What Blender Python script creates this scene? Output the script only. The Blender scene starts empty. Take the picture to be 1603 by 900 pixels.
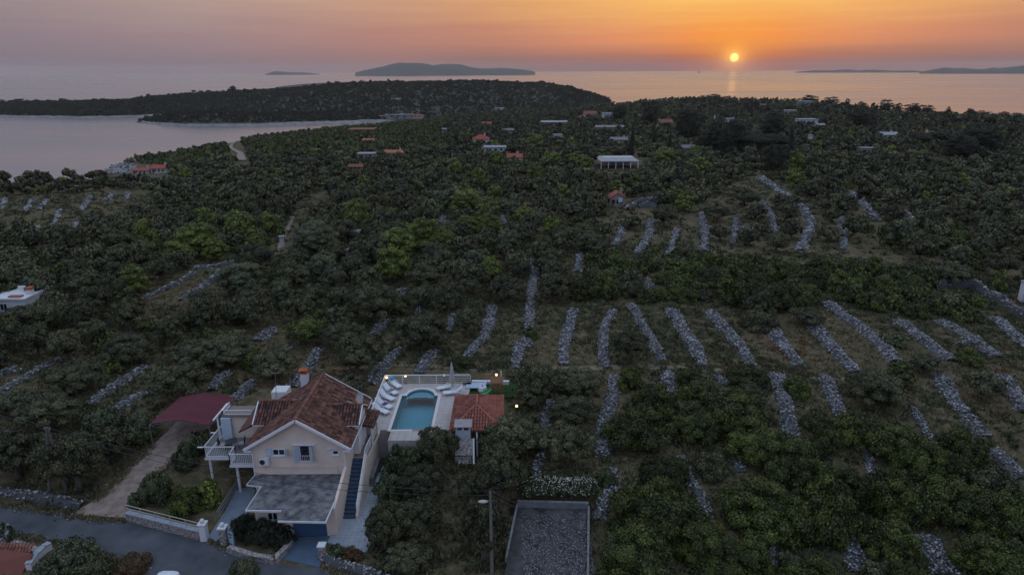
import bpy, math, random
import numpy as np
from mathutils import Vector
R = math.radians
rnd = random.Random(7); rng = np.random.default_rng(7)
scene = bpy.context.scene
C = scene.collection

# ------------------------------------------------------------------ camera
H = 34.0; PITCH = R(17.76); ROLL = R(-0.29); FPX = 1069.0
cam_d = bpy.data.cameras.new('camera'); cam = bpy.data.objects.new('camera', cam_d); C.objects.link(cam)
cam_d.sensor_width = 36.0; cam_d.lens = 36.0 * FPX / 1603.0
cam_d.clip_start = 0.5; cam_d.clip_end = 40000
cam.location = (0, 0, H)
from mathutils import Matrix
cam.matrix_world = Matrix.Translation((0, 0, H)) @ Matrix.Rotation(R(90) - PITCH, 4, 'X') @ Matrix.Rotation(ROLL, 4, 'Z')
scene.camera = cam

# ------------------------------------------------------------------ sky, sun, exposure
_sv = (math.cos(PITCH) + (450. - 90.5) / FPX * math.sin(PITCH), (1151.5 - 801.5) / FPX, -math.sin(PITCH) + (450. - 90.5) / FPX * math.cos(PITCH))
SUN_AZ = math.atan2(_sv[1], _sv[0]); SUN_EL = math.atan2(_sv[2], math.hypot(_sv[0], _sv[1])) - R(0.08)
SUND = Vector((math.sin(SUN_AZ) * math.cos(SUN_EL), math.cos(SUN_AZ) * math.cos(SUN_EL), math.sin(SUN_EL)))
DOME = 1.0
def srgb(r, g, b):
    f = lambda c: ((c / 255) / 12.92 if c / 255 < .04045 else (((c / 255) + .055) / 1.055) ** 2.4)
    return (f(r), f(g), f(b), 1)
def build_world():
    w = bpy.data.worlds.new('World'); scene.world = w; w.use_nodes = True
    nt = w.node_tree; nt.nodes.clear(); L = nt.links
    N = lambda t: nt.nodes.new(t)
    def M(op, a, b=None, clamp=False):
        n = N('ShaderNodeMath'); n.operation = op; n.use_clamp = clamp
        for i, v in enumerate((a, b)):
            if v is None: continue
            if isinstance(v, (int, float)): n.inputs[i].default_value = v
            else: L.new(v, n.inputs[i])
        return n.outputs[0]
    def mixc(f, a, b, mode='MIX'):
        n = N('ShaderNodeMix'); n.data_type = 'RGBA'; n.blend_type = mode
        for s, v in ((n.inputs[0], f), (n.inputs[6], a), (n.inputs[7], b)):
            if isinstance(v, (int, float)): s.default_value = v
            elif isinstance(v, tuple): s.default_value = v
            else: L.new(v, s)
        return n.outputs[2]
    def ramp(f, stops):
        n = N('ShaderNodeValToRGB'); L.new(f, n.inputs[0]); e = n.color_ramp.elements
        while len(e) < len(stops): e.new(0.5)
        for el, (p, c) in zip(e, stops): el.position = p; el.color = c
        return n.outputs[0]
    tc = N('ShaderNodeTexCoord').outputs['Generated']
    nrm = N('ShaderNodeVectorMath'); nrm.operation = 'NORMALIZE'; L.new(tc, nrm.inputs[0]); d = nrm.outputs[0]
    sep = N('ShaderNodeSeparateXYZ'); L.new(d, sep.inputs[0])
    dot = N('ShaderNodeVectorMath'); dot.operation = 'DOT_PRODUCT'; L.new(d, dot.inputs[0]); dot.inputs[1].default_value = SUND
    dcl = M('MINIMUM', dot.outputs['Value'], 1.0)
    ang = M('MULTIPLY', M('ARCCOSINE', dcl), 180 / math.pi)
    elev = M('MULTIPLY', M('ARCSINE', sep.outputs[2]), 180 / math.pi)
    a01 = M('POWER', M('DIVIDE', ang, 180.0), 0.5)          # sqrt spreads the stops near the sun
    P = lambda deg: (deg / 180.0) ** 0.5
    r0 = ramp(a01, [(P(0), srgb(196, 88, 56)), (P(2.5), srgb(170, 88, 68)), (P(7), srgb(154, 98, 88)), (P(19), srgb(140, 104, 98)),
                    (P(26), srgb(148, 112, 110)), (P(40), srgb(134, 116, 124)), (P(56), srgb(124, 116, 128)), (P(95), srgb(118, 116, 150)), (1, srgb(125, 122, 165))])
    r1 = ramp(a01, [(P(0), srgb(255, 168, 52)), (P(3), srgb(250, 152, 70)), (P(9), srgb(230, 148, 98)), (P(19), srgb(194, 132, 108)),
                    (P(27), srgb(180, 130, 118)), (P(40), srgb(158, 132, 134)), (P(56), srgb(136, 123, 133)), (P(95), srgb(140, 130, 160)), (1, srgb(150, 140, 175))])
    r2 = ramp(a01, [(P(0), srgb(255, 205, 105)), (P(7), srgb(254, 196, 106)), (P(14), srgb(240, 178, 108)), (P(20), srgb(222, 165, 114)),
                    (P(27), srgb(204, 158, 128)), (P(40), srgb(182, 156, 146)), (P(56), srgb(154, 140, 142)), (P(95), srgb(160, 152, 180)), (1, srgb(165, 158, 190))])
    # stretched high cloud
    mp = N('ShaderNodeMapping'); L.new(d, mp.inputs[0]); mp.inputs['Scale'].default_value = (3.0, 3.0, 60.0); mp.inputs['Rotation'].default_value = (0, R(3), 0)
    nz = N('ShaderNodeTexNoise'); L.new(mp.outputs[0], nz.inputs[0]); nz.inputs['Scale'].default_value = 1.7; nz.inputs['Detail'].default_value = 5
    nzc = M('SUBTRACT', nz.outputs['Fac'], 0.5)
    el2 = M('ADD', elev, M('MULTIPLY', nzc, 2.2))
    f1 = M('DIVIDE', elev, 2.4, True); f2 = M('DIVIDE', M('SUBTRACT', el2, 2.4), 2.8, True)
    f1n = N('ShaderNodeMapRange'); f1n.interpolation_type = 'SMOOTHSTEP'; L.new(M('ADD', elev, M('MULTIPLY', nzc, 0.8)), f1n.inputs[0]); f1n.inputs[1].default_value = 0; f1n.inputs[2].default_value = 2.4
    low = mixc(f1n.outputs[0], r0, r1); low = mixc(f2, low, r2)
    # glow round the sun and its disc
    g1 = M('EXPONENT', M('MULTIPLY', M('POWER', M('DIVIDE', ang, 1.5), 1.0), -1.0))
    low = mixc(g1, low, (1.0, 0.34, 0.04, 1))
    g2 = M('EXPONENT', M('MULTIPLY', M('POWER', M('DIVIDE', ang, 0.62), 1.6), -1.0)); low = mixc(g2, low, (1.35, 0.62, 0.10, 1))
    # sky above the picture: the Nishita dusk sky and a lavender dome
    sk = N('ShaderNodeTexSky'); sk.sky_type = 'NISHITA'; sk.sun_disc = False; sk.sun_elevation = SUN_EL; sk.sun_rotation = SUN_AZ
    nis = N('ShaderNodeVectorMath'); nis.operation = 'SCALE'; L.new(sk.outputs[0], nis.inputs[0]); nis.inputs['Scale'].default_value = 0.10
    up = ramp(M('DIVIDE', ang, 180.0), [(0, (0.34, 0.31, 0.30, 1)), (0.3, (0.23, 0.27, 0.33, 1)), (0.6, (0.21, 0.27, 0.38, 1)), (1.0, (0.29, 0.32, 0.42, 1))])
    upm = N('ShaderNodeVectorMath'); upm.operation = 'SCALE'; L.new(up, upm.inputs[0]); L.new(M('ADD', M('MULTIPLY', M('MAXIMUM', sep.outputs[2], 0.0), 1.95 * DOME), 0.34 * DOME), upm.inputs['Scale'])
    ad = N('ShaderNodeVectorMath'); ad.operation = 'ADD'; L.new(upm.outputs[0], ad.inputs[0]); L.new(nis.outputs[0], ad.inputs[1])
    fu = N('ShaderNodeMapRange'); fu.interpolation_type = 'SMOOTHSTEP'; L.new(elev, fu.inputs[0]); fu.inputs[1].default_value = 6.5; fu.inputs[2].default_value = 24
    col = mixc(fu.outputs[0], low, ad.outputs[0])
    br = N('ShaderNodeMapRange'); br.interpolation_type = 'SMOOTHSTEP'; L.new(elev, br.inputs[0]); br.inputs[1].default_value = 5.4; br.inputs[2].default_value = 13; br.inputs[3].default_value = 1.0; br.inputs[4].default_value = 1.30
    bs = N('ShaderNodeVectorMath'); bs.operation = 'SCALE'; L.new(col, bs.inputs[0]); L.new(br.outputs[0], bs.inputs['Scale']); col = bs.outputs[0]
    disc = N('ShaderNodeMapRange'); disc.interpolation_type = 'SMOOTHSTEP'; L.new(ang, disc.inputs[0])
    disc.inputs[1].default_value = 0.37; disc.inputs[2].default_value = 0.24; disc.inputs[3].default_value = 0; disc.inputs[4].default_value = 1
    col = mixc(disc.outputs[0], col, (1.8, 1.25, 0.36, 1))
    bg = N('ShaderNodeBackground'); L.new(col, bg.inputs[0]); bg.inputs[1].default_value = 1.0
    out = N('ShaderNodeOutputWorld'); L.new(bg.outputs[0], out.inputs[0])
    w.cycles.sampling_method = 'MANUAL'; w.cycles.sample_map_resolution = 1024
build_world()
sl = bpy.data.lights.new('sun', 'SUN'); sl.energy = 0.003; sl.angle = R(0.55); sl.color = (1.0, 0.42, 0.16)
so = bpy.data.objects.new('sun', sl); C.objects.link(so); so.rotation_euler = SUND.to_track_quat('Z', 'Y').to_euler()
vs = scene.view_settings; vs.view_transform = 'Standard'; vs.look = 'None'; vs.exposure = 0.0; vs.gamma = 1.0; vs.use_curve_mapping = False
scene.cycles.max_bounces = 5; scene.cycles.diffuse_bounces = 2; scene.cycles.glossy_bounces = 2; scene.cycles.transparent_max_bounces = 8
scene.cycles.volume_bounces = 0; scene.cycles.use_denoising = True; scene.cycles.caustics_reflective = False; scene.cycles.caustics_refractive = False

# ------------------------------------------------------------------ pixel <-> world (photograph pixels, 1603x900)
_f = np.array([0, math.cos(PITCH), -math.sin(PITCH)]); _r0 = np.array([1., 0, 0]); _u0 = np.cross(_r0, _f)
_c, _s = math.cos(ROLL), math.sin(ROLL)
_r = _r0 * _c + _u0 * _s; _u = _u0 * _c - _r0 * _s
def ray(px, py): return _f + (px - 801.5) / FPX * _r - (py - 450.) / FPX * _u
def W(px, py, z):
    d = ray(px, py); t = (z - H) / d[2]; return np.array([0, 0, H]) + t * d
def WY(px, py, y):
    d = ray(px, py); t = y / d[1]; return np.array([0, 0, H]) + t * d
def PR(x, y, z):
    q = np.array([x, y, z - H]) if not isinstance(x, np.ndarray) else np.stack([x, y, z - H], -1)
    a = q @ _f; return 801.5 + FPX * (q @ _r) / a, 450. - FPX * (q @ _u) / a

# ------------------------------------------------------------------ terrain height
SEA = -30.0
EDGE = [(-900, 300, 0), (-400, 292, 0), (0, 287, 0), (148, 281, -1), (158, 279, -2), (185, 256, -10), (240, 245, -12), (300, 237, -13), (400, 216, -14), (500, 204, -15),
        (650, 192, -14), (750, 180, -10), (900, 172, -7), (1000, 163, -5), (1100, 158, -2), (1250, 164, -3), (1400, 178, -5), (1603, 189, -5), (2000, 204, -5), (2600, 220, -5)]
_eaz, _ed, _ez = [], [], []
for px, py, z in EDGE:
    p = W(px, py, z); _eaz.append(math.atan2(p[0], p[1])); _ed.append(math.hypot(p[0], p[1])); _ez.append(z)
_eaz = np.array(_eaz); _ed = np.array(_ed); _ez = np.array(_ez)
def sstep(a, b, x):
    t = np.clip((x - a) / (b - a), 0, 1); return t * t * (3 - 2 * t)
def edge_d(x, y):
    a = np.arctan2(x, y); return np.interp(a, _eaz, _ed)
def vnoise(x, y, s, seed=0):
    x = x / s + seed * 13.7; y = y / s + seed * 7.1
    return (np.sin(x * 1.3 + 1.7 * np.sin(y * .9 + seed)) + np.sin(y * 1.1 + 1.3 * np.sin(x * 1.2 + 2 * seed)) + np.sin((x + y) * .7 + seed)) / 3
def zg(x, y):
    x = np.asarray(x, float); y = np.asarray(y, float)
    a = np.arctan2(x, y); r = np.hypot(x, y); D = np.interp(a, _eaz, _ed); E = np.interp(a, _eaz, _ez)
    base = 2.4 * sstep(44, 62, y)
    cut = sstep(-21.6, -21.2, x + np.where(y < 50.5, 2.3, 0)) * (1 - sstep(-10.9, -10.3, x)) * (1 - sstep(56, 57, y))
    cut2 = sstep(-11.5, -10.8, x) * (1 - sstep(-1.5, 0.5, x)) * (1 - sstep(52.5, 57, y))
    base = base * (1 - cut * .999)
    base = base * (1 - .55 * sstep(-13, -12.6, x) * (1 - sstep(-5.2, -4.6, x)) * sstep(50, 52, y) * (1 - sstep(63.6, 64.3, y)))
    gard = sstep(-9.5, -6.0, x) * (1 - sstep(3, 14, x) * .6); base = np.maximum(base, gard * 1.9 * sstep(43, 51.5, y) * (1 - sstep(52, 54, y))); yard = sstep(-.6, -.1, x) * (1 - sstep(6.4, 6.9, x)) * (1 - sstep(47.4, 47.9, y)); base = base * (1 - yard * .98)
    t = np.clip((r - 90) / np.maximum(D - 90, 1), 0, 1)
    z = base + (E - 2.4) * t ** 1.25 + vnoise(x, y, 38, 1) * 1.1 * sstep(80, 200, r) * (1 - t * .6) + vnoise(x, y, 11, 2) * .25 * sstep(66, 110, r)
    over = np.maximum(r - D, 0)
    return np.where(over > 0, E - over * 0.45 - over ** 2 * .002, z)
def G(px, py, dz=0.0):
    z = 2.0
    for _ in range(12):
        p = W(px, py, z + dz)
        if math.hypot(p[0], p[1]) > 3000 or p[1] < 0: break
        z = 0.5 * z + 0.5 * float(zg(p[0], p[1]))
    p = W(px, py, z + dz); p[2] = float(zg(p[0], p[1])) + dz
    return p

# ------------------------------------------------------------------ materials
MATS = {}
def mat(name, col, col2=None, scale=3.0, rough=0.8, bump=0.0, bscale=None, spec=0.3, attr=False, rand=0.0, metal=0.0, detail=5, emit=None, grid=None, voronoi=False, contrast=1.0, dist=None):
    if name in MATS: return MATS[name]
    m = bpy.data.materials.new(name); m.use_nodes = True; nt = m.node_tree; L = nt.links
    b = nt.nodes['Principled BSDF']; b.inputs['Roughness'].default_value = rough; b.inputs['Specular IOR Level'].default_value = spec; b.inputs['Metallic'].default_value = metal
    tc = nt.nodes.new('ShaderNodeTexCoord'); geo = nt.nodes.new('ShaderNodeNewGeometry')
    vec = tc.outputs['Object'] if not attr == 'world' else geo.outputs['Position']
    col2 = col2 or tuple(c * .75 for c in col)
    mix = nt.nodes.new('ShaderNodeMix'); mix.data_type = 'RGBA'; mix.inputs[6].default_value = (*col, 1); mix.inputs[7].default_value = (*col2, 1)
    if attr is True:
        at = nt.nodes.new('ShaderNodeAttribute'); at.attribute_name = 'tint'; L.new(at.outputs['Fac'], mix.inputs[0])
    else:
        if voronoi:
            n = nt.nodes.new('ShaderNodeTexVoronoi'); n.inputs['Scale'].default_value = scale; L.new(vec, n.inputs[0]); f = n.outputs['Color']
        else:
            n = nt.nodes.new('ShaderNodeTexNoise'); n.inputs['Scale'].default_value = scale; n.inputs['Detail'].default_value = detail; n.inputs['Roughness'].default_value = .6; L.new(vec, n.inputs[0]); f = n.outputs['Fac']
        mr = nt.nodes.new('ShaderNodeMapRange'); L.new(f, mr.inputs[0]); mr.inputs[1].default_value = .5 - .22 / contrast; mr.inputs[2].default_value = .5 + .22 / contrast
        L.new(mr.outputs[0], mix.inputs[0])
    src = mix.outputs[2]
    if rand:
        oi = nt.nodes.new('ShaderNodeObjectInfo'); hs = nt.nodes.new('ShaderNodeHueSaturation')
        mh = nt.nodes.new('ShaderNodeMapRange'); L.new(oi.outputs['Random'], mh.inputs[0]); mh.inputs[3].default_value = 1 - rand; mh.inputs[4].default_value = 1 + rand
        L.new(mh.outputs[0], hs.inputs['Value']); L.new(src, hs.inputs['Color']); src = hs.outputs[0]
    if grid:
        bt = nt.nodes.new('ShaderNodeTexBrick'); L.new(vec, bt.inputs[0]); bt.inputs['Scale'].default_value = 1.0; bt.inputs['Brick Width'].default_value = grid; bt.inputs['Row Height'].default_value = grid; bt.offset = 0.0
        bt.inputs['Mortar Size'].default_value = .022; bt.inputs['Color1'].default_value = (1, 1, 1, 1); bt.inputs['Color2'].default_value = (.92, .92, .92, 1); bt.inputs['Mortar'].default_value = (.74, .74, .74, 1)
        mg_ = nt.nodes.new('ShaderNodeMix'); mg_.data_type = 'RGBA'; mg_.blend_type = 'MULTIPLY'; mg_.inputs[0].default_value = 1; L.new(src, mg_.inputs[6]); L.new(bt.outputs[0], mg_.inputs[7]); src = mg_.outputs[2]
    L.new(src, b.inputs['Base Color'])
    if bump:
        n2 = nt.nodes.new('ShaderNodeTexNoise'); n2.inputs['Scale'].default_value = bscale or scale * 4; n2.inputs['Detail'].default_value = 4; L.new(vec, n2.inputs[0])
        bp = nt.nodes.new('ShaderNodeBump'); bp.inputs['Strength'].default_value = bump; bp.inputs['Distance'].default_value = dist or .05; L.new(n2.outputs['Fac'], bp.inputs['Height']); L.new(bp.outputs[0], b.inputs['Normal'])
    if emit:
        b.inputs['Emission Color'].default_value = (*emit[0], 1); b.inputs['Emission Strength'].default_value = emit[1]
    MATS[name] = m; return m
OLIVE = mat('olive foliage', (0.012, 0.015, 0.007), (0.138, 0.140, 0.068), attr=True, rough=.7, rand=.3)
MACCHIA = mat('macchia foliage', (0.006, 0.010, 0.003), (0.108, 0.130, 0.024), attr=True, rough=.65, rand=.38)
LIME = mat('fresh green foliage', (0.030, 0.044, 0.008), (0.20, 0.235, 0.042), attr=True, rough=.65, rand=.15)
PINE = mat('pine foliage', (0.005, 0.008, 0.005), (0.030, 0.038, 0.018), attr=True, rough=.7, rand=.2)
BUSHG = mat('glossy green foliage', (0.012, 0.020, 0.008), (0.095, 0.12, 0.040), attr=True, rough=.5, spec=.5, rand=.15)
DRYF = mat('dry bush foliage', (0.055, 0.034, 0.020), (0.17, 0.10, 0.045), attr=True, rough=.8, rand=.15)
BARK = mat('bark', (0.12, 0.10, 0.085), (0.06, 0.05, 0.042), scale=6, rough=.9)
STONE = mat('dry limestone', (0.055, 0.056, 0.06), (0.38, 0.38, 0.40), attr=True, rough=.9)
PINKW = mat('pale pink render', (0.69, 0.585, 0.51), (0.55, 0.46, 0.40), scale=.7, rough=.9, bump=.15, bscale=30)
WHITE = mat('white paint', (0.68, 0.70, 0.74), (0.60, 0.62, 0.67), scale=2, rough=.6)
WHITEW = mat('white render', (0.62, 0.63, 0.66), (0.52, 0.53, 0.57), scale=1.2, rough=.9)
ROOFT = mat('weathered clay tiles', (0.042, 0.022, 0.020), (0.255, 0.115, 0.085), attr=True, rough=.85)
ROOFR = mat('red clay tiles', (0.11, 0.036, 0.030), (0.38, 0.13, 0.09), attr=True, rough=.8)
CONC = mat('weathered concrete', (0.05, 0.051, 0.055), (0.20, 0.20, 0.21), scale=1.6, rough=.95, bump=.3, bscale=25, contrast=1.3)
PAVEL = mat('light paving', (0.32, 0.35, 0.40), (0.25, 0.28, 0.33), scale=1.5, rough=.85, grid=.4)
DECKM = mat('travertine deck', (0.46, 0.42, 0.41), (0.36, 0.33, 0.33), scale=3, rough=.8, grid=.6)
GREYT = mat('grey terrace tile', (0.17, 0.17, 0.18), (0.12, 0.12, 0.13), scale=2, rough=.7)
BROWNT = mat('brown terrace tile', (0.20, 0.15, 0.125), (0.15, 0.115, 0.10), scale=2, rough=.7)
BLUEP = mat('blue paint', (0.045, 0.105, 0.20), (0.038, 0.085, 0.17), scale=2, rough=.6)
BLUES = mat('blue grey steps', (0.05, 0.085, 0.13), (0.035, 0.06, 0.10), scale=2, rough=.8)
BLUEC = mat('blue grey concrete', (0.085, 0.13, 0.19), (0.062, 0.10, 0.15), scale=1.2, rough=.85)
SHUT = mat('pale blue shutter paint', (0.42, 0.52, 0.62), (0.36, 0.45, 0.55), scale=2, rough=.6)
METAL = mat('grey metal', (0.25, 0.26, 0.28), rough=.45, metal=.6)
DARKM = mat('dark metal', (0.03, 0.03, 0.035), rough=.5)
GLASS = mat('window glass', (0.015, 0.018, 0.025), rough=.08, spec=.6)
DARK = mat('dark opening', (0.012, 0.012, 0.014), rough=.9)
WOOD = mat('weathered wood', (0.16, 0.12, 0.09), (0.10, 0.075, 0.055), scale=5, rough=.85)
MAROON = mat('maroon fabric', (0.105, 0.022, 0.034), (0.085, 0.018, 0.028), scale=1.5, rough=.85)
CANVAS = mat('off white canvas', (0.42, 0.40, 0.45), rough=.9)
WPLAS = mat('white plastic', (0.66, 0.70, 0.76), rough=.5)
MORTAR = mat('masonry', (0.36, 0.33, 0.31), (0.14, 0.13, 0.13), scale=9, rough=.95, voronoi=True, bump=.5, bscale=18)
ORANGEB = mat('orange brick', (0.42, 0.12, 0.05), (0.30, 0.08, 0.04), scale=8, rough=.85)
SAND = mat('gravel drive', (0.31, 0.245, 0.205), (0.17, 0.13, 0.11), scale=1.6, rough=.95, bump=.4, bscale=20, attr='world', contrast=1.2)

# ------------------------------------------------------------------ mesh helpers
def np_mesh(name, V, faces, tint=None, smooth=False):
    """faces: list of int arrays (n,k); tint: matching list of float arrays"""
    me = bpy.data.meshes.new(name); V = np.asarray(V, np.float32)
    me.vertices.add(len(V)); me.vertices.foreach_set('co', V.ravel())
    faces = [np.asarray(f, np.int32) for f in faces if len(f)]
    loops = np.concatenate([f.ravel() for f in faces]); tot = np.concatenate([np.full(len(f), f.shape[1]) for f in faces])
    starts = np.concatenate([[0], np.cumsum(tot)[:-1]]).astype(np.int32)
    me.loops.add(len(loops)); me.loops.foreach_set('vertex_index', loops)
    me.polygons.add(len(tot)); me.polygons.foreach_set('loop_start', starts)
    me.update(calc_edges=True); me.validate()
    if tint is not None:
        at = me.attributes.new('tint', 'FLOAT', 'FACE'); at.data.foreach_set('value', np.concatenate(tint).astype(np.float32)[:len(me.polygons)])
    if smooth: me.polygons.foreach_set('use_smooth', np.ones(len(me.polygons), bool))
    return me
ORG = {}
def link(name, me, m, parent=None, smooth=None):
    o = bpy.data.objects.new(name, me); C.objects.link(o)
    if m and not me.materials: me.materials.append(m)
    if parent is not None: o.parent = parent
    return o
def tag(o, label=None, cat=None, group=None, kind=None):
    if label: o['label'] = label
    if cat: o['category'] = cat
    if group: o['group'] = group
    if kind: o['kind'] = kind
    return o
def thing(name, label, cat, loc=(0, 0, 0), rz=0, group=None):
    o = bpy.data.objects.new(name, None); C.objects.link(o); o.location = tuple(float(c) for c in loc); o.rotation_euler = (0, 0, rz); o.empty_display_size = .3
    ORG[o.name] = np.array([float(c) for c in loc]); return tag(o, label, cat, group)
def copy_tree(o, parent=None):
    c = o.copy(); C.objects.link(c); c.parent = parent
    for ch in list(o.children): copy_tree(ch, c)
    return c
class MB:
    def __init__(s): s.v = []; s.f = []; s.t = []
    def add(s, vs, fs, t=.5):
        n = len(s.v); s.v += [tuple(map(float, v)) for v in vs]; s.f += [tuple(i + n for i in f) for f in fs]; s.t += [t] * len(fs); return s
    def box(s, x0, x1, y0, y1, z0, z1, t=.5):
        return s.add([(x0, y0, z0), (x1, y0, z0), (x1, y1, z0), (x0, y1, z0), (x0, y0, z1), (x1, y0, z1), (x1, y1, z1), (x0, y1, z1)],
                     [(0, 3, 2, 1), (4, 5, 6, 7), (0, 1, 5, 4), (1, 2, 6, 5), (2, 3, 7, 6), (3, 0, 4, 7)], t)
    def bar(s, p, q, w, h, t=.5):
        p = Vector([float(c) for c in p]); q = Vector([float(c) for c in q]); d = (q - p)
        if d.length < 1e-6: return s
        d.normalize(); up = Vector((0, 0, 1)) if abs(d.z) < .95 else Vector((1, 0, 0)); a = d.cross(up).normalized() * (w / 2); b = a.cross(d).normalized() * (h / 2)
        return s.add([p - a - b, p + a - b, p + a + b, p - a + b, q - a - b, q + a - b, q + a + b, q - a + b],
                     [(0, 1, 2, 3), (4, 7, 6, 5), (0, 4, 5, 1), (1, 5, 6, 2), (2, 6, 7, 3), (3, 7, 4, 0)], t)
    def tube(s, pts, rs, n=8, t=.5, caps=True):
        pts = [Vector([float(c) for c in p]) for p in pts]
        if not isinstance(rs, (list, tuple)): rs = [rs] * len(pts)
        vs = []; fs = []
        for i, p in enumerate(pts):
            d = (pts[min(i + 1, len(pts) - 1)] - pts[max(i - 1, 0)]).normalized(); up = Vector((0, 0, 1)) if abs(d.z) < .9 else Vector((1, 0, 0))
            a = d.cross(up).normalized(); b = a.cross(d)
            for k in range(n):
                th = 2 * math.pi * k / n; vs.append(p + (a * math.cos(th) + b * math.sin(th)) * rs[i])
        for i in range(len(pts) - 1):
            for k in range(n): fs.append((i * n + k, i * n + (k + 1) % n, (i + 1) * n + (k + 1) % n, (i + 1) * n + k))
        if caps: fs.append(tuple(range(n))[::-1]); fs.append(tuple(range((len(pts) - 1) * n, len(pts) * n)))
        return s.add(vs, fs, t)
    def lathe(s, c, prof, n=14, t=.5):
        vs = []; fs = []
        for r, z in prof:
            for k in range(n): th = 2 * math.pi * k / n; vs.append((c[0] + r * math.cos(th), c[1] + r * math.sin(th), c[2] + z))
        for i in range(len(prof) - 1):
            for k in range(n): fs.append((i * n + k, i * n + (k + 1) % n, (i + 1) * n + (k + 1) % n, (i + 1) * n + k))
        return s.add(vs, fs, t)
    def prism(s, poly, z0, z1, t=.5):
        a = sum(poly[i][0] * poly[(i + 1) % len(poly)][1] - poly[(i + 1) % len(poly)][0] * poly[i][1] for i in range(len(poly)))
        if a < 0: poly = poly[::-1]
        n = len(poly); vs = [(p[0], p[1], z0) for p in poly] + [(p[0], p[1], z1) for p in poly]
        return s.add(vs, [tuple(range(n))[::-1], tuple(range(n, 2 * n))] + [(i, (i + 1) % n, n + (i + 1) % n, n + i) for i in range(n)], t)
    def plate(s, quad, th, t=.5):   # solid sheet: quad plus thickness below
        q = [Vector([float(c) for c in p]) for p in quad]; nn = (q[1] - q[0]).cross(q[-1] - q[0]).normalized()
        if nn.z < 0: q = q[::-1]; nn = -nn
        n = len(q); return s.add([p - nn * th for p in q] + q, [tuple(range(n))[::-1], tuple(range(n, 2 * n))] + [(i, (i + 1) % n, n + (i + 1) % n, n + i) for i in range(n)], t)
    def build(s, name, m, parent=None, smooth=False, label=None):
        V = np.array(s.v); root = parent
        while root is not None and root.parent is not None: root = root.parent
        if root is not None and root.name in ORG: V = V - ORG[root.name]
        me = bpy.data.meshes.new(name); me.from_pydata(V.tolist(), [], s.f); me.update()
        at = me.attributes.new('tint', 'FLOAT', 'FACE'); at.data.foreach_set('value', np.array(s.t, np.float32))
        if smooth: me.polygons.foreach_set('use_smooth', np.ones(len(me.polygons), bool))
        o = link(name, me, m, parent)
        if label: o['label'] = label
        return o
def inpoly(px, py, poly):
    px = np.asarray(px, float); py = np.asarray(py, float); ins = np.zeros(px.shape, bool); n = len(poly); j = n - 1
    for i in range(n):
        xi, yi = poly[i]; xj, yj = poly[j]
        c = ((yi > py) != (yj > py)) & (px < (xj - xi) * (py - yi) / ((yj - yi) + 1e-12) + xi); ins ^= c; j = i
    return ins
# ------------------------------------------------------------------ terrain sheet
def polar_grid(az, rr, zf):
    A, Rr = np.meshgrid(az, rr); X = Rr * np.sin(A); Y = Rr * np.cos(A); Z = zf(X, Y)
    V = np.stack([X, Y, Z], -1).reshape(-1, 3); na = len(az); nr = len(rr)
    i, j = np.meshgrid(np.arange(nr - 1), np.arange(na - 1), indexing='ij'); a = (i * na + j).ravel()
    return V, np.stack([a, a + 1, a + 1 + na, a + na], -1)
def ground_mat():
    m = bpy.data.materials.new('dry ground'); m.use_nodes = True; nt = m.node_tree; L = nt.links; b = nt.nodes['Principled BSDF']; b.inputs['Roughness'].default_value = 1; b.inputs['Specular IOR Level'].default_value = .1
    g = nt.nodes.new('ShaderNodeNewGeometry')
    def nz(s, d=6):
        n = nt.nodes.new('ShaderNodeTexNoise'); n.inputs['Scale'].default_value = s; n.inputs['Detail'].default_value = d; n.inputs['Roughness'].default_value = .65; L.new(g.outputs['Position'], n.inputs[0]); return n.outputs['Fac']
    def rp(f, st):
        n = nt.nodes.new('ShaderNodeValToRGB'); L.new(f, n.inputs[0]); e = n.color_ramp.elements
        while len(e) < len(st): e.new(.5)
        for el, (p, c) in zip(e, st): el.position = p; el.color = (*c, 1)
        return n.outputs[0]
    c1 = rp(nz(.09), [(.35, (.048, .050, .026)), (.5, (.10, .080, .046)), (.62, (.15, .105, .066)), (.75, (.085, .068, .040))])
    c2 = rp(nz(1.3), [(.3, (.024, .026, .014)), (.5, (.085, .072, .042)), (.7, (.21, .175, .11))])
    mx = nt.nodes.new('ShaderNodeMix'); mx.data_type = 'RGBA'; mx.inputs[0].default_value = .55; L.new(c1, mx.inputs[6]); L.new(c2, mx.inputs[7]); L.new(mx.outputs[2], b.inputs['Base Color'])
    bp = nt.nodes.new('ShaderNodeBump'); bp.inputs['Strength'].default_value = .8; bp.inputs['Distance'].default_value = .25; L.new(nz(2.5, 4), bp.inputs['Height']); L.new(bp.outputs[0], b.inputs['Normal'])
    return m
GROUND = ground_mat()
rr = 6 * np.exp(np.arange(0, 520) * np.log(1180 / 6) / 519)
az = np.linspace(R(-58), R(58), 520)
V, Fq = polar_grid(az, rr, lambda x, y: np.maximum(zg(x, y), -44))
o = link('ground', np_mesh('ground', V, [Fq], smooth=True), GROUND); tag(o, kind='structure')
# the rest of the island, behind and beside the drone
az2 = np.linspace(R(58), R(302), 60); V, Fq = polar_grid(az2, 6 * np.exp(np.arange(0, 60) * np.log(900 / 6) / 59), lambda x, y: np.where(np.hypot(x, y) > 700, -36, 0.0) + 0 * x)
V[:, 2] -= .3
o = link('land', np_mesh('land', V, [Fq], smooth=True), GROUND); tag(o, kind='structure')

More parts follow.
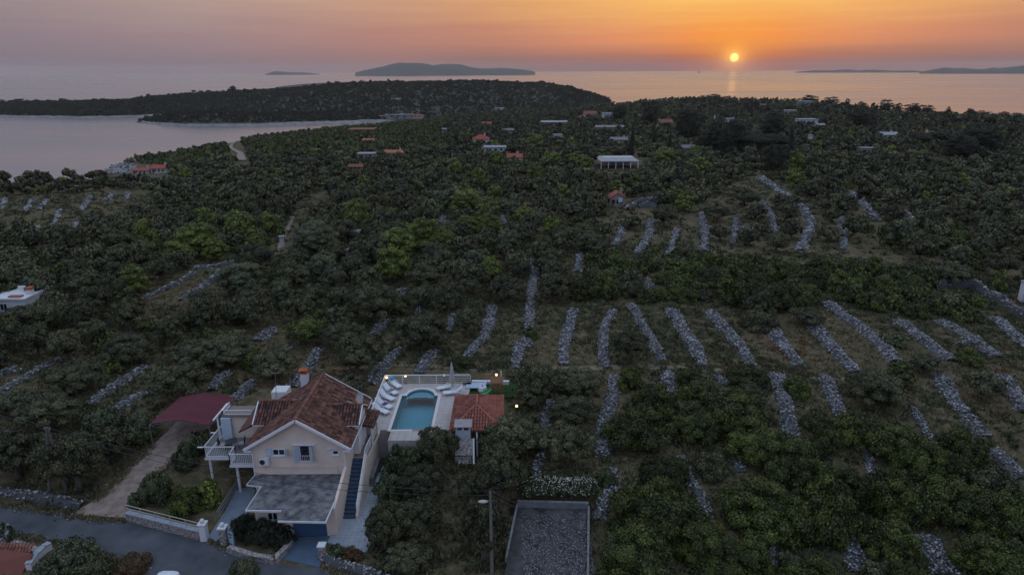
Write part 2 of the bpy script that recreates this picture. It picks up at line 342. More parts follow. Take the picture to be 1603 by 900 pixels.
# sea
def sea_mat():
    m = bpy.data.materials.new('sea water'); m.use_nodes = True; nt = m.node_tree; L = nt.links; b = nt.nodes['Principled BSDF']
    b.inputs['Base Color'].default_value = (.17, .16, .18, 1); b.inputs['Roughness'].default_value = .14; b.inputs['IOR'].default_value = 1.333; b.inputs['Specular IOR Level'].default_value = .5
    g = nt.nodes.new('ShaderNodeNewGeometry')
    n = nt.nodes.new('ShaderNodeTexNoise'); n.inputs['Scale'].default_value = .035; n.inputs['Detail'].default_value = 6; L.new(g.outputs['Position'], n.inputs[0])
    mp = nt.nodes.new('ShaderNodeMapping'); mp.inputs['Scale'].default_value = (.25, 1, 1); L.new(g.outputs['Position'], mp.inputs[0])
    n3 = nt.nodes.new('ShaderNodeTexNoise'); n3.inputs['Scale'].default_value = .006; n3.inputs['Detail'].default_value = 3; L.new(mp.outputs[0], n3.inputs[0])
    mr = nt.nodes.new('ShaderNodeMapRange'); L.new(n3.outputs['Fac'], mr.inputs[0]); mr.inputs[1].default_value = .35; mr.inputs[2].default_value = .65; mr.inputs[3].default_value = .20; mr.inputs[4].default_value = .30
    L.new(mr.outputs[0], b.inputs['Roughness'])
    n2 = nt.nodes.new('ShaderNodeTexNoise'); n2.inputs['Scale'].default_value = .35; n2.inputs['Detail'].default_value = 3; L.new(g.outputs['Position'], n2.inputs[0])
    ad = nt.nodes.new('ShaderNodeMath'); ad.operation = 'MULTIPLY_ADD'; L.new(n2.outputs['Fac'], ad.inputs[0]); ad.inputs[1].default_value = .2; L.new(n.outputs['Fac'], ad.inputs[2])
    bp = nt.nodes.new('ShaderNodeBump'); bp.inputs['Strength'].default_value = .3; bp.inputs['Distance'].default_value = 1.0; L.new(ad.outputs[0], bp.inputs['Height']); L.new(bp.outputs[0], b.inputs['Normal'])
    return m
SEAM = sea_mat()
V, Fq = polar_grid(np.linspace(0, 2 * math.pi, 121), np.array([1.0, 300, 900, 2500, 6000, 10000, 14500]), lambda x, y: 0 * x + SEA)
o = link('sea', np_mesh('sea', V, [Fq]), SEAM); tag(o, kind='structure')

# far land in polar strips: columns (px, shore distance, crest distance, crest z, back distance)
ISLE = mat('distant hills', (.05, .06, .05), (.09, .09, .08), scale=.004, attr='world', rough=1)
SCRUB = mat('scrub covered hill', (.028, .034, .022), (.055, .058, .042), scale=.03, attr='world', rough=1, bump=.6, bscale=.3, dist=1.5)
ROCK = mat('pale shore rock', (.27, .26, .25), (.10, .10, .10), scale=.15, attr='world', rough=1)
def azpx(px): d = ray(px, 200); return math.atan2(d[0], d[1])
def zat(px, py, dist):
    d = ray(px, py); return H + dist * d[2] / math.hypot(d[0], d[1])
def shore_d(px, py): p = W(px, py, SEA); return math.hypot(p[0], p[1])
def ridge_land(name, cols, nd=26, mats=None, rock=False, sub=220, rough=0.0):
    px = np.array([c[0] for c in cols], float); s = np.linspace(px[0], px[-1], sub)
    ds, dc, zc, db = [np.interp(s, px, [c[k] for c in cols]) for k in (1, 2, 3, 4)]
    A = np.array([azpx(p) for p in s]); V = []; 
    t = np.linspace(-.06, 1.06, nd)
    for i in range(len(s)):
        for tt in t:
            if tt < .55: d = ds[i] + (dc[i] - ds[i]) * (tt / .55); h = tt / .55
            else: d = dc[i] + (db[i] - dc[i]) * (tt - .55) / .45; h = 1 - (tt - .55) / .45
            hh = math.sin(np.clip(h, 0, 1) * math.pi / 2) ** .85 if h > 0 else h * .6
            z = SEA - .2 + (zc[i] - SEA) * hh
            z += rough * float(vnoise(d * math.sin(A[i]), d * math.cos(A[i]), 45, 3)) * max(0, math.sin(max(min(h, 1), 0) * math.pi / 2))
            V.append((d * math.sin(A[i]), d * math.cos(A[i]), z))
    V = np.array(V); n = nd; i, j = np.meshgrid(np.arange(len(s) - 1), np.arange(nd - 1), indexing='ij'); a = (i * n + j).ravel()
    F = np.stack([a, a + n, a + n + 1, a + 1], -1)
    o = link(name, np_mesh(name, V, [F], smooth=True), mats); tag(o, kind='structure'); return V.reshape(len(s), nd, 3), s
penc = [(-260, 178, 163), (-100, 178, 162), (0, 180, 163), (60, 183.5, 160), (130, 184.5, 158), (200, 183, 155), (265, 181, 150), (300, 183, 148), (375, 186, 144), (430, 188, 139),
        (520, 190, 130.5), (640, 190, 127), (750, 189, 126), (850, 181, 128.5), (890, 172, 134), (925, 166, 147), (962, 161, 159.5)]
cols = []
for px, ps, pc in penc:
    d0 = shore_d(px, ps); dc = d0 + (90 if px < 250 else 90 + min((px - 250) / 200, 1) * 260); dc = min(dc, 1370)
    if px > 880: d0 = shore_d(px, ps); dc = d0 + 60
    cols.append((px, d0, dc, zat(px, pc + 2.5, dc), dc + (120 if px < 300 else 260)))
PEN, PENS = ridge_land('peninsula_terrain', cols, 30, SCRUB, sub=320, rough=2.5)
cols = [(215, shore_d(215, 192), shore_d(215, 192) + 6, SEA + .5, shore_d(215, 192) + 12)]
for px, ps, h in [(240, 194.5, 3), (270, 196.5, 9), (300, 197, 13), (340, 197, 14), (400, 196.5, 10), (450, 195, 9), (520, 192.5, 8), (600, 190, 8), (680, 186, 8)]:
    d0 = shore_d(px, ps); cols.append((px, d0, d0 + 55, SEA + h, d0 + 130))
POINT, POINTS = ridge_land('headland_terrain', cols, 18, SCRUB, sub=160, rough=1.0)
# low rocky shore bands along the waterline
def shore(name, pts, w=9, hh=1.6):
    V = []; F = []; n = 0
    P_ = []
    for (a, b) in zip(pts[:-1], pts[1:]):
        for k in range(14): t = k / 14; P_.append((a[0] + (b[0] - a[0]) * t, a[1] + (b[1] - a[1]) * t, a[2] + (b[2] - a[2]) * t))
    P_.append(pts[-1])
    for k, (px, py, wd) in enumerate(P_):
        d = shore_d(px, py); a = azpx(px); j = rnd.uniform(.75, 1.25)
        for dd, z in ((-2 - wd * .1, -1.2), (0, .4 * j), (wd * .3, 1.3 * j), (wd * j, 2.2 * j), (wd * 1.2 * j, .2)):
            q = d + dd + rnd.uniform(-1, 1); V.append((q * math.sin(a), q * math.cos(a), SEA + z))
    m = len(P_); i, j = np.meshgrid(np.arange(m - 1), np.arange(4), indexing='ij'); a = (i * 5 + j).ravel()
    o = link(name, np_mesh(name, V, [np.stack([a, a + 5, a + 6, a + 1], -1)]), ROCK); tag(o, kind='structure')
shore('shore_rocks', [(-60, 181.5, 9), (0, 182.5, 9), (33, 184, 9), (130, 185, 14), (200, 183.5, 14), (268, 181.5, 10)])
shore('shore_rocks', [(222, 192.5, 7), (240, 195, 12), (270, 197, 14), (330, 197.8, 14), (400, 197, 16), (480, 195, 16), (560, 192.5, 18), (640, 189.5, 22), (690, 186.5, 24)])
# far spit behind the peninsula and the islands on the horizon
def isle(name, pts, dist, depth, mt=ISLE, sub=140):
    return ridge_land(name, [(px, dist, dist + depth * .5, max(zat(px, py, dist + depth * .5), SEA + .2), dist + depth) for px, py in pts], 9, mt, sub=sub)
isle('spit_terrain', [(436, 137), (455, 134), (485, 131), (520, 129), (600, 128), (700, 128.5)], 1900, 250)
isle('island', [(424, 116.5), (432, 114), (438, 111.8), (447, 112.2), (460, 113.2), (480, 113.6), (492, 114.3), (508, 116.5)], 9500, 500)
isle('island', [(562, 114), (575, 110.5), (592, 107), (604, 104.5), (615, 101.5), (630, 98.3), (645, 98.8), (660, 98.8), (672, 100.2), (682, 102.5), (692, 101), (704, 100.4), (720, 100.8), (728, 102), (738, 105.2), (750, 107.3), (765, 107.6), (780, 106.8), (795, 107), (810, 108.3), (825, 110), (837, 113)], 7000, 900, sub=260)
isle('island', [(1235, 113), (1262, 110.6), (1290, 110.6), (1305, 109.6), (1316, 109.2), (1330, 110.8), (1345, 109.8), (1365, 110), (1385, 111), (1412, 110.5), (1440, 112.5)], 9000, 500)
isle('island', [(1425, 113), (1445, 109), (1462, 105.8), (1475, 107.2), (1490, 106.8), (1503, 108), (1520, 108.6), (1535, 106), (1545, 107.2), (1570, 104.3), (1590, 102), (1603, 100.8), (1650, 97), (1750, 92), (1900, 100), (2000, 112)], 7500, 800, sub=200)

# ------------------------------------------------------------------ roads, drive and paths
ASPH = mat('old asphalt', (.045, .050, .062), (.095, .100, .115), scale=.45, rough=.95, bump=.3, bscale=30, attr='world', contrast=1.1)
def ribbon(name, left, right, m, dz=.03, n=8, kind='structure', nx=6):
    """surface strip between two photographed edges (pixels), draped on the ground"""
    V = []; rows = 0
    for (a, b), (c, d) in zip(zip(left[:-1], left[1:]), zip(right[:-1], right[1:])):
        for k in range(n + (1 if a is left[-2] else 0)):
            t = k / n; l = (a[0] + (b[0] - a[0]) * t, a[1] + (b[1] - a[1]) * t); r = (c[0] + (d[0] - c[0]) * t, c[1] + (d[1] - c[1]) * t)
            pl = G(*l); pr = G(*r); rows += 1
            for q in range(nx + 1):
                s = q / nx; p = pl + (pr - pl) * s; V.append((p[0], p[1], float(zg(p[0], p[1])) + dz))
    w = nx + 1; i, j = np.meshgrid(np.arange(rows - 1), np.arange(nx), indexing='ij'); a = (i * w + j).ravel()
    o = link(name, np_mesh(name, V, [np.stack([a, a + 1, a + 1 + w, a + w], -1)], smooth=True), m); tag(o, kind=kind); return o
ribbon('road', [(-500, 760), (-200, 778), (0, 788), (130, 808), (200, 815), (322, 846), (360, 862), (440, 884), (505, 890), (600, 925), (760, 1000)],
       [(-500, 790), (-200, 812), (8, 834), (90, 850), (160, 868), (225, 893), (260, 925), (310, 960), (380, 990), (470, 1060), (640, 1200)], ASPH, dz=.03)
ribbon('gravel_drive', [(110, 806), (150, 782), (185, 750), (212, 722), (240, 696), (262, 676), (290, 645), (318, 622)],
       [(215, 812), (203, 792), (232, 758), (262, 730), (290, 706), (312, 686), (326, 668), (358, 640)], SAND, dz=.045)
ribbon('dirt_track', [(455, 338), (446, 362), (434, 388), (430, 398)], [(462, 338), (452, 362), (441, 388), (437, 398)], SAND, n=4, nx=2)
ribbon('dirt_track', [(371, 219), (361, 226), (358, 232), (372, 241), (370, 252)], [(375, 219), (365, 226), (364, 232), (381, 240), (386, 252)], SAND, n=4, nx=2, dz=.4)
ribbon('dirt_track', [(520, 575), (640, 568), (760, 578), (920, 573), (1000, 570), (1100, 575), (1200, 583), (1330, 590)], [(520, 580), (640, 573), (760, 582), (920, 580), (1000, 577), (1100, 582), (1200, 589), (1330, 596)],
       mat('dry grass path', (.19, .165, .115), (.12, .10, .07), scale=1.5, attr='world', rough=1), n=4, nx=2)
# ------------------------------------------------------------------ dry stone banks
_ico = bpy.data.meshes.new('tmp')
import bmesh
bm = bmesh.new(); bmesh.ops.create_icosphere(bm, subdivisions=1, radius=1); ICOV = np.array([v.co[:] for v in bm.verts]); ICOF = np.array([[v.index for v in f.verts] for f in bm.faces]); bm.free()
bm = bmesh.new(); bmesh.ops.create_icosphere(bm, subdivisions=2, radius=1); ICO2V = np.array([v.co[:] for v in bm.verts]); ICO2F = np.array([[v.index for v in f.verts] for f in bm.faces]); bm.free()
bpy.data.meshes.remove(_ico)
CUBEV = np.array([(x, y, z) for z in (-1, 1) for y in (-1, 1) for x in (-1, 1)], float) * .8
CUBEF = np.array([(0, 2, 3, 1), (4, 5, 7, 6), (0, 1, 5, 4), (1, 3, 7, 5), (3, 2, 6, 7), (2, 0, 4, 6)])
def rocks(P_, S_):
    """jittered boulders at points P_ with sizes S_ -> verts, faces, tint"""
    n = len(P_); V = CUBEV[None] * (1 + rng.uniform(-.32, .32, (n, 8, 3))); V = V * (S_[:, None, None] * rng.uniform(.6, 1.25, (n, 1, 3)) * np.array([1.15, 1, .75]))
    a = rng.uniform(0, 6.28, n); ca, sa = np.cos(a)[:, None], np.sin(a)[:, None]; X = V[..., 0] * ca - V[..., 1] * sa; Y = V[..., 0] * sa + V[..., 1] * ca
    t = rng.uniform(-.5, .5, n)[:, None]; Z = V[..., 2] + X * np.sin(t)
    V = np.stack([X, Y, Z], -1) + P_[:, None]
    F = CUBEF[None] + (np.arange(n) * 8)[:, None, None]
    return V.reshape(-1, 3), F.reshape(-1, 4), np.repeat(np.clip(rng.normal(.42, .33, n), 0, 1), 6)
WALLPX = []     # sampled picture positions of the visible banks, used to keep trees off them
def bank(pts, wpx, label, group=None, h=.5, name='dry_stone_wall', cat='stone wall', wide=.88, mound=True):
    W_ = [G(px, py) for px, py in pts]
    P_ = [(Vector(p[:2])) for p in W_]
    for (a, b) in zip(pts[:-1], pts[1:]):
        n = max(2, int(math.hypot(b[0] - a[0], b[1] - a[1]) / 8))
        for k in range(n + 1): WALLPX.append((a[0] + (b[0] - a[0]) * k / n, a[1] + (b[1] - a[1]) * k / n, wpx, float(np.hypot(*W_[0][:2]))))
    # resample
    Q = []; 
    for a, b in zip(P_[:-1], P_[1:]):
        L_ = (b - a).length; n = max(1, int(L_ / .8))
        for k in range(n): Q.append(a + (b - a) * (k / n))
    Q.append(P_[-1]); 
    if len(Q) > 6:
        Q = [Q[0]] + [(Q[i - 1] + Q[i] + Q[i + 1]) / 3 for i in range(1, len(Q) - 1)] + [Q[-1]]
    wid = []; Vb = []
    prof = [(-1.15, -.25), (-.85, .45), (-.45, .85), (0, .95), (.45, .85), (.85, .45), (1.15, -.25)]
    PP = []; SS = []
    dist = Q[len(Q) // 2].length; st = .125 if dist < 70 else (.15 if dist < 110 else (.21 if dist < 170 else .4))
    tot = 0; ph = rnd.uniform(0, 9)
    for i, q in enumerate(Q):
        d = (Q[min(i + 1, len(Q) - 1)] - Q[max(i - 1, 0)]).normalized(); nrm = Vector((d.y, -d.x))
        depth = float(np.dot([q.x, q.y, 2 - H], _f)); w = wpx / FPX * depth / 2 * (1 + .10 * math.sin(i * .4 + ph)) * wide
        ends = min(1, (min(i, len(Q) - 1 - i) + .6) / 2.0); hh = h * (.85 + .2 * math.sin(i * .8 + ph)) * (.5 + .5 * ends)
        for (s, z) in prof:
            x = q.x + nrm.x * s * w; y = q.y + nrm.y * s * w; Vb.append((x, y, float(zg(x, y)) + z * hh * (1 + rnd.uniform(-.15, .15)) - .05))
        wid.append((q, nrm, d, w, hh))
    for i in range(len(Q) - 1):
        q, nrm, d, w, hh = wid[i]; L_ = (Q[i + 1] - q).length; nn = int(L_ * w * 2.5 / (st * st * 2.6)) + 1
        for k in range(nn):
            s = rnd.uniform(-1.12, 1.12) + rnd.gauss(0, .05); u = rnd.uniform(0, L_); x = q.x + nrm.x * s * w + d.x * u; y = q.y + nrm.y * s * w + d.y * u
            z = np.interp(abs(s), [0, .45, .85, 1.15], [.95, .85, .45, -.1]) * hh
            PP.append((x, y, float(zg(x, y)) + z + rnd.uniform(-.05, .06))); SS.append(st * rnd.choice((.55, .7, .8, .9, 1.15)) * .75)
    V2, F2, T2 = rocks(np.array(PP), np.array(SS))
    Vb = np.array(Vb); k = len(prof); i, j = np.meshgrid(np.arange(len(Q) - 1), np.arange(k - 1), indexing='ij'); a = (i * k + j).ravel()
    Fb = np.stack([a, a + 1, a + 1 + k, a + k], -1)
    V = np.concatenate([Vb, V2]); c = np.array([Q[0].x, Q[0].y, float(zg(Q[0].x, Q[0].y))])
    me = np_mesh(name, V - c, [Fb, F2 + len(Vb)], [np.full(len(Fb), .05), T2]); o = link(name, me, STONE); o.location = c
    tag(o, label, cat, group, 'thing'); return o
ordn = ['first', 'second', 'third', 'fourth', 'fifth', 'sixth', 'seventh', 'eighth', 'ninth', 'tenth', 'eleventh', 'twelfth']
def banks(region, lst, group, **k):
    lst = sorted(lst, key=lambda a: a[0][0][0])
    for i, (pts, w) in enumerate(lst):
        bank(pts, w, ('%s rubble bank from the left %s' % (ordn[i], region)), group, **k)
# open slope right of the pool, upper row
banks('on the open slope above the grass path', [
    ([(960, 487), (948, 506), (945, 525), (943, 560), (950, 578)], 17), ([(988, 478), (1003, 505), (1017, 528), (1030, 552), (1037, 566)], 18),
    ([(1051, 485), (1069, 517), (1090, 547), (1100, 575)], 25), ([(1110, 487), (1136, 517), (1156, 539), (1175, 573)], 24),
    ([(1207, 512), (1219, 533), (1238, 557), (1253, 575)], 24), ([(1270, 506), (1297, 539), (1322, 566), (1342, 584)], 27),
    ([(1294, 474), (1316, 492), (1344, 511), (1367, 528), (1387, 548), (1403, 567)], 26), ([(1407, 503), (1436, 525), (1464, 547), (1490, 566)], 27),
    ([(1471, 503), (1494, 515), (1519, 531), (1544, 547), (1562, 560)], 26), ([(1558, 498), (1580, 519), (1603, 538), (1640, 566)], 26)], 'rubble banks above the grass path')
banks('on the slope below the grass path', [
    ([(960, 590), (963, 606), (955, 636), (946, 661), (942, 690), (944, 719)], 24), ([(1046, 584), (1044, 617), (1041, 652)], 22),
    ([(1216, 587), (1223, 612), (1232, 644), (1238, 684)], 30), ([(1292, 590), (1302, 620), (1316, 650), (1329, 668)], 23),
    ([(1472, 590), (1486, 617), (1505, 644), (1528, 669), (1542, 684)], 29), ([(1428, 640), (1444, 667), (1460, 696)], 15),
    ([(1570, 590), (1589, 620), (1606, 648)], 30), ([(1556, 704), (1580, 730), (1598, 750)], 26), ([(1122, 589), (1141, 604)], 16)], 'rubble banks below the grass path')
banks('in gaps of the macchia at lower right', [
    ([(955, 735), (958, 775), (940, 794), (933, 817)], 30), ([(1066, 715), (1075, 744), (1088, 765), (1104, 785), (1106, 812)], 16), ([(1144, 690), (1154, 717), (1160, 740)], 17),
    ([(1205, 856), (1214, 892)], 16), ([(1341, 697), (1358, 714), (1364, 744)], 15), ([(1320, 822), (1325, 844), (1336, 866), (1342, 897)], 34),
    ([(1444, 839), (1453, 861), (1468, 882), (1480, 900)], 48)], 'rubble banks among the macchia')
banks('behind the pool', [
    ([(657, 585), (666, 566), (682, 550)], 22), ([(698, 520), (712, 494)], 18), ([(726, 572), (738, 548), (756, 532), (765, 510), (771, 480)], 20),
    ([(807, 578), (812, 548), (815, 536)], 20), ([(822, 545), (829, 510), (829, 484), (832, 457), (838, 429), (834, 402)], 17),
    ([(882, 572), (883, 546), (890, 512), (898, 486)], 20)], 'rubble banks behind the pool')
banks('behind the villa roof', [
    ([(332, 612), (342, 598), (358, 584)], 20), ([(366, 628), (381, 612), (398, 598)], 24), ([(404, 535), (415, 524), (426, 515)], 22), ([(444, 547), (459, 543)], 18), ([(457, 607), (474, 588), (491, 565), (499, 548)], 24),
    ([(578, 603), (593, 582), (608, 565), (627, 548)], 22), ([(586, 524), (595, 512), (606, 502)], 20), ([(618, 466), (634, 452)], 18), ([(378, 524), (384, 518)], 12)], 'rubble banks behind the villa')
banks('in the grove left of the carport', [
    ([(-30, 632), (0, 613), (17, 605), (56, 583), (94, 564)], 15), ([(-30, 600), (0, 588), (28, 577)], 14), ([(139, 634), (167, 614), (194, 597), (228, 575)], 20), ([(180, 642), (200, 630), (226, 616)], 22),
    ([(-10, 692), (14, 676)], 18)], 'rubble banks left of the carport')
bank([(-40, 766), (0, 770), (29, 776), (61, 783), (98, 788), (128, 793)], 16, 'tumbled grey stone wall along the road edge at lower left', h=.8)
bank([(848, 690), (853, 668), (858, 648), (862, 628)], 20, 'narrow pale rubble path strip between olives right of the red pool house roof', h=.35)
bank([(838, 750), (846, 715), (850, 695)], 16, 'faint rubble strip above the white flowering hedge', h=.3)
banks('in the sunken plots under the stone hut', [
    ([(962, 385), (972, 364), (978, 345)], 13), ([(996, 398), (1007, 384), (1017, 366), (1018, 346)], 14), ([(1045, 401), (1055, 378), (1059, 360)], 11), ([(1103, 393), (1103, 362), (1099, 334)], 13),
    ([(1147, 384), (1150, 362), (1151, 344)], 10), ([(1110, 357), (1160, 359), (1222, 362)], 7), ([(1253, 392), (1267, 362), (1270, 343), (1250, 322), (1219, 298), (1191, 278)], 16),
    ([(1215, 366), (1208, 340), (1195, 319), (1171, 300)], 11), ([(1320, 391), (1320, 362), (1315, 341)], 12), ([(1374, 347), (1357, 326), (1333, 303)], 13), ([(1429, 347), (1415, 331)], 12)], 'rubble banks round the terrace plots', h=.6)
banks('in a gap of the middle grove', [([(904, 426), (907, 398)], 12), ([(1014, 438), (1020, 452)], 12), ([(689, 350), (694, 340)], 12), ([(790, 352), (785, 338)], 8), ([(655, 492), (656, 484)], 10)], 'short rubble banks in the middle grove', h=.5)
banks('in the far left clearing', [
    ([(0, 330), (10, 312)], 8), ([(40, 333), (52, 313)], 7), ([(62, 329), (74, 314)], 8), ([(84, 353), (93, 329)], 7), ([(128, 331), (142, 308)], 9), ([(120, 360), (117, 346)], 9), ([(166, 315), (178, 304)], 7), ([(198, 314), (200, 302)], 8)], 'rubble banks in the far left clearing', h=.5)
banks('round the brown plot left of centre', [([(222, 471), (245, 459), (269, 450), (303, 430)], 9), ([(282, 471), (297, 463), (312, 455), (330, 440), (348, 425)], 12), ([(300, 422), (330, 419), (368, 413)], 9)], 'rubble banks round the brown plot', h=.7)
bank([(1462, 452), (1490, 449), (1522, 451), (1546, 464), (1574, 481), (1603, 500), (1640, 520)], 11, 'tall curved dry stone wall at the right edge beside the dirt yard', h=1.5)
bank([(1502, 540), (1520, 536), (1532, 530)], 10, 'small ring of rubble beside a bank at right', h=.6)

# ------------------------------------------------------------------ foliage templates
def leaves(n, cen, rad, size, lob=None, flat=.75):
    """leaf sprigs on the surface of lobes. cen (k,3) rad (k,)"""
    k = len(cen); w = rad ** 2; idx = rng.choice(k, n, p=w / w.sum())
    d = rng.normal(size=(n, 3)); d[:, 2] = np.abs(d[:, 2]) * 1.0 - .35 * (rng.random(n) < .5); d /= np.linalg.norm(d, axis=1)[:, None]
    # push away from crown centre so that the lobes' outsides carry the leaves
    out = cen[idx] - cen.mean(0) * np.array([1, 1, .7]); out /= np.linalg.norm(out, axis=1)[:, None] + .3
    d = d + out * .75; d /= np.linalg.norm(d, axis=1)[:, None]
    p = cen[idx] + d * (rad[idx] * rng.uniform(.74, 1.2, n) * np.where(rng.random(n) < .07, 1.3, 1))[:, None] * np.array([1, 1, .92])
    nn = d + rng.normal(size=(n, 3)) * .36; nn /= np.linalg.norm(nn, axis=1)[:, None]
    a = np.cross(nn, rng.normal(size=(n, 3))); a /= np.linalg.norm(a, axis=1)[:, None]; b = np.cross(nn, a)
    s = (size * rng.uniform(.6, 1.3, n))[:, None]
    V = np.stack([p - a * s, p + b * s * .62 + nn * s * .15, p + a * s, p - b * s * .62 + nn * s * .15], 1).reshape(-1, 3)
    F = np.arange(n * 4).reshape(n, 4); lt = rng.uniform(-.28, .28, k)[idx]
    T = np.clip(rng.uniform(0, 1, n) ** 1.5 * .9 + .05 + lt * .8, 0, 1); return V, F, T
def crown(kind, nl, size, seed, nlob=16, core=True):
    global rng
    old = rng; rng = np.random.default_rng(seed)
    k = nlob
    if kind == 'olive':    # low wide dome, radius 1, height ~1.5 with a clear skirt
        th = rng.uniform(0, 6.28, k); r = np.sqrt(rng.random(k)) * .66; z = .62 + .50 * (1 - (r / .75) ** 2) * rng.uniform(.5, 1.0, k) - .25 * (rng.random(k) < .35); cen = np.stack([r * np.cos(th), r * np.sin(th), z], 1); rad = rng.uniform(.26, .42, k)
    elif kind == 'bush':   # hugs the ground
        th = rng.uniform(0, 6.28, k); r = np.sqrt(rng.random(k)) * .70; z = .18 + .52 * (1 - (r / .78) ** 2) * rng.uniform(.4, 1, k); cen = np.stack([r * np.cos(th), r * np.sin(th), z], 1); rad = rng.uniform(.24, .40, k)
    elif kind == 'round':
        th = rng.uniform(0, 6.28, k); r = np.sqrt(rng.random(k)) * .6; z = .9 + (rng.random(k) - .5) * 1.3 * np.sqrt(np.clip(1 - (r / .75) ** 2, 0, 1)); cen = np.stack([r * np.cos(th), r * np.sin(th), z], 1); rad = rng.uniform(.26, .42, k)
    elif kind == 'umbrella':
        th = rng.uniform(0, 6.28, k); r = np.sqrt(rng.random(k)) * .74; z = 1.15 + .3 * (1 - (r / .8) ** 2) * rng.uniform(.4, 1, k); cen = np.stack([r * np.cos(th), r * np.sin(th), z], 1); rad = rng.uniform(.2, .32, k)
    elif kind == 'cypress':
        z = np.linspace(.3, 5.2, k); r = .12 * rng.random(k); th = rng.uniform(0, 6.28, k); cen = np.stack([r * np.cos(th), r * np.sin(th), z], 1); rad = np.interp(z, [0, 1, 3, 5.4], [.5, .85, .75, .2])
    elif kind == 'conifer':
        z = rng.uniform(.2, 2.6, k); th = rng.uniform(0, 6.28, k); r = (1 - z / 2.9) * .62 * np.sqrt(rng.random(k)); cen = np.stack([r * np.cos(th), r * np.sin(th), z], 1); rad = rng.uniform(.22, .36, k) * (1.15 - z / 4)
    if k >= 12 and kind in ('olive', 'bush', 'round'):
        c0, ax, zlo = {'olive': (.80, (.76, .76, .52), -.45), 'bush': (.05, (.78, .78, .80), .0), 'round': (.95, (.70, .70, .85), -.8)}[kind]
        gz = zlo + (1 - zlo) * (np.arange(k) + .5) / k; ga = np.arange(k) * 2.39996 + rng.uniform(-.3, .3, k); gr = np.sqrt(np.clip(1 - gz ** 2, 0, 1)); q = rng.uniform(.62, 1.14, k)
        cen = np.stack([gr * np.cos(ga) * q * ax[0], gr * np.sin(ga) * q * ax[1], c0 + gz * q * ax[2]], 1); rad = rng.uniform(.8, 1.25, k) * (1.28 / np.sqrt(k)) * (.95 if kind == 'olive' else 1.05)
        core = (c0, ax)
    V, F, T = leaves(nl, cen, rad, size); fs = [F]; ts = [T]; Vs = [V]; n = len(V)
    if isinstance(core, tuple):
        c0, ax = core; v = ICO2V * np.array(ax) * .74 * (1 + rng.uniform(-.1, .1, (len(ICO2V), 1))) + np.array([0, 0, c0]); v[:, 2] = np.maximum(v[:, 2], .05); fs.append(ICO2F + n); Vs.append(v); n += len(v); ts.append(np.full(len(ICO2F), .1))
    elif core:
        for c, r in zip(cen, rad):
            v = ICOV * (r * .70) * (1 + rng.uniform(-.18, .18, (12, 1))) + c; fs.append(ICOF + n); Vs.append(v); n += 12; ts.append(np.full(20, .15))
    rng = old
    return np.concatenate(Vs), fs, ts
def crown_mesh(kind, nl, size, seed, m, nlob=16):
    V, F, T = crown(kind, nl, size, seed, nlob); me = np_mesh(kind + '_crown', V, F, T); me.materials.append(m); return me
def trunk_mesh(kind, seed):
    r = random.Random(seed); b = MB()
    top = {'olive': .75, 'bush': .3, 'round': .8, 'umbrella': 1.2, 'cypress': 1.2, 'conifer': 1.5}[kind]; rt = {'umbrella': .06}.get(kind, .085)
    lean = (r.uniform(-.08, .08), r.uniform(-.08, .08))
    b.tube([(0, 0, -.15), (lean[0] * .5, lean[1] * .5, top * .35), (lean[0], lean[1], top * .7)], [rt * 1.35, rt, rt * .75], 8)
    if kind != 'cypress':
        for k in range(5):
            a = k * 1.256 + r.uniform(-.4, .4); q = r.uniform(.3, .5); b.tube([(lean[0], lean[1], top * (.45 + .05 * k)), (lean[0] + q * .5 * math.cos(a), lean[1] + q * .5 * math.sin(a), top * .85), (q * math.cos(a), q * math.sin(a), top * 1.15)], [rt * .6, rt * .42, rt * .2], 6)
    n = len(b.v); me = bpy.data.meshes.new(kind + '_trunk'); me.from_pydata(b.v, [], b.f); me.materials.append(BARK); return me
TPL = {}
def template(kind, matname, lod):
    key = (kind, matname, lod)
    if key not in TPL:
        m = {'OLIVE': OLIVE, 'MACCHIA': MACCHIA, 'LIME': LIME, 'PINE': PINE, 'BUSHG': BUSHG, 'DRYF': DRYF}[matname]
        nl, sz, nlob, nv = {-1: (24000, .0255, 60, 3), 0: (14000, .034, 44, 4), 1: (5200, .054, 28, 5), 2: (1000, .118, 16, 5)}[lod]
        if matname == 'PINE' : sz *= .8
        TPL[key] = ([crown_mesh(kind, nl, sz, hash((kind, lod, q)) % 9999 if False else (len(kind) * 101 + lod * 17 + q * 7 + len(matname)), m, nlob) for q in range(nv)], [trunk_mesh(kind, q) for q in range(3)])
    return TPL[key]
TREES = []   # (x, y, radius) in world
def tree(x, y, rad, hs, kind, m, label, group, name='olive_tree', cat='olive tree', z=None):
    d = math.hypot(x, y); sc = rad * FPX / max(d, 1); lod = -1 if sc > 62 else 0 if sc > 38 else (1 if sc > 20 else 2)
    cr, tr = template(kind, m, lod); z = float(zg(x, y)) if z is None else z
    root = thing(name, label, cat, (x, y, z), rnd.uniform(0, 6.28), group)
    root.rotation_euler = (rnd.gauss(0, .05), rnd.gauss(0, .05), root.rotation_euler[2]); root.scale = (rad * rnd.uniform(.84, 1.12), rad * rnd.uniform(.84, 1.12), rad * hs * rnd.uniform(.92, 1.08))
    c = bpy.data.objects.new('crown', rnd.choice(cr)); C.objects.link(c); c.parent = root
    t = bpy.data.objects.new('trunk', rnd.choice(tr)); C.objects.link(t); t.parent = root
    TREES.append((x, y, rad)); return root
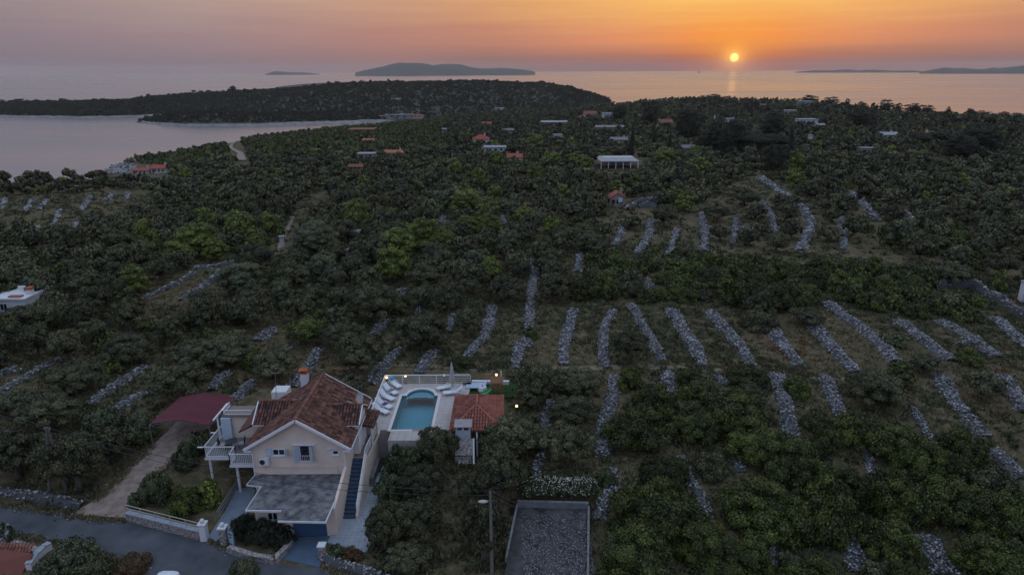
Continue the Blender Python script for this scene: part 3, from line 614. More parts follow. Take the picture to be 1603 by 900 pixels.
def px_tree(cx, cy, w, h, kind, m, label, group=None, name='olive_tree', cat='olive tree', zoff=None):
    """a tree whose crown shows centred at (cx,cy) with size w x h pixels"""
    by = cy + h * .42; p = G(cx, by); depth = float(np.dot(p - np.array([0, 0, H]), _f)); rad = w / FPX * depth / 2
    kh = {'olive': 1.25, 'bush': .95, 'round': 1.75, 'umbrella': 1.55, 'cypress': 5.3, 'conifer': 2.7}[kind]
    # picture height of a crown: vertical size seen obliquely
    a = math.atan2(H - p[2], math.hypot(p[0], p[1])); hw = h / FPX * depth; need = max((hw - 2 * rad * math.sin(a) * .55) / math.cos(a), .5 * rad)
    return tree(p[0], p[1] + rad * .25, rad, np.clip(need / (kh * rad), .9 if kind == 'bush' else .6, 1.7), kind, m, label, group, name, cat)

def sky_tree(cx, top, w, kind, label, group):
    a = azpx(cx); d = float(np.interp(a, _eaz, _ed)) * .985; kind = 'round'; top += 2.0; x, y = d * math.sin(a), d * math.cos(a); z = float(zg(x, y)); rad = w / FPX * d / 2
    ht = max(min(zat(cx, top, d) - z, rad * 2.6), 2.0); return tree(x, y, rad, ht / (rad * {'umbrella': 1.72, 'round': 1.95}[kind]), kind, 'PINE', label, group, 'pine_tree', 'pine')
HOUSES = [(753, 228, 24, 17, 'blue', 'red', 'hip', 'two storey pale blue house with bright red hipped roof'), (618, 244, 32, 9, 'white', 'orange', 'gable', 'low white house with long orange roof'), (803, 254, 30, 13, 'white', 'red', 'gable', 'white house with red roof beside a tiny cypress'),
          (776, 238, 34, 5, 'blue', 'flat', 'flat', 'long low pale house with flat roof'), (873, 219, 13, 8, 'white', 'flat', 'flat', 'small white cube house'), (924, 186, 20, 12, 'white', 'rust', 'gable', 'white house with brownish roof near the upper slope top'), (912, 189, 12, 9, 'pink', 'rust', 'hip', 'small pink house touching the white one'),
          (951, 189, 16, 12, 'blue', 'flat', 'flat', 'pale blue boxy house left of a dark tree'), (955, 205, 46, 6, 'grey', 'grey', 'slab', 'wide unfinished concrete slab building'), (1041, 200, 22, 13, 'brown', 'rust', 'gable', 'reddish brown house behind the pines'), (971, 224, 30, 9, 'pink', 'grey', 'gable', 'low house with grey gabled roofs'),
          (1077, 238, 22, 11, 'grey', 'grey', 'gable', 'grey roofed house in front of the pine clump'), (1264, 197, 28, 10, 'blue', 'flat', 'flat', 'long white modern house on the far right slope'), (1285, 199, 14, 5, 'white', 'flat', 'gable', 'low white outbuilding right of the long modern house'), (1236, 179, 20, 6, 'white', 'flat', 'flat', 'white house near the right ridge'),
          (1262, 168, 22, 9, 'grey', 'flat', 'flat', 'pale house right under the ridge pines'), (1213, 176, 7, 4, 'white', 'flat', 'gable', 'tiny white hut left of the ridge house'), (1391, 217, 28, 10, 'white', 'flat', 'gable', 'long white shed with grey roof at right'), (1447, 216, 32, 10, 'white', 'orange', 'gable', 'white house with orange roof at right'), (1358, 243, 22, 11, 'stone', 'grey', 'flat', 'grey block house hidden in the right grove'),
          (222, 272, 26, 9, 'white', 'red', 'gable', 'red roofed left half of the house above the bay'), (251, 271, 24, 13, 'white', 'red', 'gable', 'white right half of the house above the bay'), (557, 266, 22, 7, 'brown', 'rust', 'gable', 'lone rust coloured roof in the left grove'), (566, 208, 38, 6, 'brown', 'rust', 'slab', 'long brown ruin on the left slope'),
          (578, 224, 20, 7, 'stone', 'orange', 'gable', 'small stone house under the brown ruin'), (574, 248, 26, 4, 'grey', 'flat', 'flat', 'flat grey shed left of the orange roofed house'), (700, 207, 14, 5, 'grey', 'flat', 'flat', 'small grey hut left of the blue two storey house'), (762, 197, 14, 6, 'pink', 'red', 'gable', 'small pink house above the blue two storey one'), (795, 207, 18, 5, 'stone', 'grey', 'gable', 'small stone cottage right of the blue two storey house'),
          (868, 196, 40, 4, 'grey', 'flat', 'slab', 'long pale retaining wall left of the slope top houses'), (1142, 191, 14, 3, 'white', 'flat', 'flat', 'flat white shed right of the spire'), (1085, 181, 8, 3, 'white', 'flat', 'flat', 'tiny white hut left of the spire'), (1268, 219, 8, 4, 'white', 'flat', 'flat', 'tiny pale hut right of the dark pines'), (1198, 168, 18, 4, 'stone', 'flat', 'flat', 'faint pale house on the ridge in the middle')]
KEEP = [(a[0], a[1], a[2], a[3]) for a in HOUSES] + [(968, 263, 66, 18), (966, 322, 28, 24), (1006, 326, 50, 12), (1118, 194, 6, 16), (22, 478, 66, 14)]
# ------------------------------------------------------------------ trees placed one by one
def T(cx, cy, w, h, kind, m, label, group=None, name='olive_tree', cat='olive tree'):
    return px_tree(cx, cy, w, h, kind, m, label, group, name, cat)
O_ = ('olive', 'OLIVE')
# left, above the road
T(70, 652, 108, 58, *O_, 'wide brownish olive tree behind the twin wooden utility pole'); T(22, 722, 86, 80, *O_, 'olive tree at the left edge above the tumbled roadside wall')
T(118, 735, 96, 92, *O_, 'tall olive tree right beside the twin wooden utility pole'); T(163, 708, 78, 70, *O_, 'olive tree on the left edge of the gravel drive'); T(62, 712, 70, 60, *O_, 'small olive tree in front of the wide brownish one at the utility pole')
T(158, 660, 66, 46, 'bush', 'BUSHG', 'fresh green bush between the olive trees left of the carport', None, 'shrub', 'shrub'); T(214, 672, 62, 46, 'bush', 'BUSHG', 'green bush touching the left posts of the carport', None, 'shrub', 'shrub')
T(280, 602, 104, 66, *O_, 'broad olive tree directly behind the maroon carport'); T(118, 592, 96, 52, *O_, 'olive tree left of the double rubble bank behind the carport'); T(28, 628, 62, 40, 'bush', 'BUSHG', 'green bush at the left edge below a rubble bank', None, 'shrub', 'shrub')
T(195, 548, 90, 50, *O_, 'olive tree at the top end of the rubble bank left of the carport'); T(300, 556, 90, 50, *O_, 'olive tree upslope of the broad one behind the carport'); T(360, 545, 90, 50, *O_, 'olive tree left of the short rubble bank behind the villa')
T(430, 572, 78, 52, *O_, 'olive tree behind the roof antenna of the villa'); T(350, 560, 60, 40, *O_, 'small olive tree between two rubble banks behind the carport'); T(478, 522, 62, 48, 'olive', 'MACCHIA', 'bright grey-green round tree above the villa chimney')
T(536, 528, 76, 50, *O_, 'olive tree right of the round grey-green tree above the chimney'); T(558, 562, 96, 70, *O_, 'large olive tree between villa roof and rubble bank'); T(545, 606, 66, 34, *O_, 'low pale olive behind the villa ridge')
T(585, 482, 84, 62, *O_, 'large olive tree at the head of the rubble bank left of the pool'); T(662, 522, 84, 64, *O_, 'large round olive tree standing alone above the pool'); T(732, 510, 48, 46, *O_, 'small olive tree between two rubble banks above the pool')
T(722, 568, 40, 18, 'bush', 'MACCHIA', 'low green scrub behind the pool railing', None, 'shrub', 'shrub')
T(700, 470, 62, 48, *O_, 'olive tree left of a wide pair above the pool'); T(792, 458, 62, 46, *O_, 'round olive tree at the top of the long rubble bank above the pool'); T(868, 455, 60, 48, *O_, 'olive tree right of the long rubble bank above the pool')
T(832, 522, 26, 18, 'bush', 'MACCHIA', 'small dark green bush sitting on the long rubble bank', None, 'shrub', 'shrub')
# carob and fresh green trees of the middle ground
L_ = ('round', 'LIME')
for q in [(312, 378, 82, 62, 'tallest fresh green tree left of the large dark carob'), (338, 392, 50, 40, 'fresh green tree leaning on the tallest one at left'), (276, 398, 50, 38, 'darker round green tree left of the tallest fresh green one'),
          (372, 351, 42, 32, 'round fresh green tree upslope of the green trio at left'), (560, 334, 48, 42, 'yellowish green tree above the large dark carob'), (548, 350, 34, 34, 'smaller green tree under the yellowish one'),
          (622, 386, 74, 44, 'wide fresh green tree in the middle of the photo'), (610, 420, 72, 58, 'round green tree in front of the wide fresh green one'), (666, 370, 62, 54, 'fresh green tree right of the wide one'), (692, 378, 40, 36, 'small green tree at the right end of the middle row'),
          (728, 328, 62, 24, 'flat green tree in the far row above the middle'), (764, 328, 54, 30, 'bright green tree at the right of the far row'), (730, 354, 46, 28, 'low green tree under the far row'), (766, 356, 40, 40, 'slender green tree under the far row'), (820, 340, 42, 26, 'flat-topped yellow green tree left of a small round one'),
          (866, 362, 36, 42, 'small round yellow green tree standing free'), (772, 303, 30, 26, 'small green tree far behind the middle grove'), (714, 302, 30, 26, 'pointed green tree far behind the middle grove'), (880, 302, 30, 22, 'fresh green tree left of the stone hut'), (964, 296, 30, 22, 'green tree right behind the stone hut'),
          (1041, 249, 44, 28, 'bright green tree right of the white pergola building'), (1095, 262, 38, 22, 'green tree right of the brightest one beyond the pergola'), (838, 226, 30, 22, 'green tree among the far houses'), (864, 250, 34, 24, 'green tree left of the pergola building'), (1056, 308, 30, 20, 'small green tree above the sunken plots'), (1070, 322, 28, 24, 'olive green tree beside the sunken plots'),
          (900, 252, 30, 20, 'green tree just left of the white pergola'), (1090, 240, 30, 18, 'pale green tree behind the brightest one')]:
    T(q[0], q[1], q[2], q[3], *L_, q[4], None, 'green_tree', 'tree')
T(492, 378, 96, 62, 'round', 'BUSHG', 'large dark round carob tree left of the middle', None, 'carob_tree', 'tree'); T(375, 440, 92, 58, 'round', 'BUSHG', 'dark round tree right of the brown plot', None, 'carob_tree', 'tree')
T(28, 494, 60, 30, *O_, 'olive tree before the flat white house at the left edge'); T(66, 490, 44, 34, *O_, 'olive tree right of the flat white house at the left edge'); T(1144, 446, 74, 78, 'conifer', 'MACCHIA', 'pale green conifer standing out of the dark macchia belt', None, 'conifer', 'tree'); T(1562, 449, 26, 34, 'round', 'LIME', 'small bright green tree behind the curved dry wall at right', None, 'green_tree', 'tree')
# trees round the sunken plots
for i, (cx, cy, w, h) in enumerate([(1127, 369, 36, 24), (1173, 376, 36, 26), (1215, 385, 42, 30), (1239, 364, 36, 28), (1192, 361, 32, 20), (925, 383, 54, 32), (948, 364, 30, 22), (912, 367, 46, 26), (1041, 342, 52, 36), (989, 352, 34, 20), (1125, 338, 50, 26),
                                     (1182, 336, 36, 22), (1230, 339, 48, 30), (1567, 384, 48, 28), (1465, 382, 52, 28), (1298, 370, 38, 22), (1165, 313, 50, 26), (1228, 318, 40, 22), (1320, 318, 40, 24), (1345, 348, 40, 18)]):
    T(cx, cy, w, h, *O_, 'low dark olive tree standing free on the bare terraced plots', 'olives on the bare plots')
# right slope
T(985, 546, 66, 52, *O_, 'large greyish olive standing on the second rubble bank'); T(988, 590, 48, 42, 'bush', 'MACCHIA', 'dark green bush below the greyish olive on the slope', None, 'shrub', 'shrub')
T(1375, 612, 92, 66, 'round', 'OLIVE', 'dark olive tree standing alone on the right slope'); T(1410, 590, 42, 40, 'round', 'MACCHIA', 'green tree growing out of the right side of the lone dark olive', None, 'green_tree', 'tree'); T(1540, 605, 66, 48, *O_, 'olive tree near the right edge between two long banks'); T(1450, 572, 56, 36, *O_, 'greyish scrubby olive above the lone dark one'); T(1265, 498, 66, 34, *O_, 'grey olive scrub at the head of the fifth bank')
T(1192, 502, 62, 34, 'bush', 'OLIVE', 'grey green shrub at the head of the fourth bank', None, 'shrub', 'shrub'); T(1402, 532, 40, 24, 'bush', 'BUSHG', 'bright green leafy bush beside the seventh bank', None, 'shrub', 'shrub'); T(1520, 560, 46, 26, 'bush', 'MACCHIA', 'dark green bush between the last two banks', None, 'shrub', 'shrub')
for cx, cy, w, h, l in [(1030, 630, 92, 46, 'dark macchia bush left of the short rubble bank'), (1000, 672, 110, 60, 'large dark macchia bush beside the long vertical bank'), (1150, 640, 110, 66, 'largest macchia bush on the right slope'), (1100, 615, 70, 36, 'low macchia bush under the third bank'),
                        (1170, 594, 70, 26, 'flat green macchia bush just under the grass path'), (1250, 606, 58, 28, 'flat green bush overhanging the broad bank'), (1085, 660, 90, 60, 'macchia bush in front of the largest one'), (1180, 690, 100, 60, 'macchia bush right of a thin rubble gap'), (1240, 720, 130, 80, 'macchia dome left of the short bank'),
                        (1200, 790, 150, 100, 'huge macchia dome at lower right'), (1290, 800, 110, 110, 'dark macchia dome beside the lower rubble bank'), (1030, 800, 150, 110, 'grey green macchia dome right of the gravel yard'), (1000, 860, 140, 90, 'big macchia mass on the bottom edge right of the gravel yard'), (1110, 850, 130, 90, 'macchia mass on the bottom edge beside a thin bank'),
                        (1170, 870, 100, 70, 'fresh green macchia at the bottom edge'), (1040, 735, 90, 60, 'macchia bush above the grey green dome'), (1400, 690, 110, 60, 'macchia bush under the lone dark olive'), (1330, 670, 70, 50, 'small macchia bush right of the broad bank'), (1440, 720, 90, 70, 'macchia bush with grey leaves at right'),
                        (1510, 700, 66, 50, 'dark macchia bush on the long bank at right'), (1500, 780, 130, 90, 'macchia dome at the far right bottom'), (1420, 780, 110, 90, 'grey olive toned dome between macchia at lower right'), (1570, 800, 110, 90, 'macchia mass at the right edge'), (1560, 870, 120, 80, 'macchia mass in the lower right corner'), (1400, 840, 90, 70, 'dim macchia bush between two lower banks')]:
    T(cx, cy, w, h, 'bush', 'MACCHIA', l, None, 'macchia_bush', 'bush')

for x_, y_, r_, h_ in ((-10.3, 51.9, .95, 1.0), (-8.9, 51.6, 1.15, 1.15), (-7.6, 52.0, .9, 1.2)):
    tree(x_, y_, r_, h_, 'round', 'BUSHG', 'dark evergreen bush in the row under the front of the pool terrace', 'bushes under the pool terrace', 'shrub', 'shrub')
T(950, 747, 38, 34, 'bush', 'BUSHG', 'round dark bush standing alone on the rubble strip', None, 'shrub', 'shrub')
for i, (cx, cy, w, h) in enumerate([(1225, 885, 26, 46), (1262, 880, 20, 40), (1290, 897, 30, 24), (1365, 895, 34, 30), (1385, 892, 30, 26)]): T(cx, cy, w, h, 'round', 'OLIVE', 'grey feathery young tree at the bottom edge of the macchia', 'young grey trees on the bottom edge', 'young_tree', 'tree')
# trees below the pool and in the garden
for cx, cy, w, h, k, m, l in [(622, 722, 48, 46, 'bush', 'BUSHG', 'dark green bush beside the grey walkway'), (610, 762, 54, 52, 'bush', 'BUSHG', 'second dark bush down the grey walkway'), (642, 700, 50, 36, 'bush', 'BUSHG', 'green bush in front of the pool terrace'),
                              (552, 868, 34, 18, 'bush', 'DRYF', 'reddish plants behind the low wall near the street'), (527, 862, 28, 22, 'bush', 'BUSHG', 'small bush beside the gate post by the blue apron')]: T(cx, cy, w, h, k, m, l, None, 'shrub', 'shrub')
for cx, cy, w, h, l in [(682, 706, 70, 64, 'bluish olive tree in front of the pool terrace'), (655, 762, 84, 62, 'olive tree under the one at the pool terrace'), (604, 832, 74, 80, 'olive tree beside the lower end of the walkway'), (650, 820, 90, 76, 'olive tree behind the one at the walkway end'), (640, 872, 80, 50, 'olive tree at the bottom edge left of the street lamp'),
                        (782, 752, 86, 76, 'olive tree right behind the street lamp head'), (758, 842, 96, 100, 'olive tree at the foot of the street lamp'), (738, 770, 44, 50, 'thin young olive left of the street lamp head'), (800, 686, 94, 76, 'dense olive covering the right end of the red pool house roof'),
                        (842, 600, 76, 66, 'dark olive tree right behind the playground'), (830, 622, 56, 40, 'olive tree beside the lit garden lamp post'), (905, 600, 76, 44, 'pale olive tree right of the playground'), (895, 645, 80, 56, 'olive tree downhill of the pale one'), (888, 700, 90, 72, 'olive tree above the white flowering hedge'), (845, 690, 60, 40, 'olive tree left of the one above the white hedge')]:
    T(cx, cy, w, h, *O_, l)
for cx, cy, w, h, m, l in [(243, 764, 52, 52, 'BUSHG', 'large round dark shrub behind the railed street wall'), (213, 783, 28, 22, 'BUSHG', 'small light leafed shrub at the corner of the railed wall'), (290, 784, 52, 50, 'MACCHIA', 'rounded shrub in the middle of the front garden'), (327, 772, 38, 46, 'LIME', 'light green shrub by the garden path'),
                           (289, 718, 46, 42, 'BUSHG', 'pale flowering shrub along the gravel drive'), (314, 694, 38, 40, 'BUSHG', 'dark green shrub just left of the balcony'), (385, 822, 44, 42, 'PINE', 'dark planting at the white pedestrian gate'), (413, 832, 58, 48, 'PINE', 'dark dense planting under the garage roof edge'), (442, 836, 36, 40, 'PINE', 'dark planting beside the blue garage apron'),
                           (112, 868, 76, 44, 'BUSHG', 'green bush across the street at lower left'), (82, 888, 66, 40, 'BUSHG', 'green bush beside the curved white wall'), (150, 888, 60, 36, 'OLIVE', 'grey bush across the street'), (206, 884, 56, 30, 'DRYF', 'dark reddish bush by the white van'), (0, 836, 36, 36, 'BUSHG', 'bush behind the curved stone wall at the left edge'), (380, 892, 46, 24, 'OLIVE', 'pale bush at the bottom edge below the white gate')]:
    T(cx, cy, w, h, 'bush', m, l, None, 'shrub', 'shrub')
# dark pines, cypresses and skyline trees
for cx, cy, w, h, k, l in [(1080, 212, 40, 36, 'round', 'dark pine left of the big dark clump'), (1122, 226, 50, 40, 'round', 'dark pine in the middle of the big clump'), (1150, 234, 52, 42, 'round', 'dark pine at the right of the big clump'), (1209, 212, 42, 30, 'round', 'dark round pine right of the big clump'), (1196, 240, 68, 34, 'umbrella', 'broad dark pine under the round one'), (1212, 262, 46, 36, 'round', 'dark tree in front of the broad pine'),
                           (1350, 194, 48, 26, 'round', 'dark round tree among the far white houses'), (1472, 236, 70, 32, 'umbrella', 'broad dark pine left of the right edge group'), (1536, 232, 56, 40, 'round', 'dark pine near the right edge'), (1505, 244, 50, 34, 'round', 'dark tree between the two pines at right'), (1018, 190, 26, 26, 'round', 'dark pine left of the red roofed far house'), (968, 185, 22, 18, 'round', 'dark tree beside the pale blue far house'),
                           (20, 275, 40, 18, 'umbrella', 'lone dark pine on the left edge against the bay'), (156, 262, 16, 28, 'round', 'dark upright tree left of the rocky slope by the bay'), (166, 258, 14, 28, 'round', 'thin dark tree beside the rocky slope by the bay'), (75, 278, 14, 10, 'round', 'small tree top against the bay at left')]:
    T(cx, cy - h * .18, w * 1.25, h * 1.25, k, 'PINE', l, None, 'pine_tree', 'pine')
for cx, cy, w, h, l in [(988, 232, 9, 38, 'slim cypress right behind the pergola building'), (1237, 240, 15, 44, 'thick dark cypress at the right of the pine clump'), (1024, 222, 8, 24, 'slim cypress near the red roofed far house'), (1047, 228, 7, 22, 'thin cypress left of the grey roof'), (818, 242, 7, 16, 'tiny cypress beside a red roofed far house'), (1210, 220, 6, 18, 'thin cypress tip before the round pine')]:
    T(cx, cy - h * .22, w * 1.35, h * 1.45, 'cypress', 'PINE', l, None, 'cypress_tree', 'cypress')
for cx, cy, w, h, k in [(1111, 152, 28, 9, 'umbrella'), (1138, 155, 16, 6, 'umbrella'), (1172, 156, 14, 5, 'umbrella'), (1248, 157, 14, 6, 'umbrella'), (1262, 155, 30, 11, 'round'), (1296, 159, 28, 12, 'round'), (1320, 159, 9, 8, 'umbrella'), (1345, 162, 16, 8, 'round'), (1382, 163, 22, 12, 'umbrella'), (1400, 165, 16, 8, 'round'), (1428, 168, 30, 13, 'round'), (1447, 171, 22, 12, 'umbrella'),
                          (1476, 176, 16, 8, 'round'), (1515, 174, 14, 9, 'umbrella'), (1535, 178, 24, 10, 'round'), (1565, 178, 14, 8, 'umbrella'), (1588, 181, 20, 10, 'round'), (1220, 158, 12, 5, 'round'), (1060, 159, 14, 6, 'round'), (1480, 170, 9, 8, 'umbrella')]:
    sky_tree(cx, cy - h * .55, w, k, 'dark pine silhouetted against the open sea on the far ridge', 'pines on the skyline ridge')

# ------------------------------------------------------------------ the filled groves: sampled in the world, kept off banks, plots, roofs and roads
CLEAR = [[(-400, 740), (0, 760), (140, 800), (175, 750), (225, 705), (235, 640), (300, 612), (375, 608), (400, 618), (440, 600), (510, 582), (600, 575), (740, 572), (800, 575), (960, 590), (975, 700), (930, 900), (700, 1400), (-500, 1400)],
         [(690, 590), (700, 545), (745, 470), (800, 490), (860, 470), (1000, 478), (1110, 483), (1290, 472), (1420, 492), (1500, 500), (1560, 485), (1660, 500), (1660, 790), (1590, 765), (1540, 710), (1430, 660), (1330, 600), (1180, 580), (1060, 580), (960, 592)],
         [(945, 345), (1035, 330), (1095, 325), (1150, 285), (1200, 275), (1290, 330), (1290, 362), (1330, 372), (1400, 385), (1440, 410), (1420, 418), (1300, 420), (1200, 412), (1050, 400), (940, 402)],
         [(-40, 318), (20, 306), (130, 302), (235, 298), (240, 312), (130, 340), (120, 362), (60, 345), (-40, 345)], [(215, 474), (300, 428), (335, 418), (372, 410), (372, 420), (345, 432), (300, 474), (270, 474)],
         [(486, 300), (510, 290), (515, 308), (470, 340), (460, 365), (440, 400), (420, 400), (446, 350)], [(168, 256), (210, 256), (265, 262), (265, 272), (165, 274)], [(352, 218), (378, 218), (388, 244), (388, 258), (362, 252), (352, 232)],
         [(955, 310), (990, 310), (1030, 312), (1030, 325), (955, 325)], [(930, 248), (1010, 248), (1010, 266), (930, 266)], [(-30, 462), (56, 462), (56, 474), (-30, 474)], [(1515, 440), (1603, 440), (1640, 520), (1570, 470), (1480, 452)],
         [(740, 228), (768, 228), (768, 220), (740, 220)], [(1180, 270), (1205, 272), (1205, 285), (1180, 285)]]
MAC = [[(885, 430), (940, 392), (1000, 385), (1080, 395), (1200, 415), (1300, 425), (1430, 432), (1500, 455), (1560, 488), (1500, 505), (1400, 492), (1290, 472), (1200, 492), (1110, 480), (1050, 478), (980, 472), (890, 470)],
       [(930, 610), (1050, 585), (1170, 582), (1300, 605), (1330, 660), (1430, 690), (1510, 690), (1603, 765), (1750, 900), (1750, 1200), (900, 1200), (925, 830), (965, 770)]]
WP = np.array([(a, b, c, d) for a, b, c, d in WALLPX])
def wall_hit(x, y, rad, hgt, shrink=.98):
    z = float(zg(x, y)); cx, cy = PR(x, y, z + hgt * .55); d = math.hypot(x, y); a = rad * FPX / d * shrink; b = a * .75
    q = ((WP[:, 0] - cx) / (a + WP[:, 2] * .25)) ** 2 + ((WP[:, 1] - cy) / (b + 3)) ** 2
    return bool(((q < 1) & (WP[:, 3] > d * .72) & (WP[:, 3] < d * 1.5)).any())
FILL = []
KA = np.array(KEEP, float); KD = np.array([float(np.hypot(*G(k[0], k[1])[:2])) for k in KEEP])
cell = {}
def near(x, y, rad, f=.78):
    i, j = int(x // 6), int(y // 6)
    for a in (-1, 0, 1):
        for b in (-1, 0, 1):
            for (u, v, q) in cell.get((i + a, j + b), ()):
                if (u - x) ** 2 + (v - y) ** 2 < ((q + rad) * f) ** 2: return True
    return False
def put(x, y, rad): cell.setdefault((int(x // 6), int(y // 6)), []).append((x, y, rad))
for t in TREES: put(*t)
frng = np.random.default_rng(11)
def sample(n, rmin, rmax, amax=R(44)):
    r = np.sqrt(frng.uniform(rmin ** 2, rmax ** 2, n)); a = frng.uniform(-amax, amax, n); return r * np.sin(a), r * np.cos(a)
for rmin, rmax, n in ((38, 120, 9000), (120, 300, 22000), (300, 930, 95000)):
    xs, ys = sample(n, rmin, rmax); ds = np.hypot(xs, ys); De = edge_d(xs, ys); zs = zg(xs, ys); pxs, pys = PR(xs, ys, zs)
    ok = (ds < De - 2) & (ys > 30)
    for poly in CLEAR[2:]: ok &= ~inpoly(pxs, pys, poly)
    mac = np.zeros(n, bool)
    for poly in MAC: mac |= inpoly(pxs, pys, poly)
    ok &= ~(inpoly(pxs, pys, CLEAR[0]) & ~mac); ok &= ~(inpoly(pxs, pys, CLEAR[1]) & ~mac)
    nz = vnoise(xs, ys, 60, 5); nz2 = frng.random(n)
    for i in np.nonzero(ok)[0]:
        x, y, d = xs[i], ys[i], ds[i]
        if mac[i]: kind, m, rad = 'bush', ('MACCHIA' if nz2[i] < .8 else 'OLIVE'), frng.uniform(1.2, 2.6)
        elif pxs[i] > 1000 and d > 520 and nz[i] > -.2: kind, m, rad = 'round', 'PINE' if nz2[i] < .35 else 'OLIVE', frng.uniform(1.8, 3.2)
        elif pxs[i] < 700 and d > 330: kind, m, rad = 'bush', ('MACCHIA' if nz2[i] < .75 else 'OLIVE'), frng.uniform(1.5, 2.6)
        elif nz2[i] < .07 + .10 * (nz[i] > .25): kind, m, rad = 'round', 'LIME' if nz2[i] < .03 else 'BUSHG', frng.uniform(1.8, 2.7)
        elif nz2[i] < .22: kind, m, rad = 'bush', 'MACCHIA', frng.uniform(1.1, 2.0)
        else: kind, m, rad = 'olive', 'OLIVE', frng.uniform(1.55, 3.0) * (1.08 if pxs[i] < 600 else 1)
        if near(x, y, rad, .72 if kind == 'bush' else (.97 if d < 280 else .82)): continue
        if d < 260 and wall_hit(x, y, rad, rad * (1.5 if kind != 'bush' else .9)): continue
        c0 = PR(x, y, zs[i] + rad * 1.0); a_ = rad * FPX / d * .8
        bad = False
        if d < 330:
            for qx, qy in ((c0[0] - a_, c0[1]), (c0[0] + a_, c0[1]), (c0[0], c0[1] - a_ * .8)):
                for k_, poly in enumerate(CLEAR):
                    if k_ == 1 or mac[i]: continue
                    if inpoly(qx, qy, poly): bad = True; break
                if bad: break
        if bad: continue
        if d > 130:
            tp = PR(x, y, zs[i] + rad * (1.3 if kind != 'bush' else .8)); ww_ = rad * FPX / d * .45
            if (np.abs(KA[:, 0] - tp[0]) < KA[:, 2] / 2 + ww_).__and__(KD * 1.03 > d).__and__(KD * .6 < d).__and__(tp[1] < KA[:, 1] - KA[:, 3] * .45).__and__(pys[i] > KA[:, 1] - KA[:, 3] * 1.0).any(): continue
        put(x, y, rad); FILL.append((x, y, rad, kind, m, pxs[i], pys[i], d))
FILL.sort(key=lambda t: t[7] / t[2])
NM = {('olive', 'OLIVE'): ('olive_tree', 'olive tree', 'olive'), ('bush', 'OLIVE'): ('macchia_bush', 'bush', 'bush'), ('bush', 'MACCHIA'): ('macchia_bush', 'bush', 'bush'), ('round', 'LIME'): ('green_tree', 'tree', 'green'), ('round', 'BUSHG'): ('carob_tree', 'tree', 'green'), ('round', 'PINE'): ('pine_tree', 'pine', 'pine'), ('round', 'OLIVE'): ('olive_tree', 'olive tree', 'olive')}
CAP = {'olive': 300 - 84, 'bush': 240, 'green': 60, 'pine': 40}
def region(px, py, key):
    side = 'left of the villa' if px < 300 else ('behind the villa' if px < 620 else ('behind the pool' if px < 880 else ('in the middle of the slope' if px < 1180 else 'on the right side')))
    depth_ = 'in the near grove' if py > 500 else ('in the middle grove' if py > 400 else 'in the far grove')
    w = {'olive': 'grey green olive tree', 'bush': 'dark evergreen bush', 'green': 'round fuller green tree', 'pine': 'dark far pine'}[key]
    return '%s crowded %s, %s' % (w, depth_, side), '%ss %s, %s' % (w, depth_, side)
REST = []
cnt = {}
for t in FILL:
    name, cat, key = NM[(t[3], t[4])]
    if cnt.get(key, 0) < CAP[key] and t[7] < 330:
        cnt[key] = cnt.get(key, 0) + 1; lab, grp = region(t[5], t[6], key)
        if t[5] < -60 or t[5] > 1663 or t[6] > 960: lab = lab.replace('crowded', 'just outside the picture')
        tree(t[0], t[1], t[2], frng.uniform(.95, 1.25), t[3], t[4], lab, grp, name, cat)
    else: REST.append(t)
print('individual', cnt, 'rest', len(REST), 'manual', len(TREES))
def merged(name, items, kind, m, nl, sz, nlob, core=True, nv=6, top=None):
    tp = []
    for q in range(nv):
        V, F, T_ = crown(kind, nl, sz, 900 + q, nlob, core); tp.append((V, F, T_))
    VV = []; FF4 = []; FF3 = []; T4 = []; T3 = []; n = 0
    A = np.array([(t[0], t[1], t[2]) for t in items]); Z = zg(A[:, 0], A[:, 1]); vi = frng.integers(0, nv, len(A))
    for q in range(nv):
        s = vi == q; 
        if not s.any(): continue
        B = A[s]; z = Z[s]; k = len(B); V, F, T_ = tp[q]; a = frng.uniform(0, 6.28, k); ca, sa = np.cos(a), np.sin(a); hs = frng.uniform(.9, 1.3, k)
        X = (V[None, :, 0] * ca[:, None] - V[None, :, 1] * sa[:, None]) * B[:, 2:3] + B[:, 0:1]; Y = (V[None, :, 0] * sa[:, None] + V[None, :, 1] * ca[:, None]) * B[:, 2:3] + B[:, 1:2]
        Zz = V[None, :, 2] * (B[:, 2] * hs)[:, None] + z[:, None]
        VV.append(np.stack([X, Y, Zz], -1).reshape(-1, 3)); off = n + np.arange(k) * len(V); tone = frng.uniform(-.25, .25, k)
        FF4.append((F[0][None] + off[:, None, None]).reshape(-1, 4)); T4.append(np.clip(T_[0][None] + tone[:, None], 0, 1).ravel())
        if len(F) > 1:
            f3 = np.concatenate(F[1:]); t3 = np.concatenate(T_[1:]); FF3.append((f3[None] + off[:, None, None]).reshape(-1, 3)); T3.append(np.clip(t3[None] + tone[:, None], 0, 1).ravel())
        n += k * len(V)
    fl = [np.concatenate(FF4)] + ([np.concatenate(FF3)] if FF3 else []); tl = [np.concatenate(T4)] + ([np.concatenate(T3)] if T3 else [])
    o = link(name, np_mesh(name, np.concatenate(VV), fl, tl), m); return o
MT = {'OLIVE': OLIVE, 'MACCHIA': MACCHIA, 'LIME': LIME, 'PINE': PINE, 'BUSHG': BUSHG}
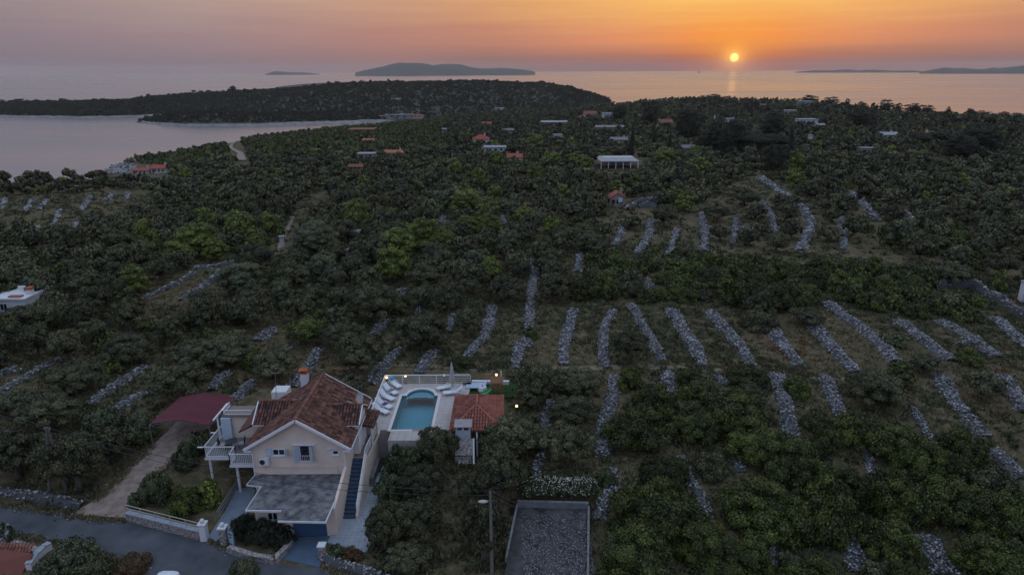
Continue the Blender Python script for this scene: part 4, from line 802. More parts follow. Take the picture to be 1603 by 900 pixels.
for (kind, m), nm, lab in ((('olive', 'OLIVE'), 'olive_grove', 'far grey green olive crowns merging into one grove'), (('bush', 'MACCHIA'), 'macchia', 'far dark green scrub merging into one cover'), (('bush', 'OLIVE'), 'macchia', 'far greyish scrub between the dark scrub'), (('round', 'LIME'), 'woodland', 'far fresh green tree crowns dotted over the groves'),
                           (('round', 'BUSHG'), 'woodland', 'far dark green crowns dotted over the groves'), (('round', 'PINE'), 'woodland', 'far dark pines near the ridge'), (('round', 'OLIVE'), 'olive_grove', 'far grey green trees near the ridge')):
    it = [t for t in REST if t[3] == kind and t[4] == m]
    for lo, hi, nl, sz, nlob in ((0, 170, 420, .16, 12), (170, 320, 150, .22, 8), (320, 2000, 42, .34, 5)):
        s = [t for t in it if lo <= t[7] < hi]
        if s: tag(merged(nm, s, kind, MT[m], nl, sz, nlob), lab + (' nearby' if hi == 170 else (' at middle distance' if hi == 320 else ' in the distance')), nm.replace('_', ' '), kind='stuff')
print('dense')
# forest cover of the peninsula
def cover(name, grid, zoff, n, rlo, rhi, lab, trange=(0, 1), m=PINE, skip=lambda u, v: False):
    S, T_, _ = grid.shape; it = []
    for k in range(n):
        u = frng.uniform(0, S - 1.001); v = frng.uniform(trange[0], trange[1]) * (T_ - 1.001); i, j = int(u), int(v); fu, fv = u - i, v - j
        p = grid[i, j] * (1 - fu) * (1 - fv) + grid[i + 1, j] * fu * (1 - fv) + grid[i, j + 1] * (1 - fu) * fv + grid[i + 1, j + 1] * fu * fv
        if p[2] > SEA + 1.2 and not skip(PENS[i] if name == 'forest' else 0, v / T_): it.append((p[0], p[1], frng.uniform(rlo, rhi) * (1.6 if frng.random() < .03 else 1), p[2]))
    A = np.array(it); V, F, T0 = crown('bush', 10, .45, 77, 4); Vb = []; a = frng.uniform(0, 6.28, len(A)); ca, sa = np.cos(a), np.sin(a)
    X = (V[None, :, 0] * ca[:, None] - V[None, :, 1] * sa[:, None]) * A[:, 2:3] + A[:, 0:1]; Y = (V[None, :, 0] * sa[:, None] + V[None, :, 1] * ca[:, None]) * A[:, 2:3] + A[:, 1:2]; Zz = V[None, :, 2] * A[:, 2:3] * frng.uniform(.8, 1.5, (len(A), 1)) + A[:, 3:4] - .3
    off = np.arange(len(A)) * len(V); tone = frng.uniform(-.3, .3, len(A))
    f3 = np.concatenate(F[1:]); t3 = np.concatenate(T0[1:]) + .25
    o = link(name, np_mesh(name, np.stack([X, Y, Zz], -1).reshape(-1, 3), [(F[0][None] + off[:, None, None]).reshape(-1, 4), (f3[None] + off[:, None, None]).reshape(-1, 3)],
              [np.clip(T0[0][None] + tone[:, None], 0, 1).ravel(), np.clip(t3[None] + tone[:, None], 0, 1).ravel()]), m); tag(o, lab, 'forest', kind='stuff')
cover('forest', PEN, 0, 17000, 1.7, 3.3, 'dark scrub forest covering the long peninsula', (.06, .72))
cover('scrub_forest', POINT, 0, 3200, 1.4, 2.8, 'dark scrub on the low rocky point of the peninsula', (.12, .98))
for cx, cy, w, h, k in [(375, 141, 11, 9, 'round'), (312, 147, 8, 7, 'umbrella'), (325, 147, 8, 6, 'umbrella'), (336, 147, 8, 6, 'umbrella'), (12, 162, 10, 6, 'round'), (42, 161, 14, 7, 'umbrella'), (112, 157, 6, 5, 'round'), (150, 154, 9, 4, 'umbrella'), (572, 126, 9, 5, 'round')]:
    u = np.interp(cx, PENS, np.arange(len(PENS))); i = int(u); j = int(np.argmax(PEN[i, :, 2])); p = PEN[i, j]; dd = math.hypot(p[0], p[1])
    tree(p[0], p[1], w / FPX * dd / 2, 1.0 * h / w, k, 'PINE', 'tiny tree standing above the crest of the far peninsula', 'trees on the crest of the peninsula', 'pine_tree', 'pine', z=p[2] - .5)

# ------------------------------------------------------------------ ground cover
def tufts(name, n, rmin, rmax, m, nb, size, hgt, lab, polys=None, amax=R(40), dens=None, zof=0):
    xs, ys = sample(n, rmin, rmax, amax); zs = zg(xs, ys); pxs, pys = PR(xs, ys, zs); ok = (pxs > -60) & (pxs < 1663) & (pys < 930)
    ok &= ~inpoly(pxs, pys, [(-400, 740), (0, 780), (110, 806), (212, 716), (300, 630), (240, 655), (283, 610), (330, 605), (370, 620), (620, 575), (790, 585), (795, 665), (740, 720), (600, 700), (570, 860), (640, 1000), (-400, 1200)])
    ok &= ~inpoly(pxs, pys, [(808, 790), (922, 790), (925, 960), (780, 960)])
    if polys: 
        o2 = np.zeros(n, bool)
        for p in polys: o2 |= inpoly(pxs, pys, p)
        ok &= o2
    if dens is not None: ok &= dens(xs, ys)
    P_ = np.stack([xs, ys, zs - .03], 1)[ok]; k = len(P_)
    s = frng.uniform(.5, 1.4, k); d = frng.normal(size=(k, nb, 3)) * np.array([1, 1, .6]); d[..., 2] = np.abs(d[..., 2]) + hgt; d /= np.linalg.norm(d, axis=2)[..., None]
    base = frng.normal(size=(k, nb, 3)) * (size * .8 * s)[:, None, None] * np.array([1, 1, 0]); L_ = (size * 1.6 * s)[:, None, None] * frng.uniform(.5, 1.2, (k, nb, 1)); w = np.cross(d, frng.normal(size=(k, nb, 3))); w /= np.linalg.norm(w, axis=2)[..., None]; w = w * L_ * .22
    p0 = P_[:, None] + base; p1 = p0 + d * L_; V = np.stack([p0 - w * .6, p0 + w * .6, (p0 + p1) / 2 + w, p1, ], 2).reshape(-1, 3)
    nf = k * nb; F = np.arange(nf * 4).reshape(nf, 4); t = np.clip(np.repeat(frng.uniform(.1, .9, k), nb) + frng.uniform(-.2, .2, nf), 0, 1)
    tag(link(name, np_mesh(name, V, [F], [t]), m), lab, name.replace('_', ' '), kind='stuff')
GRASSM = mat('dry grass blades', (0.055, 0.050, 0.025), (0.22, 0.185, 0.10), attr=True, rough=.9)
SCRUBG = mat('grey green low scrub', (0.032, 0.038, 0.018), (0.11, 0.115, 0.06), attr=True, rough=.9)
tufts('dry_grass', 26000, 40, 120, GRASSM, 9, .20, 1.1, 'dry tawny grass between the rubble banks and trees')
tufts('low_scrub', 17000, 40, 130, SCRUBG, 24, .26, .5, 'knee high grey green scrub on the open ground', dens=lambda x, y: vnoise(x, y, 7, 4) > -.25)
tufts('rusty_scrub', 3200, 55, 130, DRYF, 26, .30, .5, 'rust brown low scrub patches behind the pool and up the slope', dens=lambda x, y: vnoise(x, y, 9, 8) > .35)
tufts('far_scrub', 9000, 120, 240, SCRUBG, 14, .42, .5, 'low scrub between the far olives')
# ------------------------------------------------------------------ tiled roofs and small building helpers
trng = random.Random(5)
def tiled(b, O, u, v, L_, S_, inside=None, tw=.26, row=.38, skin=True, base=.5, var=.3):
    """clay barrel tiles over the plane O + a*u + c*v (a<L_, c<S_)"""
    O, u, v = Vector(O), Vector(u).normalized(), Vector(v).normalized(); n = u.cross(v).normalized()
    if n.z < 0: n = -n
    nc = max(1, round(L_ / tw)); nr = max(1, round(S_ / row)); tw = L_ / nc; row = S_ / nr
    for j in range(nr):
        for i in range(nc):
            a, c = (i + .5) * tw, (j + .5) * row
            if inside and not inside(a, c): continue
            p = O + u * (a + trng.uniform(-.01, .01)) + v * (j * row - .02); t = min(1, max(0, base + trng.gauss(0, var) * .8 + .10 * math.sin(a * 2.3) * math.sin(j * 1.1))); vs = []
            for (cc, hgt, rr) in ((0, .035, tw * .40), (row * 1.1, .0, tw * .33)):
                for k in range(5):
                    th = math.pi * k / 4; vs.append(p + v * cc + u * (-math.cos(th) * rr) + n * (hgt + math.sin(th) * tw * .34))
            b.add(vs, [(k, k + 1, k + 6, k + 5) for k in range(4)], t); b.add(vs[:5], [(0, 1, 2, 3, 4)], max(0, t - .3))
    return n
def ridge_caps(b, p, q, r=.15, step=.36, base=.55):
    p, q = Vector(p), Vector(q); n = max(1, int((q - p).length / step))
    for i in range(n):
        a = p + (q - p) * (i / n); c = p + (q - p) * ((i + 1.12) / n); b.tube([a, c], [r, r * .82], 8, min(1, max(0, base + trng.gauss(0, .2))))
def window(parent, c, w, h, axis='y', sill=True, frame_m=None, mull=1, depth=.06):
    """frame, panes and sill set on a wall. axis 'y' faces -y, 'x' faces +x. c = centre on the wall plane"""
    x, y, z = c; f = MB(); g = MB(); t = .06; fm = frame_m or WHITE
    def bx(b, a0, a1, z0, z1, d0, d1):
        if axis == 'y': b.box(x + a0, x + a1, y - d1, y - d0, z + z0, z + z1)
        else: b.box(x + d0, x + d1, y + a0, y + a1, z + z0, z + z1)
    bx(g, -w / 2 + t, w / 2 - t, -h / 2 + t, h / 2 - t, -.02, .012)
    bx(f, -w / 2, w / 2, h / 2 - t, h / 2, .0, depth); bx(f, -w / 2, w / 2, -h / 2, -h / 2 + t, .0, depth); bx(f, -w / 2, -w / 2 + t, -h / 2 + t, h / 2 - t, .0, depth); bx(f, w / 2 - t, w / 2, -h / 2 + t, h / 2 - t, .0, depth)
    for k in range(mull): a = -w / 2 + w * (k + 1) / (mull + 1); bx(f, a - t / 2, a + t / 2, -h / 2 + t, h / 2 - t, .0, depth - .01)
    o = f.build('window', fm, parent); g.build('pane', GLASS, o)
    if sill: s = MB(); bx(s, -w / 2 - .06, w / 2 + .06, -h / 2 - .07, -h / 2 - .003, .0, .14); s.build('sill', WHITE, o)
    return o
def railing(parent, pts, h=.95, gap=.13, m=None, name='railing', post=True, bars=None, closed=False):
    b = MB()
    for p, q in zip(pts[:-1], pts[1:]):
        p, q = Vector(p), Vector(q); L_ = (q - p).length; up = Vector((0, 0, 1))
        b.bar(p + up * h, q + up * h, .055, .05)
        if bars:
            for k in range(bars): z = h * (k + 1) / (bars + 1); b.bar(p + up * z, q + up * z, .025, .025)
        else:
            b.bar(p + up * .10, q + up * .10, .05, .04); n = int(L_ / gap)
            for k in range(n): c = p + (q - p) * ((k + .5) / n); b.bar(c + up * .1, c + up * h, .022, .022)
        for c in ((p, q) if not bars else [p + (q - p) * (k / max(1, round(L_ / 1.6))) for k in range(max(1, round(L_ / 1.6)) + 1)]): b.bar(c, c + up * (h + .02), .06, .06)
    return b.build(name, m or WHITE, parent)

# ------------------------------------------------------------------ the villa
V_ = thing('villa', 'pale pink villa with weathered hipped clay tile roof, blue garage and outside stairs', 'house', (-17, 48, 0))
gy = 48.3; XL, XR = -21.05, -13.45; YB = 56.3
b = MB()   # main walls, one shell with the gable
b.add([(XL, gy, 0), (XR, gy, 0), (XR, gy, 5.12), (-17.1, gy, 7.52), (XL, gy, 5.12), (XL, YB, 0), (XR, YB, 0), (XR, YB, 5.12), (-17.1, YB, 7.52), (XL, YB, 5.12)],
      [(0, 1, 2, 3, 4), (6, 5, 9, 8, 7), (1, 6, 7, 2), (5, 0, 4, 9), (2, 7, 8, 3), (3, 8, 9, 4)])
b.box(XL - 4.35, XL - .004, 53.8, 55.3, 0, 5.0); b.build('wall', PINKW, V_)
b = MB(); b.box(XL + .02, XR - .02, gy - .03, gy - .002, 3.42, 3.50); b.bar((-20.8, gy - .05, 3.35), (-14.2, gy - .05, 3.32), .05, .05); b.bar((-14.2, gy - .05, 3.34), (-14.2, gy - .05, 2.7), .05, .05); b.build('wall_pipe', PINKW, V_)
# roof
apex = (-17.1, 7.80); eL, eR = (-21.42, 5.22), (-12.95, 5.22)
rf = MB(); sl_ = math.hypot(apex[0] - eL[0], apex[1] - eL[1])
yA, yB_ = 47.9, 56.5
nl_ = Vector((-(apex[1] - eL[1]), 0, apex[0] - eL[0])).normalized()
rf.plate([(eL[0], yA, eL[1]), (apex[0], yA, apex[1]), (apex[0], yB_, apex[1]), (eL[0], yB_, eL[1])], .12, .05)
rf.plate([(apex[0], yA, apex[1]), (eR[0], yA, eR[1]), (eR[0], yB_, eR[1]), (apex[0], yB_, apex[1])], .12, .05)
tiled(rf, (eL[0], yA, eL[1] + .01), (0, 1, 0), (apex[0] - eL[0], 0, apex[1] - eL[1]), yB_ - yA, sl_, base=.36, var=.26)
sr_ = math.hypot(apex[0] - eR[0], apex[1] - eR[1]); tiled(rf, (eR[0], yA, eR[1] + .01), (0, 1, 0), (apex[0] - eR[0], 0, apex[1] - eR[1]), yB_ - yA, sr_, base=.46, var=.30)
ridge_caps(rf, (apex[0], yA, apex[1] + .05), (apex[0], yB_, apex[1] + .05), .16, .38, .6)
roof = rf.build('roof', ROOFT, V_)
# dormers: ridge runs across the house
def dormer(x_out, x_in, y0, y1, z0, z1, side):
    b = MB(); d = MB(); ym = y1
    b.plate([(x_out, y0, z0), (x_in, y0, z0), (x_in, ym, z1), (x_out, ym, z1)], .10, .05)
    b.plate([(x_out, ym, z1), (x_in, ym, z1), (x_in, ym + (ym - y0), z0), (x_out, ym + (ym - y0), z0)], .10, .05)
    L_ = abs(x_in - x_out); xa = min(x_in, x_out); s = math.hypot(ym - y0, z1 - z0)
    tiled(b, (xa, y0, z0 + .01), (1, 0, 0), (0, ym - y0, z1 - z0), L_, s, base=.30, var=.25); tiled(b, (xa, ym + (ym - y0), z0 + .01), (1, 0, 0), (0, -(ym - y0), z1 - z0), L_, s, base=.30, var=.25)
    ridge_caps(b, (x_out, ym, z1 + .05), (x_in, ym, z1 + .05), .13, .38)
    b.build('dormer_roof', ROOFT, V_)
    xi = x_out + (.2 if side < 0 else -.2)
    d.add([(xi, y0 + .22, 3.0), (x_in, y0 + .22, 3.0), (x_in, y0 + .22, z0 + .02), (xi, y0 + .22, z0 + .02), (xi, 2 * ym - y0 - .22, 3.0), (xi, 2 * ym - y0 - .22, z0 + .02), (xi, ym, z1 - .16), (x_in, 2 * ym - y0 - .22, 3.0), (x_in, 2 * ym - y0 - .22, z0 + .02)],
          [(0, 1, 2, 3), (4, 0, 3, 6, 5), (7, 4, 5, 8)]); d.build('dormer_wall', WHITEW if side > 0 else PINKW, V_)
    e = MB(); e.bar((x_out, y0 - .03, z0 + .05), (x_out, ym, z1 + .05), .09, .10); e.bar((x_out, ym, z1 + .05), (x_out, 2 * ym - y0 + .03, z0 + .05), .09, .10); e.bar((x_out, y0 - .02, z0 - .05), (x_in, y0 - .02, z0 - .05), .05, .07); e.build('verge', WHITE, V_)
dormer(-21.75, -18.4, 50.9, 52.8, 5.75, 7.0, -1)
dormer(-12.75, -15.6, 50.6, 52.3, 5.85, 6.85, 1)
b = MB(); b.plate([(-21.85, 50.95, 5.62), (-23.2, 51.25, 4.85), (-22.6, 53.6, 5.35), (-21.85, 52.8, 6.7)], .08, .1); b.add([(-21.86, 50.97, 5.68), (-23.15, 51.28, 4.93), (-21.86, 52.75, 6.75)], [(0, 2, 1)], .35)
tiled(b, (-21.85, 50.9, 5.66), (0, 1, .0), (-1.3, .3, -.75), 1.9, 1.5, inside=lambda a, c: a > c * .35 + .05 and a < 1.9 - c * .1, base=.3, var=.2); b.build('side_roof', ROOFT, V_)
b = MB(); b.plate([(-13.6, 52.55, 4.8), (-11.95, 52.1, 4.8), (-11.7, 54.1, 5.32), (-13.3, 54.5, 5.32)], .10, .3)
tiled(b, (-13.6, 52.55, 4.83), (1.65, -.45, 0), (.28, 1.97, .52), 1.7, 2.05, base=.28, var=.15); b.build('porch_roof', ROOFT, V_)
b = MB(); b.bar((-12.15, 52.35, 2.93), (-12.15, 52.35, 4.7), .14, .14); b.bar((-12.95, 52.55, 2.93), (-12.95, 52.55, 4.72), .14, .14); b.build('porch_post', WHITEW, V_)
b = MB(); b.box(-13.4, -12.1, 54.2, 54.4, 2.93, 4.75); b.build('porch_wall', mat('cream render', (.55, .47, .36), rough=.9), V_)
# barge boards and gutters on the gable
b = MB()
for e in (eL, eR): b.bar((e[0], yA - .05, e[1] - .03), (apex[0], yA - .05, apex[1] - .03), .10, .22); 
b.box(XL - .42, XL + .12, 47.92, 48.28, 4.93, 5.13); b.box(XR - .12, XR + .46, 47.92, 48.28, 4.93, 5.13)
b.bar((eL[0] - .05, yA, eL[1] - .04), (eL[0] - .05, yB_, eL[1] - .04), .11, .1); b.bar((eR[0] + .05, yA, eR[1] - .04), (eR[0] + .05, yB_, eR[1] - .04), .11, .1)
b.bar((XL + .1, gy - .06, 4.95), (XL + .1, gy - .06, 2.7), .08, .08); b.bar((XR - .08, gy - .06, 4.95), (XR - .08, gy - .06, 2.7), .08, .08); b.bar((apex[0], yB_ + .04, apex[1] + .02), (eR[0], yB_ + .04, eR[1] + .04), .08, .12); b.build('eaves_trim', WHITE, V_)
# openings of the gable wall
c = WY(436.5, 707, gy); w = window(V_, (c[0], gy, c[2]), 1.0, .58, mull=1)
s = MB(); s.box(c[0] - 1.0, c[0] - .54, gy - .10, gy - .03, c[2] - .30, c[2] + .30); s.build('shutter', SHUT, w); s = MB(); s.bar((c[0] + .56, gy - .04, c[2]), (c[0] + .76, gy - .40, c[2]), .05, .60); s.build('shutter', SHUT, w)
c = WY(477.5, 708, gy); zc = c[2]
b = MB(); b.box(c[0] - .36, c[0] + .36, gy - .02, gy + .03, zc - .70, zc + .62); d = b.build('balcony_door', GLASS, V_); b = MB(); b.box(c[0] - .43, c[0] - .36, gy - .05, gy - .003, zc - .7, zc + .68); b.box(c[0] + .36, c[0] + .43, gy - .05, gy - .003, zc - .7, zc + .68); b.box(c[0] - .36, c[0] + .36, gy - .05, gy - .003, zc + .62, zc + .68)
b.box(c[0] - .9, c[0] + .9, gy - .16, gy - .004, zc + .72, zc + .80); b.build('frame', WHITE, d)
for s_ in (-1, 1):
    s = MB(); s.bar((c[0] + s_ * .42, gy - .06, zc - .03), (c[0] + s_ * .72, gy - .50, zc - .03), .045, 1.34); s.build('shutter', SHUT, d)
b = MB(); b.box(c[0] - .42, c[0] + .42, gy - .10, gy - .052, zc - .78, zc - .702)
for k in range(6): b.bar((c[0] - .36 + k * .144, gy - .09, zc - .7), (c[0] - .36 + k * .144, gy - .09, zc - .25), .02, .02)
b.bar((c[0] - .4, gy - .09, zc - .24), (c[0] + .4, gy - .09, zc - .24), .03, .03); b.build('guard_rail', WHITE, d)
c = WY(525.5, 707.5, gy); window(V_, (c[0], gy, c[2]), .50, .40, mull=0)
b = MB(); c = WY(522, 702.5, gy); b.box(c[0] - .55, c[0] + .42, gy - .12, gy - .004, c[2] - .02, c[2] + .03); b.build('lintel', WHITEW, V_)
c = WY(415.5, 719, gy); b = MB(); b.box(c[0] - .37, c[0] + .37, gy - .40, gy - .06, c[2] - .30, c[2] + .28); ac = b.build('air_conditioner', WPLAS, V_)
b = MB(); b.tube([(c[0] - .12, gy - .41, c[2]), (c[0] - .12, gy - .43, c[2])], .22, 16); b.build('fan_grille', DARKM, ac)
# chimney, antennas, dish
b = MB(); b.box(-19.05, -18.45, 55.9, 56.5, 5.2, 8.05); ch = b.build('chimney', WHITEW, V_)
b = MB(); b.box(-19.1, -18.4, 55.85, 56.55, 8.05, 8.12)
for x in (-19.12, -18.52): b.box(x + .02, x + .14, 55.88, 56.52, 8.12, 8.36)
b.plate([(-19.12, 55.85, 8.36), (-18.38, 55.85, 8.36), (-18.38, 56.2, 8.54), (-19.12, 56.2, 8.54)], .05); b.plate([(-19.12, 56.55, 8.36), (-18.38, 56.55, 8.36), (-18.38, 56.2, 8.54), (-19.12, 56.2, 8.54)], .05); b.build('chimney_cap', ORANGEB, ch)
for (px, pt, pb) in ((431, 584, 611), (411.5, 611.5, 626)):
    p = WY(px, pb, 57.9); q = WY(px, pt, 57.9); b = MB(); b.bar((p[0], 57.9, p[2] - .8), (q[0], 57.9, q[2]), .045, .045); b.bar((q[0] - .35, 57.9, q[2]), (q[0] + .35, 57.9, q[2]), .03, .03)
    for k in range(5): b.bar((q[0] - .32 + .16 * k, 57.75, q[2]), (q[0] - .32 + .16 * k, 58.05, q[2]), .015, .015)
    b.build('antenna', METAL, V_)
dc = Vector(WY(561.5, 623, 53.6)); b = MB(); ns = Vector((.9, -.35, .25)).normalized(); a1 = ns.cross(Vector((0, 0, 1))).normalized(); a2 = a1.cross(ns); vs = [dc]; n = 18
for rr_, dd in ((.25, .02), (.52, .10)):
    for k in range(n): th = 6.283 * k / n; vs.append(dc + (a1 * math.cos(th) + a2 * math.sin(th)) * rr_ + ns * dd)
b.add(vs, [(0, 1 + k, 1 + (k + 1) % n) for k in range(n)] + [(1 + k, 1 + n + k, 1 + n + (k + 1) % n, 1 + (k + 1) % n) for k in range(n)]); b.bar(dc - ns * .03, dc + Vector((-.1, 0, -1.0)), .05, .05); b.bar(dc - a2 * .45 + ns * .05, dc + ns * .5, .03, .03); b.build('satellite_dish', mat('dish grey', (.42, .44, .47), rough=.5), V_)
p = Vector(WY(551, 632, 53.3)); b = MB(); b.bar(p + Vector((0, 0, -.7)), p + Vector((0, 0, .1)), .04, .04); b.bar(p + Vector((-.4, 0, .25)), p + Vector((.45, .1, -.15)), .03, .03)
for k in range(5): q = p + Vector((-.4, 0, .25)).lerp(Vector((.45, .1, -.15)), k / 4); b.bar(q - Vector((0, .14, 0)), q + Vector((0, .14, 0)), .02, .02)
b.build('antenna', WPLAS, V_)
# rear service box with the pale slab behind the roof
b = MB(); b.box(-22.6, -21.2, 57.0 + .9, 59.3, 1.5, 5.3); b.build('rear_annex', WHITEW, V_)
# side wing: flat roof with balustrade
b = MB(); b.box(XL - 4.5, XL - .002, 53.65, 55.45, 5.003, 5.16); b.build('wing_slab', mat('tan flat roof', (.22, .18, .17), rough=.95), V_)
railing(V_, [(-25.45, 55.3, 5.16), (-25.45, 53.75, 5.16), (-22.9, 53.75, 5.16)], .45, .16, WHITE, 'balustrade')
b = MB(); b.box(-25.6, -24.75, 53.45, 53.797, 2.93, 4.96); b.build('wing_panel', SHUT, V_)
# terrace and balcony slab
b = MB(); b.prism([(-26.0, 50.5), (-23.45, 50.5), (-23.45, 49.35), (XL - .003, 49.35), (XL - .003, 53.79), (-26.0, 53.79)], 2.68, 2.90); b.prism([(-26.0, 53.8), (XL - 4.36, 53.8), (XL - 4.36, 56.4), (-26.0, 56.4)], 2.68, 2.90); b.build('terrace_slab', WHITEW, V_)
b = MB(); b.prism([(-25.9, 50.6), (-23.35, 50.6), (-23.35, 49.45), (XL - .006, 49.45), (XL - .006, 53.78), (-25.9, 53.78)], 2.902, 2.925); b.build('terrace_floor', GREYT, V_)
railing(V_, [(-25.95, 56.2, 2.9), (-25.95, 50.55, 2.9), (-23.4, 50.55, 2.9), (-23.4, 49.4, 2.9), (-21.1, 49.4, 2.9)], 1.0, .145, WHITE, 'balcony_railing')
b = MB(); b.bar((-26.1, 56.2, 2.9), (-26.1, 56.2, 4.9), .12, .12); b.bar((-26.1, 54.0, 2.9), (-26.1, 54.0, 4.9), .12, .12); b.bar((-26.1, 53.2, 4.95), (-26.1, 56.3, 4.95), .12, .12); b.bar((-26.5, 50.6, 3.85), (-25.9, 50.6, 3.85), .10, .06); b.bar((-26.4, 53.0, 3.85), (-25.9, 53.0, 3.85), .1, .06); b.build('pergola_frame', WHITE, V_)
for x, y in ((-25.7, 50.75), (-23.0, 49.7)): b = MB(); b.tube([(x, y, -.2), (x, y, 2.68)], .11, 12); b.build('balcony_post', WHITEW, V_)
# garage with the flat concrete roof
out = [(-13.62, 42.15), (-17.2, 42.3), (-17.17, 43.5), (-20.05, 43.6), (-19.95, 46.7), (-21.2, 46.92), (-21.02, gy - .004), (-13.5, gy - .004)]
b = MB(); b.prism(out, 2.52, 2.66); g = b.build('garage_slab', WHITEW, V_)
def inset(poly, d):
    cx = sum(p[0] for p in poly) / len(poly); cy = sum(p[1] for p in poly) / len(poly); return [(p[0] + (d if p[0] < cx else -d), p[1] + (d if p[1] < cy - 0 else 0)) for p in poly]
b = MB(); b.prism(inset(out, .09), 2.664, 2.70); b.build('garage_roof', CONC, g)
b = MB(); b.box(-13.98, -13.70, 44.0, gy - .004, 0, 2.515); b.box(-17.2, -16.75, 44.0, 44.3, 0, 2.515); b.box(-14.2, -13.98, 44.0, 44.3, 0, 2.515); b.box(-16.75, -14.2, 44.0, 44.3, 2.3, 2.515); b.box(-19.75, -17.2, 44.5, 44.75, 0, 2.515); b.box(-19.75, -19.5, 44.75, gy, 0, 2.515); b.build('garage_wall', PINKW, V_)
b = MB(); b.box(-16.75, -14.2, 44.06, 44.12, 0, 2.3)
for k in range(14): x = -16.7 + k * .18; b.box(x, x + .13, 44.035, 44.058, .04, 2.26)
b.build('garage_door', BLUEP, V_)
b = MB(); b.bar((-20.1, 46.3, 0), (-20.1, 46.3, 2.5), .16, .16); b.build('garage_post', mat('reddish post paint', (.30, .10, .09), rough=.8), V_)
window(V_, (-18.4, 44.5, 1.5), .8, .7, mull=1)
# outside stairs with blue treads
y0s, y1s, ns_ = 46.0, 50.4, 15
b = MB()
for k in range(ns_): z1 = .1 + (2.9 - .1) * (k + 1) / ns_; ya = y0s + (y1s - y0s) * k / ns_; b.box(-13.46, -12.46, ya, y1s, .0 if k == 0 else z1 - (2.8 / ns_) + .002, z1)
st_ = b.build('staircase', BLUES, V_)
b = MB(); b.add([(-12.45, 45.9, 0), (-12.25, 45.9, 0), (-12.25, 50.4, 0), (-12.45, 50.4, 0), (-12.45, 45.9, .5), (-12.25, 45.9, .5), (-12.25, 50.4, 3.35), (-12.45, 50.4, 3.35)], [(0, 3, 2, 1), (4, 5, 6, 7), (0, 1, 5, 4), (1, 2, 6, 5), (2, 3, 7, 6), (3, 0, 4, 7)])
b.add([(-13.69, 44.3, 2.5), (-13.47, 44.3, 2.5), (-13.47, gy, 2.5), (-13.69, gy, 2.5), (-13.69, 44.3, 2.52), (-13.47, 44.3, 2.52), (-13.47, gy, 3.4), (-13.69, gy, 3.4)], [(4, 5, 6, 7), (1, 2, 6, 5), (3, 0, 4, 7), (0, 1, 5, 4), (0, 3, 2, 1), (2, 3, 7, 6)])
b.box(-13.697, -13.47, 44.02, gy - .01, 0, 2.498); b.build('stair_wall', PINKW, V_)
railing(V_, [(-12.35, 46.0, .5), (-12.35, 50.4, 3.35 - .35), (-12.15, 54.9, 3.0)], .85, .5, WHITE, 'stair_railing', bars=4)
b = MB(); b.prism([(XR + .004, 50.4), (-12.25, 50.4), (-12.0, 55.0), (XR + .004, 55.0)], 2.62, 2.90); b.prism([(-12.9, 50.41), (-12.26, 50.41), (-12.3, 55.0), (-12.9, 55.0)], 0.0, 2.62); b.build('landing_wall', PINKW, V_)
b = MB(); b.prism([(XR + .01, 50.45), (-12.3, 50.45), (-12.07, 54.2), (XR + .01, 54.2)], 2.902, 2.92); b.build('landing_floor', BROWNT, V_)
b = MB(); b.prism([(-12.24, 50.4), (-11.9, 50.4), (-11.9, 53.5), (-12.24, 53.5)], 0, .9); b.build('utility_box', CONC, V_)
for x0, x1 in ((-25.0, -22.5),): pass

# ------------------------------------------------------------------ pool terrace
b = MB()
AX, AY, AR = -9.2, 61.75, 1.38; px0, px1, py0, py1 = -11.05, -7.45, 55.05, 61.8
arc = [(AX + AR * math.cos(math.pi * k / 14), AY + AR * math.sin(math.pi * k / 14) * 1.05) for k in range(15)]
hole = [(px0, py0), (px1, py0), (px1, py1)] + [(AX + AR, py1)] + arc[1:-1] + [(AX - AR, py1), (px0, py1)]
outl = [(-11.0, 53.15), (-5.72, 53.15), (-5.72, 56.5), (-5.5, 58.2), (-4.45, 61.9), (-4.25, 64.6), (-13.2, 64.55), (-13.1, 55.02), (-11.0, 55.02)]
import mathutils.geometry as mg
def slab_with_hole(b, outer, hole, z, t=.5):
    tri = mg.tessellate_polygon([[Vector((x, y, 0)) for x, y in outer], [Vector((x, y, 0)) for x, y in hole]]); pts = outer + hole; b.add([(x, y, z) for x, y in pts], [tuple(f) for f in tri], t)
P_ = thing('pool_terrace', 'pale travertine terrace with swimming pool raised behind the villa', 'swimming pool', (-9, 58, 0))
slab_with_hole(b, outl, hole, 2.9)
n = len(outl); b.add([(x, y, -.2) for x, y in outl] + [(x, y, 2.9) for x, y in outl], [(i, (i + 1) % n, n + (i + 1) % n, n + i) for i in range(n)]); b.build('terrace', DECKM, P_)
b = MB(); n = len(hole)
b.add([(x, y, 1.6) for x, y in hole] + [(x, y, 2.9) for x, y in hole], [(i, (i + 1) % n, n + (i + 1) % n, n + i) for i in range(n)] + [tuple(range(n))])
POOLT = mat('blue pool tile', (.15, .36, .43), (.13, .32, .385), scale=6, rough=.4); b.build('basin', POOLT, P_)
b = MB(); 
b.prism([(AX + (AR - .05) * math.cos(math.pi * k / 12), 61.85 + (AR - .05) * math.sin(math.pi * k / 12)) for k in range(13)], 2.5, 2.62); b.prism([(AX + .75 * math.cos(math.pi * k / 12), 61.80 + .75 * math.sin(math.pi * k / 12)) for k in range(13)], 2.622, 2.70); b.build('pool_steps', mat('pale pool step', (.30, .45, .52), rough=.5), P_)
b = MB(); b.add([(x, y, 2.76) for x, y in hole], [tuple(range(len(hole)))])
